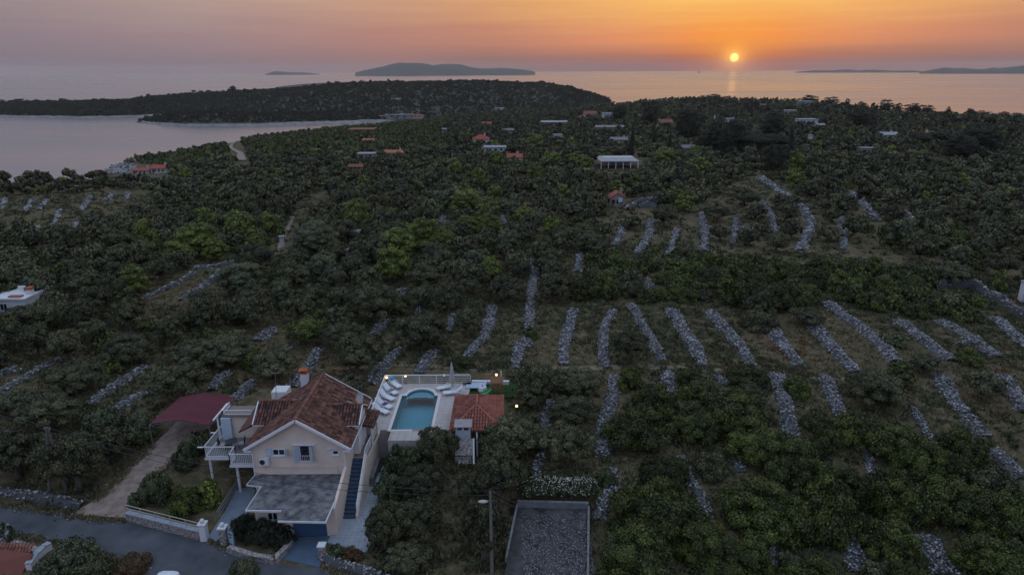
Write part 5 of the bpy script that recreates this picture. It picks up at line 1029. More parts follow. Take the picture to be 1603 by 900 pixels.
def water_mat():
    m = bpy.data.materials.new('pool water'); m.use_nodes = True; nt = m.node_tree; L = nt.links; nt.nodes.clear(); out_ = nt.nodes.new('ShaderNodeOutputMaterial')
    tr = nt.nodes.new('ShaderNodeBsdfTransparent'); tr.inputs[0].default_value = (.72, .93, .98, 1); gl = nt.nodes.new('ShaderNodeBsdfGlossy'); gl.inputs[1].default_value = .05; fr = nt.nodes.new('ShaderNodeFresnel'); fr.inputs[0].default_value = 1.33
    nz = nt.nodes.new('ShaderNodeTexNoise'); nz.inputs['Scale'].default_value = 3; bp = nt.nodes.new('ShaderNodeBump'); bp.inputs['Strength'].default_value = .15; bp.inputs['Distance'].default_value = .05; L.new(nz.outputs['Fac'], bp.inputs['Height']); L.new(bp.outputs[0], gl.inputs['Normal'])
    mx = nt.nodes.new('ShaderNodeMixShader'); L.new(fr.outputs[0], mx.inputs[0]); L.new(tr.outputs[0], mx.inputs[1]); L.new(gl.outputs[0], mx.inputs[2]); L.new(mx.outputs[0], out_.inputs[0]); return m
b.build('pool_water', water_mat(), P_)
b = MB(); o2 = [(x + (.0), y) for x, y in hole]; big = [(px0 - .28, py0 - .28), (px1 + .28, py0 - .28), (px1 + .28, py1 + .28)] + [(AX + (AR + .28) * math.cos(math.pi * k / 14), AY + .15 + (AR + .28) * math.sin(math.pi * k / 14)) for k in range(1, 14)] + [(px0 - .28, py1 + .28)]
slab_with_hole(b, big, hole, 2.925); n = len(big); b.add([(x, y, 2.88) for x, y in big] + [(x, y, 2.925) for x, y in big], [(i, (i + 1) % n, n + (i + 1) % n, n + i) for i in range(n)]); b.build('coping', mat('pale coping', (.60, .56, .55), (.54, .50, .50), rough=.7), P_)
b = MB()
for k in range(9): c = WY(647 + k * 2.9, 670.5, 55.0); b.box(c[0] - .045, c[0] + .045, 54.8, 54.98, 2.93, 2.99, .5)
b.build('overflow_grate', mat('red tile', (.35, .08, .07), rough=.6), P_)
# railings of the terrace
Rr = thing('terrace_fence', 'white metal rail fence with thin horizontal bars round the back of the pool terrace', 'fence', (-9, 64.4, 2.9))
def fence_run(parent, pts, h, bars, name_post='post'):
    rails = MB()
    for p, q in zip(pts[:-1], pts[1:]):
        p, q = Vector(p), Vector(q); L_ = (q - p).length; n = max(1, round(L_ / 1.7)); rails.bar(p + Vector((0, 0, h)), q + Vector((0, 0, h)), .08, .07)
        for k in range(bars): z = h * (k + .8) / (bars + .6); rails.bar(p + Vector((0, 0, z)), q + Vector((0, 0, z)), .03, .03)
        for k in range(n + 1): c = p + (q - p) * (k / n); m_ = MB(); m_.bar(c, c + Vector((0, 0, h - .03)), .06, .06); m_.build('post', WHITE, parent)
    rails.build('rail', WHITE, parent)
fence_run(Rr, [(-13.1, 55.3, 2.9), (-13.15, 64.45, 2.9), (-4.35, 64.5, 2.9)], 1.0, 4)
# loungers
def lounger(x, y, rz, label, z=2.9):
    t = thing('sun_lounger', label, 'sun lounger', (x, y, z), rz, 'white loungers round the pool'); f = MB()
    for s_ in (-1, 1): f.box(-.95, .95, s_ * .30 - .03, s_ * .30 + .03, .26, .32)
    f.box(-.95, -.89, -.30, .30, .26, .32); f.box(.89, .95, -.30, .30, .26, .32)
    for i_, x_ in enumerate((-.8, .8)):
        for s_ in (-1, 1): g = MB(); g.box(x_ - .03, x_ + .03, s_ * .30 - .025, s_ * .30 + .025, 0, .262); v = np.array(g.v); g.v = [tuple(p) for p in v]; localbuild(g, 'leg', WPLAS, t)
    localbuild(f, 'frame', WPLAS, t)
    g = MB(); g.plate([(-.35, -.29, .36), (.93, -.29, .34), (.93, .29, .34), (-.35, .29, .36)], .04)
    localbuild(g, 'seat', WPLAS, t); g = MB(); g.plate([(-1.0, -.29, .84), (-.35, -.29, .36), (-.35, .29, .36), (-1.0, .29, .84)], .04); localbuild(g, 'backrest', WPLAS, t)
    for s_ in (-1, 1): g = MB(); g.bar((-.4, s_ * .31, .50), (.05, s_ * .31, .50), .05, .035); g.bar((.05, s_ * .31, .50), (.05, s_ * .31, .32), .04, .04); localbuild(g, 'armrest', WPLAS, t)
    return t
def localbuild(b, name, m, parent, **k):
    v = np.array(b.v) + ORG[parent.name]; b.v = [tuple(p) for p in v]; return b.build(name, m, parent, **k)
def on_deck(px, py, z=2.95): p = W(px, py, z + .3); return p[0], p[1]
lg = [((618.5, 600), -50, 'white lounger in the far left terrace corner under the blue towel'), ((611.5, 610.5), -42, 'second white lounger from the far left corner, with towel'), ((606, 620), -38, 'middle white lounger of the left row, empty'), ((601.5, 632.5), -36, 'white lounger of the left row with the purple towel'),
      ((596.5, 640.5), -36, 'nearest white lounger of the left row, by the porch roof'), ((698, 604.5), 200, 'white lounger with the yellow towel left of the parasol'), ((708.5, 612.5), 190, 'white lounger near the red pool house roof')]
LG = [(lounger(*on_deck(*p), R(a), l), p, a) for p, a, l in lg]
def towel(i, col, label, at=-.62, zz=.62, on='backrest'):
    t, p, a = LG[i]; ca, sa = math.cos(R(a)), math.sin(R(a)); b = MB(); L0 = ORG[t.name]
    def w_(x, y, z): return (L0[0] + x * ca - y * sa, L0[1] + x * sa + y * ca, L0[2] + z)
    if on == 'backrest': q = [(-1.02, -.27, .88), (-.5, -.27, .495), (-.5, .27, .495), (-1.02, .27, .88)]
    else: q = [(-.15, -.34, .42), (.25, -.30, .395), (.28, .30, .395), (-.12, .26, .42)]
    V = []; n = 5
    for iu in range(n + 1):
        for iv in range(n + 1):
            u, v = iu / n, iv / n; A = [q[0][k] * (1 - u) * (1 - v) + q[1][k] * u * (1 - v) + q[2][k] * u * v + q[3][k] * (1 - u) * v for k in range(3)]; V.append(w_(A[0], A[1], A[2] + .012 + rnd.uniform(0, .05)))
    b.add(V, [(i_ * (n + 1) + j, (i_ + 1) * (n + 1) + j, (i_ + 1) * (n + 1) + j + 1, i_ * (n + 1) + j + 1) for i_ in range(n) for j in range(n)])
    tag(b.build('towel', mat('towel ' + label, col, rough=1), None), label, 'towel')
towel(0, (.03, .28, .50), 'blue towel over the back of the far corner lounger'); towel(1, (.22, .20, .38), 'bluish patterned towel lying on the second lounger', on='s'); towel(3, (.10, .04, .22), 'dark purple towel lying on the left row lounger', on='s'); towel(5, (.55, .42, .10), 'yellow towel on the lounger beside the parasol', on='backrest')
# closed parasol
x, y = on_deck(708, 603); t = thing('parasol', 'closed greyish white parasol standing on the pool terrace', 'parasol', (x, y, 2.9)); b = MB(); b.tube([(x, y, 2.9), (x, y, 5.75)], .03, 8); b.build('pole', METAL, t)
b = MB(); b.lathe((x, y, 2.9), [(.16, .75), (.24, .85), (.23, 1.3), (.17, 1.8), (.13, 2.3), (.06, 2.8), (.0, 2.95)], 10); v = b.v; b.v = [(p[0] + (p[0] - x) * .25 * ((i % 2) * 2 - 1), p[1] + (p[1] - y) * .25 * ((i % 2) * 2 - 1), p[2]) for i, p in enumerate(v)]; b.build('canopy', CANVAS, t)
b = MB(); b.lathe((x, y, 2.9), [(0, .002), (.38, .002), (.38, .10), (.08, .14), (0, .14)], 14); b.build('base', WPLAS, t)
# garden lamps
def lamp(px, pyb, h, lit, label, zb=None, glow=3.5, cage=False):
    p = W(px, pyb, 2.9) if zb is None else (G(px, pyb) if zb == 'g' else W(px, pyb, zb)); t = thing('garden_lamp', label, 'lamp', (p[0], p[1], p[2])); b = MB(); b.tube([(p[0], p[1], p[2]), (p[0], p[1], p[2] + h)], .035, 8); b.lathe(tuple(p), [(.12, .0), (.12, .04), (.04, .08)], 10); b.build('pole', DARKM, t)
    m = mat('lit lamp globe', (1, .8, .5), emit=((1.0, .62, .26), 3.2)) if lit else mat('dim lamp globe', (.75, .78, .85), emit=((.8, .85, 1.0), .25)); b = MB(); n = 8; b.lathe((p[0], p[1], p[2] + h + .13), [(.001, -.115)] + [(.12 * math.cos(a), .12 * math.sin(a)) for a in np.linspace(-1.3, 1.3, 9)] + [(.001, .12)], 14); b.build('globe', m, t, smooth=True)
    if lit:
        l = bpy.data.lights.new('lamp_light', 'POINT'); l.energy = glow; l.color = (1, .62, .28); l.shadow_soft_size = .16; lo = bpy.data.objects.new('lamp_light', l); C.objects.link(lo); lo.parent = t; lo.location = (0, 0, h + .55)
lamp(606, 603, .75, True, 'lit globe lamp in the far left corner of the pool terrace'); lamp(635.3, 600.5, .75, True, 'lit globe lamp on the rail behind the pool'); lamp(695.8, 600, .8, False, 'unlit globe lamp left of the closed parasol')
lamp(777.2, 602, 1.0, True, 'lit globe lamp beside the playground tower', 2.6); lamp(812.5, 620, 1.3, False, 'unlit globe lamp on a post right of the playground', 'g'); lamp(808.8, 655, 1.2, True, 'lit lantern on a post among the olive trees right of the pool house', 'g')
# playground
LAWN = mat('artificial lawn', (.022, .06, .014), (.016, .045, .010), scale=8, rough=1)
b = MB(); b.add([(*W(704, 620.5, 2.62)[:2], 2.62), (*W(800, 622, 2.62)[:2], 2.62), (*W(826, 600, 2.62)[:2], 2.62), (*W(738, 600, 2.62)[:2], 2.62)], [(0, 1, 2, 3)]); tag(b.build('lawn', LAWN, None), kind='structure')
p = W(745, 604.5, 2.9); t = thing('trampoline', 'pale blue low play table on the artificial lawn', 'play table', (p[0], p[1], 2.62)); b = MB(); b.plate([(p[0] - 1.05, p[1] - .55, 3.0), (p[0] + .95, p[1] - .55, 3.0), (p[0] + 1.1, p[1] + .75, 3.0), (p[0] - .95, p[1] + .75, 3.0)], .08); b.build('top', mat('pale blue panel', (.35, .48, .60), rough=.5), t)
for sx in (-.95, .85):
    for sy in (-.45, .6): b = MB(); b.bar((p[0] + sx, p[1] + sy, 2.62), (p[0] + sx, p[1] + sy, 2.92), .05, .05); b.build('leg', WHITE, t)
p = W(766, 617, 2.62); t = thing('slide', 'green plastic slide running down from the wooden play tower', 'slide', (p[0], p[1], 2.62)); b = MB(); q = [(p[0] - .8, p[1] - .3, 2.72), (p[0] - .2, p[1] - .1, 2.85), (p[0] + .4, p[1] + .15, 3.3), (p[0] + .95, p[1] + .35, 3.85)]
for a_, c_ in zip(q[:-1], q[1:]): b.plate([(a_[0] + .1, a_[1] - .25, a_[2]), (c_[0] + .1, c_[1] - .25, c_[2]), (c_[0] - .1, c_[1] + .25, c_[2]), (a_[0] - .1, a_[1] + .25, a_[2])], .03)
GRN = mat('green plastic', (.08, .38, .12), rough=.5); b.build('chute', GRN, t); b = MB()
for s_ in (-1, 1):
    for a_, c_ in zip(q[:-1], q[1:]): b.bar((a_[0] - .1 * s_, a_[1] + .27 * s_, a_[2] + .06), (c_[0] - .1 * s_, c_[1] + .27 * s_, c_[2] + .06), .05, .16)
b.build('side', GRN, t)
p = W(778, 618, 2.62); t = thing('play_tower', 'brown wooden play tower with a small roof on the lawn', 'play tower', (p[0], p[1], 2.62)); WD = mat('brown play wood', (.22, .11, .06), (.17, .085, .045), scale=3, rough=.8)
for sx in (-.5, .5):
    for sy in (-.5, .5): b = MB(); b.bar((p[0] + sx, p[1] + sy, 2.62), (p[0] + sx, p[1] + sy, 4.3), .09, .09); b.build('post', WD, t)
b = MB(); b.box(p[0] - .55, p[0] + .55, p[1] - .55, p[1] + .55, 3.5, 3.58); b.build('platform', WD, t); b = MB(); b.plate([(p[0] - .65, p[1] - .7, 4.25), (p[0] + .65, p[1] - .7, 4.25), (p[0] + .65, p[1], 4.65), (p[0] - .65, p[1], 4.65)], .05); b.plate([(p[0] - .65, p[1] + .7, 4.25), (p[0] + .65, p[1] + .7, 4.25), (p[0] + .65, p[1], 4.65), (p[0] - .65, p[1], 4.65)], .05); b.build('roof', WD, t)
b = MB()
for k in range(6): b.box(p[0] - .5 + k * .18, p[0] - .38 + k * .18, p[1] - .56, p[1] - .52, 3.58, 4.0)
b.build('side_boards', WD, t)
for (px, py, c1, c2, lab) in ((755.5, 612, (.62, .62, .70), (.30, .10, .22), 'white and purple toy house heap beside the slide'), (763, 601, (.35, .22, .42), (.22, .12, .30), 'small purple toy behind the slide')):
    p = W(px, py, 2.65); t = thing('toy', lab, 'toy', (p[0], p[1], 2.62)); b = MB(); s_ = 1 if px < 760 else .6; b.lathe((p[0], p[1], 2.62), [(.45 * s_, 0), (.5 * s_, .2 * s_), (.4 * s_, .5 * s_), (.1 * s_, .62 * s_), (0, .62 * s_)], 12); b.build('body', mat('toy a' + lab[:5], c1, rough=.5), t); b = MB()
    for k in range(4): a_ = k * 1.57 + .4; b.bar((p[0], p[1], 2.62 + .66 * s_), (p[0] + .55 * s_ * math.cos(a_), p[1] + .55 * s_ * math.sin(a_), 2.62 + .25 * s_), .12 * s_, .06)
    b.build('stripe', mat('toy b' + lab[:5], c2, rough=.5), t)
# low kerb wall behind the playground, white post and dark board
b = MB(); a_ = W(739, 597, 2.9); c_ = W(797, 597.5, 2.9); b.bar((a_[0], a_[1], 2.75), (c_[0], c_[1], 2.75), .35, .5); tag(b.build('kerb_wall', WHITEW, None), 'low pale wall behind the playground', 'wall')
p = W(784.5, 598, 2.8); b = MB(); b.bar((p[0], p[1], 2.5), (p[0], p[1], 4.0), .10, .10); b.lathe((p[0], p[1], 4.0), [(.07, 0), (.07, .05), (0, .08)], 8); tag(b.build('white_post', WHITE, None), 'short white post behind the playground tower', 'post')
p = W(736.5, 600, 2.9); t = thing('shower', 'dark metal garden shower post at the right end of the terrace fence', 'shower', (p[0], p[1], 2.9)); b = MB(); b.bar((p[0], p[1], 2.9), (p[0], p[1], 4.2), .10, .10); b.build('post', DARKM, t); b = MB(); b.tube([(p[0], p[1], 4.2), (p[0], p[1] - .1, 4.35), (p[0] - .25, p[1] - .3, 4.35)], .025, 6); b.lathe((p[0] - .25, p[1] - .3, 4.28), [(0, .05), (.1, .05), (.1, 0), (0, 0)], 10); b.build('shower_head', DARKM, t); b = MB(); b.box(p[0] - .75, p[0] + .1, p[1] - .4, p[1] + .35, 2.92, 3.0); b.build('tray', DARKM, t)
# pool house
HZ = thing('pool_house', 'small summer kitchen with red tiled hipped roof beside the pool', 'summer house', (-3.2, 55.5, 0)); ex0, ex1, ey0, ey1, ez, rz_ = -5.45, -.85, 52.2, 58.7, 4.35, 5.10
b = MB(); xm = (ex0 + ex1) / 2 - .1; hp = 55.6; hb = 57.4
b.plate([(ex0, ey0, ez), (xm, hp, rz_), (xm, hb, rz_), (ex0, ey1, ez)], .08, .1); b.plate([(xm, hp, rz_), (ex1, ey0, ez), (ex1, ey1, ez), (xm, hb, rz_)], .08, .1); b.plate([(ex1, ey1, ez), (ex0, ey1, ez), (xm, hb, rz_)], .08, .1); b.plate([(ex0, ey0, ez), (ex1, ey0, ez), (xm, hp, rz_)], .08, .1)
sw = math.hypot(xm - ex0, rz_ - ez)
def insL(a, c): return c / sw < (a / (hp - ey0)) and c / sw < ((ey1 - ey0 - a) / (ey1 - hb))
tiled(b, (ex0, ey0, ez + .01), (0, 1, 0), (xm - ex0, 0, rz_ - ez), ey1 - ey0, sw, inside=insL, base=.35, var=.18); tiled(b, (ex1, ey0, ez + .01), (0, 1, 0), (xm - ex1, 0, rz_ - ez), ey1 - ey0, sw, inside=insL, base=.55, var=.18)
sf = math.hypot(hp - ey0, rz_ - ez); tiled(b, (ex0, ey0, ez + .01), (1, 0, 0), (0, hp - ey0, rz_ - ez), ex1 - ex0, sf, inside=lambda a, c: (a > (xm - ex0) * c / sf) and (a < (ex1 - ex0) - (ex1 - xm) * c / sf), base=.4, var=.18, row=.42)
ridge_caps(b, (xm, hp, rz_ + .06), (xm, hb, rz_ + .06), .13, .36, .8); ridge_caps(b, (ex0, ey1, ez + .06), (xm, hb, rz_ + .06), .11, .36, .6); ridge_caps(b, (ex1, ey1, ez + .06), (xm, hb, rz_ + .06), .11, .36, .6); ridge_caps(b, (ex0, ey0, ez + .06), (xm, hp, rz_ + .06), .11, .36, .6); ridge_caps(b, (ex1, ey0, ez + .06), (xm, hp, rz_ + .06), .11, .36, .6); ridge_caps(b, (ex0, ey1, ez + .08), (ex1, ey1, ez + .08), .10, .36, .8)
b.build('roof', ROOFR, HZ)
b = MB(); b.box(ex0 + .3, ex1 - .3, ey1 - .5, ey1 - .3, .3, ez - .02); b.box(ex0 + .3, ex0 + .5, ey0 + .5, ey1 - .5, .3, 3.0); b.box(-3.0, ex1 - .4, 53.4, 53.6, .3, 3.0); b.box(-3.0, ex1 - .4, 53.6, 57.4, .3, 2.85); b.build('wall', mat('tan render', (.30, .26, .22), rough=.9), HZ)
b = MB(); b.box(-3.1, ex1 - .2, 52.95, 53.65, 2.86, 3.0); b.build('counter', PAVEL, HZ)
b = MB(); b.box(-3.0, -1.5, 53.30, 53.37, 3.02, 3.9); b.build('window', mat('dull shutter', (.28, .26, .25), rough=.7), HZ)
for x in (ex0 + .25, ex1 - .25, -3.1): b = MB(); b.bar((x, ey0 + .25, .3), (x, ey0 + .25, ez - .04), .14, .14); b.build('post', WHITEW, HZ)
# barbecue oven with rubble steps in front of it
BQ = thing('barbecue', 'white masonry barbecue chimney with dark smoke slots beside the pool house', 'barbecue', (-4.3, 52.6, 0)); c = W(711, 666, 4.95); c2 = W(738, 666, 4.95); x0, x1, yb = c[0] + .05, c2[0] - .05, c[1]
b = MB(); b.box(x0 + .05, x1 - .05, yb, yb + .9, 0, 4.45); b.box(x0 + .05, x0 + .20, yb, yb + .9, 4.45, 4.82); b.box(x1 - .20, x1 - .05, yb, yb + .9, 4.45, 4.82); b.box((x0 + x1) / 2 - .08, (x0 + x1) / 2 + .08, yb, yb + .9, 4.45, 4.82); b.build('body', mat('bluish render', (.40, .46, .52), rough=.9), BQ)
b = MB(); b.box(x0 + .2, x1 - .2, yb + .35, yb + .45, 4.45, 4.82); b.build('smoke_slot', DARK, BQ)
b = MB(); b.plate([(x0 - .08, yb - .12, 4.86), (x1 + .08, yb - .12, 4.86), (x1 + .08, yb + 1.05, 5.0), (x0 - .08, yb + 1.05, 5.0)], .07); b.build('cap', mat('grey cap slab', (.30, .28, .29), rough=.9), BQ)
b = MB(); b.plate([(x0, yb - .02, 3.7), (x0, yb - .9, 2.6), (x1 + .12, yb - .9, 2.6), (x1 + .12, yb - .02, 3.7)], .2); b.box(x0, x1 + .10, yb - .9, yb - .02, 1.0, 2.45); b.box(x0 + .3, x1 + .10, yb - 1.3, yb - .905, .9, 2.1); b.build('stone_apron', MORTAR, BQ)
b = MB(); b.bar((x1 + .2, yb - .02, 3.7), (x1 + .25, yb - 1.3, 2.0), .14, .3); b.build('side_kerb', WHITEW, BQ)
# patio furniture on the terrace
p = WY(351, 690, 51.8)[:1]; tx, ty = -24.2, 51.9; t = thing('terrace_table', 'dark round table on the villa balcony', 'table', (tx, ty, 2.925)); b = MB(); b.lathe((tx, ty, 2.925), [(0, .72), (.5, .72), (.5, .76), (0, .76)], 18); b.build('tabletop', DARKM, t); b = MB(); b.tube([(tx, ty, 2.925), (tx, ty, 3.64)], .04, 8); b.lathe((tx, ty, 2.925), [(.3, 0), (.3, .03), (.05, .06)], 12); b.build('pedestal', DARKM, t)
for (dx, dy, lab) in ((.8, .15, 'tall backed dark chair right of the balcony table'), (-.75, -.1, 'dark chair left of the balcony table'), (.1, -.75, 'dark chair in front of the balcony table')):
    t = thing('chair', lab, 'chair', (tx + dx, ty + dy, 2.925), math.atan2(dy, dx)); 
    for sx in (-.2, .2):
        for sy in (-.2, .2): b = MB(); b.bar((sx, sy, 0), (sx, sy, .44), .035, .035); localbuild(b, 'leg', DARKM, t)
    b = MB(); b.box(-.24, .24, -.24, .24, .42, .50); localbuild(b, 'seat', mat('beige cushion', (.34, .30, .27), rough=.95), t); b = MB(); b.plate([(.22, -.24, .48), (.30, -.24, 1.05), (.30, .24, 1.05), (.22, .24, .48)], .05); localbuild(b, 'backrest', DARKM, t)
# ------------------------------------------------------------------ carport
CP = thing('carport', 'maroon fabric carport on thin metal posts over the gravel drive', 'carport', (-29.5, 56.7, 1.5)); A = [(-32.4, 54.3, 3.95), (-29.35, 54.0, 4.5), (-26.95, 54.0, 3.95)]; B = [(-32.1, 59.5, 3.95), (-29.45, 59.3, 4.55), (-26.6, 59.4, 3.95)]
b = MB(); NX, NY = 12, 10; V = []
for j in range(NY + 1):
    for i in range(NX + 1):
        u = i / NX * 2; k = min(int(u), 1); fu = u - k; a_ = Vector(A[k]).lerp(Vector(A[k + 1]), fu); c_ = Vector(B[k]).lerp(Vector(B[k + 1]), fu); q = a_.lerp(c_, j / NY); sag = .09 * abs(math.sin(j / NY * math.pi * 3)) * (1 if 0 < i < NX else .4); V.append((q.x, q.y, q.z + .07 - sag))
nv = len(V); b.add(V, [(j * (NX + 1) + i, j * (NX + 1) + i + 1, (j + 1) * (NX + 1) + i + 1, (j + 1) * (NX + 1) + i) for j in range(NY) for i in range(NX)]); b.add([(x, y, z - .03) for x, y, z in V], [((j + 1) * (NX + 1) + i, (j + 1) * (NX + 1) + i + 1, j * (NX + 1) + i + 1, j * (NX + 1) + i) for j in range(NY) for i in range(NX)]); b.build('fabric_roof', MAROON, CP)
b = MB()
for p, q in ((A[0], A[1]), (A[1], A[2]), (B[0], B[1]), (B[1], B[2]), (A[0], B[0]), (A[2], B[2]), (A[1], B[1])): b.bar((p[0], p[1], p[2] - .06), (q[0], q[1], q[2] - .06), .06, .06)
b.bar((A[0][0], A[0][1], 3.75), (A[2][0], A[2][1], 3.75), .05, .05); b.build('frame', METAL, CP)
for p in (A[0], A[2], B[0], B[2]): b = MB(); z0 = float(zg(p[0], p[1])) - .1; b.bar((p[0], p[1], z0), (p[0], p[1], p[2] - .08), .09, .09); b.build('post', METAL, CP)
# ------------------------------------------------------------------ paths, street walls, gate
def flat(name, pts, z, m, kind='structure', th=None):
    b = MB(); P2 = [tuple(W(px, py, z)[:2]) for px, py in pts]
    if th: b.prism(P2, z - th, z)
    else: b.add([(x, y, z) for x, y in P2], [tuple(range(len(P2)))])
    o = b.build(name, m, None); tag(o, kind=kind); return o
flat('garage_apron', [(458, 841), (516, 838), (500, 887), (430, 872)], .055, BLUEC, th=.2); 
b = MB(); b.prism([tuple(W(*q)[:2]) for q in ((338, 847, .1), (388, 801, .1), (400, 768, .1), (396, 752, .1), (378, 752, .1), (352, 800, .1), (326, 840, .1))], -.1, .11); tag(b.build('garden_path', mat('blue grey paving', (.17, .21, .26), (.13, .165, .21), scale=1.5, rough=.85), None), kind='structure')
b = MB(); b.prism([tuple(W(*q)[:2]) for q in ((512, 848, .1), (534, 807, .1), (557, 807, .1), (574, 765, .1), (600, 729, .1), (618, 702, .1), (616, 740, .1), (598, 800, .1), (590, 838, .1), (572, 864, .1))], -.1, .12); tag(b.build('walkway', PAVEL, None), kind='structure')
def wall_run(parent_name, label, pts, h, w, m, cap=None, cat='garden wall'):
    t = thing(parent_name, label, cat, (pts[0][0], pts[0][1], 0)); b = MB(); c = MB()
    for p, q in zip(pts[:-1], pts[1:]):
        p_, q_ = Vector((p[0], p[1], 0)), Vector((q[0], q[1], 0)); b.bar(p_ + Vector((0, 0, h / 2 - .1)), q_ + Vector((0, 0, h / 2 - .1)), w, h + .2); c.bar(p_ + Vector((0, 0, h + .045)), q_ + Vector((0, 0, h + .045)), w + .08, .085)
    b.build('masonry', m, t)
    if cap: c.build('coping', cap, t)
    return t
a_ = W(199, 806, .5); c_ = W(317, 836, .5); SW = wall_run('street_wall', 'rough stone street wall with pale coping and two metal rails', [(a_[0], a_[1]), (c_[0], c_[1])], .75, .35, MORTAR, PAVEL)
b = MB()
for z in (1.15, 1.45): b.bar((a_[0], a_[1], z), (c_[0], c_[1], z), .05, .05)
for k in range(6): q = a_ + (c_ - a_) * k / 5; b.bar((q[0], q[1], .8), (q[0], q[1], 1.47), .05, .05)
b.build('rail', mat('tan rail', (.42, .38, .34), rough=.6), SW)
d_ = W(332, 838, .1); e_ = W(362, 790, .1); e2 = W(378, 762, .1); t = thing('path_fence', 'low metal rail fence along the left side of the garden path', 'fence', (d_[0], d_[1], 0)); b = MB()
for z in (.45, .75, 1.0): b.bar((W(345, 812, .3)[0] - .2, W(345, 812, .3)[1], z), (e2[0] - .15, e2[1], z), .05, .05)
b.build('rail', METAL, t)
for k in range(4): q0 = W(345, 812, .3); qx = q0[0] - .2 + (e2[0] + .05 - q0[0]) * k / 3; qy = q0[1] + (e2[1] - q0[1]) * k / 3; b = MB(); b.bar((qx, qy, 0), (qx, qy, 1.02), .05, .05); b.build('post', METAL, t)
def pillar(px, py, h, label, ball=True, m=None, s=.24):
    p = W(px, py, 0.05); t = thing('gate_pillar', label, 'pillar', (p[0], p[1], 0)); b = MB(); b.box(p[0] - s, p[0] + s, p[1] - s, p[1] + s, -.1, h); b.build('shaft', m or MORTAR, t); b = MB(); b.box(p[0] - s - .07, p[0] + s + .07, p[1] - s - .07, p[1] + s + .07, h, h + .1); b.build('cap', WHITEW, t)
    if ball: b = MB(); b.lathe((p[0], p[1], h + .28), [(.001, -.17)] + [(.17 * math.cos(a), .17 * math.sin(a)) for a in np.linspace(-1.2, 1.4, 8)] + [(.001, .17)], 12); b.build('ball', WHITEW, t, smooth=True)
    return p
pillar(321, 844, 1.45, 'white capped gate pillar with ball at the end of the street wall', m=WHITEW); q = pillar(352, 850, 1.45, 'stone gate pillar with white ball beside the pedestrian gate'); pillar(505.5, 872, 1.1, 'short square gate post right of the blue apron', ball=False, s=.22)
t = thing('pedestrian_gate', 'white solid gate leaf with blue patterned edge, standing open', 'gate', (q[0] + .3, q[1], 0)); b = MB(); b.plate([(q[0] + .32, q[1], .15), (q[0] + .95, q[1] - .45, .15), (q[0] + .95, q[1] - .45, 1.35), (q[0] + .32, q[1], 1.35)], .05); b.build('leaf', SHUT, t); b = MB(); 
for z in (.12, 1.38): b.bar((q[0] + .32, q[1] - .01, z), (q[0] + .95, q[1] - .46, z), .06, .06)
b.bar((q[0] + .95, q[1] - .46, .1), (q[0] + .95, q[1] - .46, 1.4), .06, .06); b.build('frame', BLUEP, t); b = MB()
for k, (u, z) in enumerate(((.35, 1.05), (.62, 1.05), (.5, .8))): b.lathe((q[0] + .32 + .63 * u, q[1] - .45 * u - .045, z), [(0, -.06), (.06, -.03), (.06, .03), (0, .06)], 8)
b.build('ornament', DARK, t)
g0, g1, g2 = W(358, 858, .3), W(430, 876, .3), W(456, 846, .3); wall_run('planter_wall', 'low rounded stone wall round the dark planting before the garage', [(g0[0], g0[1]), (W(395, 870, .3)[0], W(395, 870, .3)[1]), (g1[0], g1[1]), (W(446, 860, .3)[0], W(446, 860, .3)[1]), (g2[0], g2[1])], .5, .4, MORTAR, None)
bank([(503, 872), (520, 884), (548, 890), (580, 898), (620, 912)], 16, 'low dry stone wall curving along the street right of the blue apron', h=.6)
# ------------------------------------------------------------------ gravel yard with kerbs, hedge with white flowers
YARDM = mat('grey gravel yard', (.018, .019, .022), (.085, .084, .088), scale=1.1, attr='world', rough=1, bump=.6, bscale=9, detail=9, contrast=1.4)
Y = [W(812, 796, .35), W(919, 799, .35), W(916, 905, .35), W(905, 1100, .35), W(740, 1100, .35), W(795, 880, .35)]
b = MB(); b.add([(p[0], p[1], .50) for p in Y], [tuple(range(6))]); tag(b.build('gravel_yard', YARDM, None), kind='structure')
t = thing('yard_wall', 'low pale concrete kerb wall on three sides of the gravel yard', 'garden wall', (Y[0][0], Y[0][1], 0)); b = MB(); b.bar((Y[0][0] - .1, Y[0][1] + .1, .70), (Y[1][0] + .1, Y[1][1] + .1, .70), .25, .7); b.build('back_wall', mat('weathered kerb', (.20, .21, .22), (.12, .125, .13), scale=2, rough=.95), t)
b = MB(); b.bar((Y[0][0] - .12, Y[0][1], .55), (Y[5][0] - .12, Y[5][1], .55), .16, .5); b.bar((Y[1][0] + .12, Y[1][1], .55), (Y[2][0] + .12, Y[2][1] - .5, .55), .16, .5); b.bar((Y[2][0] + .12, Y[2][1] - .5, .55), (Y[3][0] + .1, Y[3][1], .55), .16, .5); b.build('side_wall', MATS['weathered kerb'], t)
GRAV = []; 
for k in range(2300):
    u, v = rnd.random(), rnd.random(); x = Y[0][0] + .2 + u * (Y[1][0] - Y[0][0] - .4); y = Y[0][1] - .8 - v ** .8 * 7; GRAV.append((x, y, .52))
V2, F2, T2 = rocks(np.array(GRAV), np.full(len(GRAV), .038)); me = np_mesh('loose_gravel', V2, [F2], [T2 * .8]); tag(link('loose_gravel', me, STONE), 'pale stones strewn over the dark gravel yard', 'gravel', kind='stuff')
HG = thing('flowering_hedge', 'white flowering oleander hedge behind the gravel yard', 'hedge', (3, 48.5, .4)); a_ = G(828, 786); c_ = G(918, 788); Vs = []; Fq_ = []; Tq = []; Ft = []; Tt = []; n = 0; FL = MB()
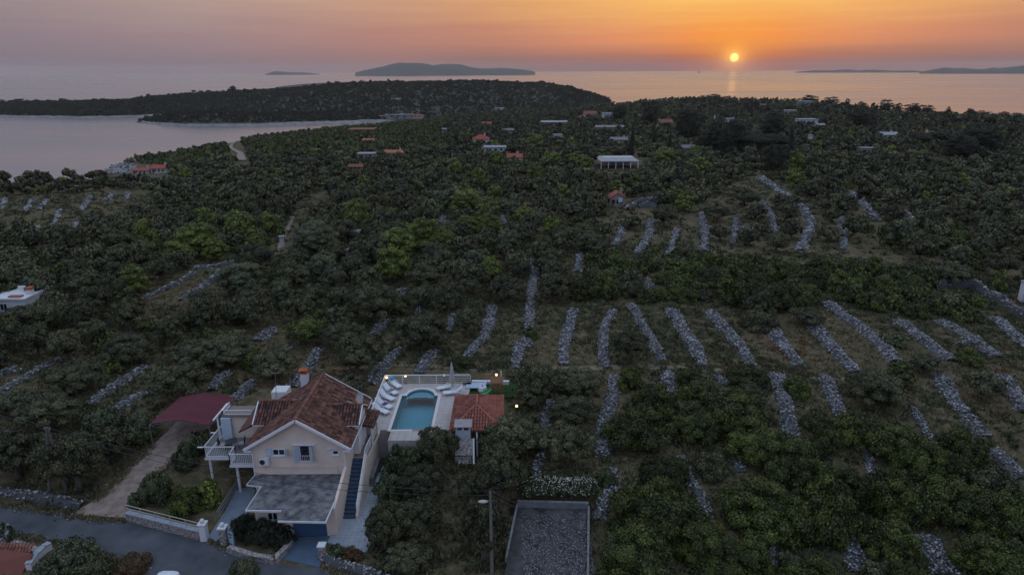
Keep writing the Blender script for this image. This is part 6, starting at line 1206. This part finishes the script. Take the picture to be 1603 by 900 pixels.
for k in range(9):
    p = a_ + (c_ - a_) * (k / 8); s_ = rnd.uniform(.75, 1.0); V, F, T_ = crown('bush', 900, .10, 300 + k, 9); s_ *= 1.25; V = V * np.array([s_, s_ * .9, s_ * 1.45]) + np.array([p[0], p[1] + .5, 1.0]) - ORG[HG.name]; Vs.append(V); Fq_.append(F[0] + n); Tq.append(T_[0]); Ft.append(np.concatenate(F[1:]) + n); Tt.append(np.concatenate(T_[1:])); n += len(V)
    for q in range(46 if k > 1 else 14): a = rnd.uniform(0, 6.28); e = rnd.uniform(.1, 1.4); x, y, z = p[0] + s_ * 1.0 * math.cos(a) * math.cos(e), p[1] + .5 - abs(s_ * .95 * math.sin(a) * math.cos(e)), 1.3 + s_ * 1.45 * .85 * math.sin(e); FL.lathe((x, y, z), [(0, -.04), (.048, 0), (0, .04)], 5)
o = link('foliage', np_mesh('foliage', np.concatenate(Vs), [np.concatenate(Fq_), np.concatenate(Ft)], [np.concatenate(Tq), np.concatenate(Tt)]), BUSHG, HG); tag(FL.build('flowers', mat('white petals', (.55, .55, .48), rough=.8), HG), kind='stuff')
# ragged verges of road and drive
VG = []
for line in ([(0, 789), (130, 810), (200, 817)], [(330, 848), (360, 862)], [(8, 834), (90, 850), (160, 868), (225, 893)], [(150, 784), (185, 752), (212, 724), (240, 698)], [(203, 792), (232, 758), (262, 730), (290, 706)], [(505, 890), (600, 922)]):
    for a_, c_ in zip(line[:-1], line[1:]):
        for k in range(int(math.hypot(c_[0] - a_[0], c_[1] - a_[1]) * 1.3)):
            u = rnd.random(); p = G(a_[0] + (c_[0] - a_[0]) * u + rnd.gauss(0, 2.5), a_[1] + (c_[1] - a_[1]) * u + rnd.gauss(0, 2.0)); VG.append(p)
VG = np.array(VG); nb = 12; k = len(VG); d = frng.normal(size=(k, nb, 3)); d[..., 2] = np.abs(d[..., 2]) + .5; d /= np.linalg.norm(d, axis=2)[..., None]; L_ = frng.uniform(.06, .22, (k, nb, 1)); w = np.cross(d, frng.normal(size=(k, nb, 3))); w = w / np.linalg.norm(w, axis=2)[..., None] * L_ * .25
p0 = VG[:, None] + frng.normal(size=(k, nb, 3)) * np.array([.14, .14, 0]) + np.array([0, 0, .03]); p1_ = p0 + d * L_; Vv = np.stack([p0 - w * .6, p0 + w * .6, (p0 + p1_) / 2 + w, p1_], 2).reshape(-1, 3); nf = k * nb
tag(link('verge_grass', np_mesh('verge_grass', Vv, [np.arange(nf * 4).reshape(nf, 4)], [frng.uniform(0, 1, nf)]), GRASSM), 'thin dry weeds creeping over the road and drive edges', 'grass', kind='stuff')
V2, F2, T2 = rocks(VG[::2] + frng.normal(size=(len(VG[::2]), 3)) * np.array([.3, .3, 0]) + np.array([0, 0, .04]), frng.uniform(.02, .07, len(VG[::2]))); tag(link('verge_stones', np_mesh('verge_stones', V2, [F2], [T2]), STONE), 'loose small stones along the road and drive edges', 'stones', kind='stuff')
# ------------------------------------------------------------------ poles and wires
PW = mat('grey pole', (.14, .125, .115), (.10, .09, .085), scale=4, rough=.9)
b0 = G(77, 774); PY = float(b0[1]); p1 = WY(73, 669, PY); b1 = G(104, 766); UP = thing('utility_pole', 'twin wooden utility pole among the olives by the street', 'utility pole', tuple(b0)); b = MB(); b.tube([(b0[0], b0[1], b0[2] - .4), (p1[0], PY, p1[2])], [.15, .11], 10); b.build('pole', PW, UP); b = MB(); b.tube([(b1[0], b1[1], b1[2] - .4), (p1[0] + .1, PY, p1[2] - .3)], [.14, .10], 10); b.build('brace_pole', PW, UP)
b = MB(); b.bar((p1[0] - .25, PY, p1[2] - .15), (p1[0] + .3, PY, p1[2] - .15), .08, .08)
for s_ in (-.2, .0, .25): b.lathe((p1[0] + s_, PY, p1[2] - .1), [(.04, 0), (.06, .06), (.03, .14), (0, .16)], 8)
b.build('insulator_bracket', METAL, UP)
p2 = WY(767.5, 768, 39.8); SL = thing('street_lamp', 'grey street lamp pole with one oval lamp head at the bottom edge', 'street lamp', (p2[0], 39.8, 0)); b = MB(); b.tube([(p2[0] + .02, 39.8, -.2), (p2[0], 39.8, p2[2])], [.13, .085], 10); b.build('pole', mat('pole galvanised', (.22, .21, .21), rough=.6, metal=.3), SL)
b = MB(); hz_ = p2[2] - .85; b.tube([(p2[0], 39.8, hz_ + .05), (p2[0] - .3, 39.7, hz_ + .15)], .03, 8); b.build('arm', METAL, SL)
b = MB(); V = []
for i in range(7):
    a = math.pi * i / 6
    for k in range(12): th = 6.283 * k / 12; V.append((p2[0] - .5 - .34 * math.cos(a), 39.65 + .16 * math.sin(a) * math.cos(th), hz_ + .12 + .10 * math.sin(a) * math.sin(th)))
b.add(V, [(i * 12 + k, i * 12 + (k + 1) % 12, (i + 1) * 12 + (k + 1) % 12, (i + 1) * 12 + k) for i in range(6) for k in range(12)]); b.build('lamp_head', mat('pale lamp housing', (.45, .40, .38), rough=.5), SL, smooth=True)
b = MB()
for z in (0, .25, .5): b.bar((p2[0] - .1, 39.8, p2[2] - .5 + z), (p2[0] + .12, 39.8, p2[2] - .5 + z), .08, .07)
b.build('wire_bracket', DARKM, SL)
def wire(a, c, sag, label):
    b = MB(); pts = [Vector(a).lerp(Vector(c), k / 24) - Vector((0, 0, sag * 4 * (k / 24) * (1 - k / 24))) for k in range(25)]; b.tube(pts, .019, 5); tag(b.build('power_line', DARKM, None), label, 'cable', 'overhead cables')
A1 = (p1[0], PY, p1[2]); A2 = (p2[0], 39.8, p2[2])
wire(A1, A2, 1.35, 'upper cable from the wooden pole across the garage roof'); wire((A1[0], A1[1], A1[2] - .35), (A2[0], A2[1], A2[2] - .35), 1.6, 'lower cable from the wooden pole across the garage roof')
wire(tuple(WY(-60, 618, 50)), A1, .15, 'upper cable leaving the picture at the left edge'); wire(tuple(WY(-60, 625, 50)), (A1[0], A1[1], A1[2] - .25), .15, 'lower cable leaving the picture at the left edge')
wire(A2, tuple(WY(1150, 912, 34)), .5, 'upper cable running from the street lamp over the gravel yard'); wire((A2[0], A2[1], A2[2] - .3), tuple(WY(1150, 930, 34)), .5, 'lower cable running from the street lamp over the gravel yard')
# ------------------------------------------------------------------ bottom left corner: roof, white walls, parked van
LR = thing('street_house', 'corner of a house with red clay roof at the bottom left', 'house', (-37, 40.5, -1.5)); r0, r1, r2, r3 = W(-70, 850, .9), W(52, 866, .9), W(30, 905, -.2), W(-100, 905, -.2); b = MB()
b.plate([tuple(r3), tuple(r2), tuple(r1), tuple(r0)], .1, .2); u_ = (r1 - r0); v_ = (r3 - r0); tiled(b, tuple(r3 + np.array([0, 0, .02])), tuple(r2 - r3), tuple(r0 - r3), np.linalg.norm(r2 - r3), np.linalg.norm(r0 - r3), base=.35, var=.16); b.build('roof', ROOFR, LR)
b = MB(); cxy = [(p[0] * .985, p[1] + (-.3 if i_ in (0, 1) else .3)) for i_, p in enumerate((r0, r1, r2, r3))]; b.prism(cxy, -3.0, -.35); b.build('wall', WHITEW, LR)
wl = [W(x, y, .5)[:2] for x, y in ((-25, 880), (-12, 862), (6, 846), (14, 836), (10, 829))]; wall_run('curved_wall', 'curved pale stone wall along the street at the left edge', [tuple(p) for p in wl], .9, .35, MORTAR, PAVEL)
wl = [W(x, y, .45)[:2] for x, y in ((44, 884), (56, 868), (68, 856), (78, 850))]; wall_run('white_wall', 'white coped wall right of the red roof corner', [tuple(p) for p in wl], .5, .4, WHITEW, PAVEL)
wl = [W(x, y, .3)[:2] for x, y in ((18, 846), (40, 852), (66, 862))]; wall_run('kerb_wall', 'low rubble edge between street and red roof corner', [tuple(p) for p in wl], .25, .5, MORTAR, None)
pv = W(265, 893, 1.9); VN = thing('parked_van', 'white van roof just showing at the bottom edge of the street', 'van', (pv[0], pv[1] - 2.2, 0), R(0)); x, y = pv[0], pv[1] - .05
b = MB(); sec = [(-.86, .45), (-.90, 1.0), (-.80, 1.55), (-.70, 1.85), (-.4, 1.95), (.4, 1.95), (.70, 1.85), (.80, 1.55), (.90, 1.0), (.86, .45)]; ys_ = [(0, .92, 0), (-.12, .98, 0), (-.35, 1, 0), (-3.3, 1, 0), (-4.0, .96, -.5), (-4.6, .9, -.9)]; V = []
for dy, s_, dz in ys_:
    for sx, sz in sec: V.append((x + sx * s_, y + dy, max(.45, sz + (dz if sz > 1.2 else 0)) if sz > 1.2 else sz))
n = len(sec); b.add(V, [(i * n + k, i * n + (k + 1) % n, (i + 1) * n + (k + 1) % n, (i + 1) * n + k) for i in range(5) for k in range(n)] + [tuple(range(n))[::-1], tuple(range(5 * n, 6 * n))]); b.build('body', mat('white car paint', (.62, .66, .74), rough=.3, spec=.5), VN)
b = MB(); b.box(x - .68, x + .68, y + .0, y + .03, 1.15, 1.6); b.build('rear_window', GLASS, VN)
for sx in (-.82, .82):
    for dy in (-.9, -3.7): b = MB(); b.tube([(x + sx - .1, y + dy, .33), (x + sx + .1, y + dy, .33)], .33, 16); b.build('wheel', DARKM, VN)
b = MB()
for sx in (-.72, .72): b.bar((x + sx, y - .4, 1.93), (x + sx, y - 3.0, 1.93), .04, .04)
b.build('roof_rail', METAL, VN)
# ------------------------------------------------------------------ houses spread over the slope
WC = {'white': (.46, .475, .50), 'blue': (.46, .55, .64), 'grey': (.28, .29, .31), 'stone': (.26, .25, .245), 'pink': (.48, .38, .36), 'brown': (.22, .17, .15)}
RC = {'red': (.34, .085, .06), 'orange': (.36, .14, .09), 'rust': (.22, .09, .07), 'flat': (.30, .315, .345), 'grey': (.20, .20, .21)}
def house(px, py, w, h, wall, roof, kind, label, rot=0.0, dep=.7, name='house', cat='house', zz=None):
    p = G(px, py) if zz is None else zz; d = float(np.dot(p - np.array([0, 0, H]), _f)); ww = w / FPX * d; hh = max(2.0, h / FPX * d * .95); dd = ww * dep if kind != 'slab' else ww * .8
    t = thing(name, label, cat, tuple(p), 0); x, y, z = p; y += dd * .3; Wm = mat('render ' + wall, WC[wall], rough=.9, scale=.5); Rm = mat('roof ' + roof, RC[roof], tuple(c * .7 for c in RC[roof]), rough=.9, scale=2.0)
    wh = hh if kind in ('flat', 'slab') else hh * .62; b = MB(); x0, x1, y0, y1 = x - ww / 2, x + ww / 2, y - dd / 2, y + dd / 2; b.box(x0, x1, y0, y1, z - 1.5, z + wh); r = MB(); e = ww * .04 + .15
    if kind in ('flat', 'slab'): r.box(x0 - e, x1 + e, y0 - e, y1 + e, z + wh + .01, z + wh + .22)
    else:
        top = z + hh * 1.02; bz = z + wh
        if kind == 'hip': a1, a2 = (x - ww * .12, y, top), (x + ww * .12, y, top)
        else: a1, a2 = (x0 - e * .4, y, top), (x1 + e * .4, y, top); b.add([(x0, y0, bz), (x0, y1, bz), (x0, y, top - .12), (x1, y0, bz), (x1, y1, bz), (x1, y, top - .12)], [(0, 2, 1), (3, 4, 5)])
        k = [(x0 - e, y0 - e, bz), (x1 + e, y0 - e, bz), (x1 + e, y1 + e, bz), (x0 - e, y1 + e, bz)]
        if kind == 'side':   # ridge runs away from the viewer, gable to the front
            b.add([(x0, y0, bz), (x1, y0, bz), (x, y0, top - .1)], [(0, 1, 2)]); r.plate([k[0], (x, y0 - e, top), (x, y1 + e, top), k[3]], .12); r.plate([(x, y0 - e, top), k[1], k[2], (x, y1 + e, top)], .12)
        else:
            r.plate([k[0], k[1], a2, a1], .12); r.plate([k[2], k[3], a1, a2], .12)
            if kind == 'hip': r.plate([k[3], k[0], a1], .12); r.plate([k[1], k[2], a2], .12)
    b.build('wall', Wm, t); rf_ = r.build('roof', Rm, t)
    if kind not in ('flat', 'slab') and w > 20: c = MB(); c.box(x + ww * .2, x + ww * .2 + .6, y + .4, y + 1.0, z + wh, z + hh * 1.05 + .6); c.build('chimney', Wm, rf_)
    if kind != 'slab' and w > 9:
        nw = 1 if w < 16 else 3
        for k in range(nw): wx = x0 + ww * (k + 1) / (nw + 1); q = MB(); q.box(wx - ww * .045 - .1, wx + ww * .045 + .1, y0 - .05, y0 + .02, z + wh * .35, z + wh * .75); q.build('window', GLASS, t)
        q = MB(); q.box(x0 + ww * .06, x0 + ww * .06 + .8, y0 - .05, y0 + .02, z, z + min(2.0, wh * .8)); q.build('door', mat('door brown', (.12, .08, .06)), t)
    return t
for a in HOUSES:
    house(*a)
# stone hut with red gable on the plots
SH = house(966, 322, 24, 22, 'stone', 'red', 'side', 'old stone hut with red gable roof above the sunken plots', dep=.9, name='stone_hut', cat='hut'); c = ORG[SH.name]; 
b = MB(); b.box(c[0] + .1, c[0] + 1.1, c[1] - 1.05, c[1] - .95, c[2] + 1.0, c[2] + 2.1); b.build('shutter', SHUT, SH)
bank([(982, 330), (996, 322), (1010, 318), (1022, 314), (1032, 320)], 8, 'curved ruined wall right of the stone hut', h=1.6); bank([(1000, 326), (1014, 324), (1028, 326)], 7, 'lower ruined wall right of the stone hut', h=1.4)
# chapel spire
p = G(1118, 194); t = thing('chapel_tower', 'slim pale chapel spire on the upper right slope', 'tower', tuple(p)); dd = float(p[1]); s_ = 4.0 / FPX * dd; hh = 15 / FPX * dd; b = MB(); b.box(p[0] - s_ * .5, p[0] + s_ * .5, p[1] - s_ * .5, p[1] + s_ * .5, p[2] - 1, p[2] + hh * .45); b.build('base', mat('render white', WC['white']), t); b = MB(); b.lathe(tuple(p), [(s_ * .42, hh * .45), (s_ * .25, hh * .6), (s_ * .12, hh * .85), (0, hh)], 6); b.build('spire', mat('render white', WC['white']), t)
# pergola building
p = G(968, 263); d = float(np.dot(p - np.array([0, 0, H]), _f)); ww = 60 / FPX * d; t = thing('pergola', 'white flat roofed open pergola building standing in the groves', 'pergola', tuple(p)); x, y, z = p; y += 5; dpt = 15.0; hz0 = 2.3; b = MB(); b.box(x - ww / 2, x + ww / 2, y - dpt / 2, y + dpt / 2, z + hz0, z + hz0 + .3); b.build('roof', mat('pergola roof', (.30, .315, .34), (.23, .245, .27), scale=.5), t)
for k in range(6):
    for yy in (-dpt / 2 + .2, dpt / 2 - .2): b = MB(); xx = x - ww / 2 + .3 + (ww - .6) * k / 5; b.bar((xx, y + yy, z - .5), (xx, y + yy, z + hz0), .2, .2); b.build('post', WHITE, t)
b = MB(); b.box(x - ww / 2 + 2, x + ww / 2 - .5, y + 1.5, y + 3.2, z - .5, z + 2.8); b.build('inner_wall', WHITEW, t)
# white building at the left edge
p = G(20, 484); t = thing('flat_roof_house', 'white flat roofed house with brick chimney cut off by the left edge', 'house', tuple(p)); z = p[2]; q0, q1 = W(-60, 482, z + 1.2), W(48, 478, z + 1.2); b = MB(); b.box(q0[0], q1[0], q0[1], q0[1] + 5.5, z - 1, z + 2.3); b.build('wall', WHITEW, t); b = MB(); b.box(q0[0], q1[0] + .2, q0[1] - .2, q0[1] + 5.7, z + 2.3, z + 2.55); rf_ = b.build('roof', WHITEW, t)
b = MB(); b.box(q1[0] - 2.3, q1[0] - .6, q0[1] + .2, q0[1] + .9, z + 2.552, z + 2.75); b.build('tile_strip', mat('roof orange', RC['orange']), rf_); b = MB(); b.box(q1[0] - .75, q1[0] - .05, q0[1] + 1.6, q0[1] + 2.3, z + 2.552, z + 3.2); ch = b.build('chimney', WHITEW, rf_)
b = MB(); b.box(q1[0] - .8, q1[0], q0[1] + 1.55, q0[1] + 2.35, z + 3.2, z + 3.5); b.build('chimney_cap', ORANGEB, t)
window(t, (q1[0] - 3, q0[1] - .0, z + 1.3), 1.0, 1.0)
# yard on the right edge
p = G(1600, 474); t = thing('grey_tower', 'pale grey square gate pier on the right edge', 'pier', tuple(p)); b = MB(); d = float(p[1]); hh = 34 / FPX * d; b.box(p[0] - .1, p[0] + .9, p[1], p[1] + .9, p[2] - .3, p[2] + hh); b.build('shaft', WHITEW, t); b = MB(); b.box(p[0] - .2, p[0] + 1.0, p[1] - .1, p[1] + 1.0, p[2] + hh, p[2] + hh + .15); b.build('cap', PAVEL, t)
flat('dirt_yard', [(1530, 458), (1603, 470), (1660, 480), (1660, 520), (1603, 496), (1570, 474)], float(G(1590, 478)[2]) + .05, mat('red dirt', (.17, .10, .075), (.12, .075, .06), scale=.5, rough=1))
# shacks and ruins in the middle
for px, py, w, h, lab in [(536, 410, 16, 8, 'small grey stone ruin under the dark carob tree'), (552, 379, 20, 3, 'low concrete trough beside the dark carob tree'), (388, 409, 10, 9, 'small stone hut with chimney at the end of the brown plot'), (62, 372, 22, 9, 'grey heap like stone hut at left'), (442, 387, 6, 4, 'small white hut beside the dirt track')]:
    house(px, py, w, h, 'stone' if w != 6 else 'white', 'grey' if w != 6 else 'flat', 'flat', lab, name='ruin' if w != 6 else 'hut', cat='ruin' if w != 6 else 'hut')
# buildings at the water of the peninsula
def pen_at(px, py, z):
    return W(px, py, z)
for px, py, w, h, wl_, rf2, kd, lab in [(628, 184.5, 40, 5, 'grey', 'grey', 'flat', 'long grey hall at the end of the bay'), (655, 186.5, 22, 5, 'pink', 'rust', 'gable', 'rust roofed house right of the long hall'), (603, 187, 14, 4, 'grey', 'rust', 'gable', 'small house left of the long hall'), (545, 189.5, 10, 3, 'white', 'flat', 'flat', 'tiny white boathouse on the bay shore'),
                                        (782, 174.5, 14, 4, 'white', 'flat', 'flat', 'white house at the foot of the peninsula'), (628, 158, 8, 3, 'white', 'flat', 'flat', 'tiny pale building on the peninsula slope'), (618, 160, 5, 3, 'white', 'flat', 'flat', 'tinier pale building left of it on the peninsula slope')]:
    zz = W(px, py, SEA + 3.5 if py > 170 else 2.0); u = np.interp(px, PENS, np.arange(len(PENS))); i = int(u); col_ = PEN[i]; dd_ = np.hypot(col_[:, 0], col_[:, 1]); el = (col_[:, 2] - H) / dd_; tgt = (zat(px, py, 1000.) - H) / 1000.; j = int(np.argmin(np.abs(el[:16] - tgt))); zz = col_[j].copy(); zz[2] += .5
    house(px, py, w, h, wl_, rf2, kd, lab, zz=zz)
# tiny sailing boats far out
def boat(px, py, h, label, sail=True):
    p = W(px, py, SEA); s_ = h / FPX * float(np.dot(p - np.array([0, 0, H]), _f)); s_ = s_ / 10
    t = thing('sailing_boat' if sail else 'motor_boat', label, 'boat', tuple(p)); x, y, z = p; b = MB(); b.add([(x - 5 * s_, y, z + 1.2 * s_), (x + 5 * s_, y, z + 1.2 * s_), (x + 3.5 * s_, y, z - .3), (x - 3.5 * s_, y, z - .3), (x, y - 1.5 * s_, z + 1.1 * s_), (x, y + 1.5 * s_, z + 1.1 * s_)], [(0, 3, 4), (3, 2, 4), (2, 1, 4), (1, 5, 2), (2, 5, 3), (3, 5, 0), (0, 4, 1), (0, 1, 5)]); b.build('hull', DARKM, t)
    b = MB()
    if sail: b.tube([(x, y, z + s_), (x, y, z + 10 * s_)], .25 * s_, 6); b.plate([(x, y, z + 9.5 * s_), (x, y, z + 2 * s_), (x + 4 * s_, y + .4 * s_, z + 2 * s_)], .1 * s_); b.build('sail', WC and mat('far sail', (.35, .33, .35)), t)
    else: b.box(x - 2.5 * s_, x + 2.5 * s_, y - s_, y + s_, z + 1.2 * s_, z + 4.5 * s_); b.build('cabin', WPLAS, t)
boat(1094, 114.5, 5, 'tiny sailing boat on the horizon left of the sun'); boat(42, 120.5, 3.5, 'tiny sailing boat at the left end of the horizon'); boat(162, 119.5, 3, 'tiny sailing boat right of the leftmost one'); boat(580, 115.5, 3, 'tiny motor boat in front of the large island', False); boat(486, 117, 3.5, 'tiny sailing boat under the small island'); boat(288, 118.5, 2.5, 'tiny motor boat between the left boats and the small island', False)
# stones of the bare slope by the left bay
SC = []
for k in range(500):
    p = G(rnd.uniform(166, 212), rnd.uniform(257, 272)); SC.append((p[0], p[1], p[2] + .1))
V2, F2, T2 = rocks(np.array(SC), rng.uniform(.3, 1.1, len(SC))); tag(link('scree', np_mesh('scree', V2, [F2], [T2]), STONE), 'pale rocks covering the slope by the left bay', 'rocks', kind='stuff')
# ------------------------------------------------------------------ evening haze
hz = MB(); hz.box(-14800, 14800, -14800, 14800, -46, 112); ho = hz.build('haze', None, None); tag(ho, 'thin evening haze over land and sea', 'haze', kind='stuff')
hm = bpy.data.materials.new('haze'); hm.use_nodes = True; nt = hm.node_tree; nt.nodes.clear(); ou = nt.nodes.new('ShaderNodeOutputMaterial'); pv_ = nt.nodes.new('ShaderNodeVolumePrincipled'); pv_.inputs['Color'].default_value = (1, .93, .92, 1); pv_.inputs['Density'].default_value = 0.45e-4; pv_.inputs['Anisotropy'].default_value = .25; nt.links.new(pv_.outputs[0], ou.inputs['Volume']); ho.data.materials.append(hm)
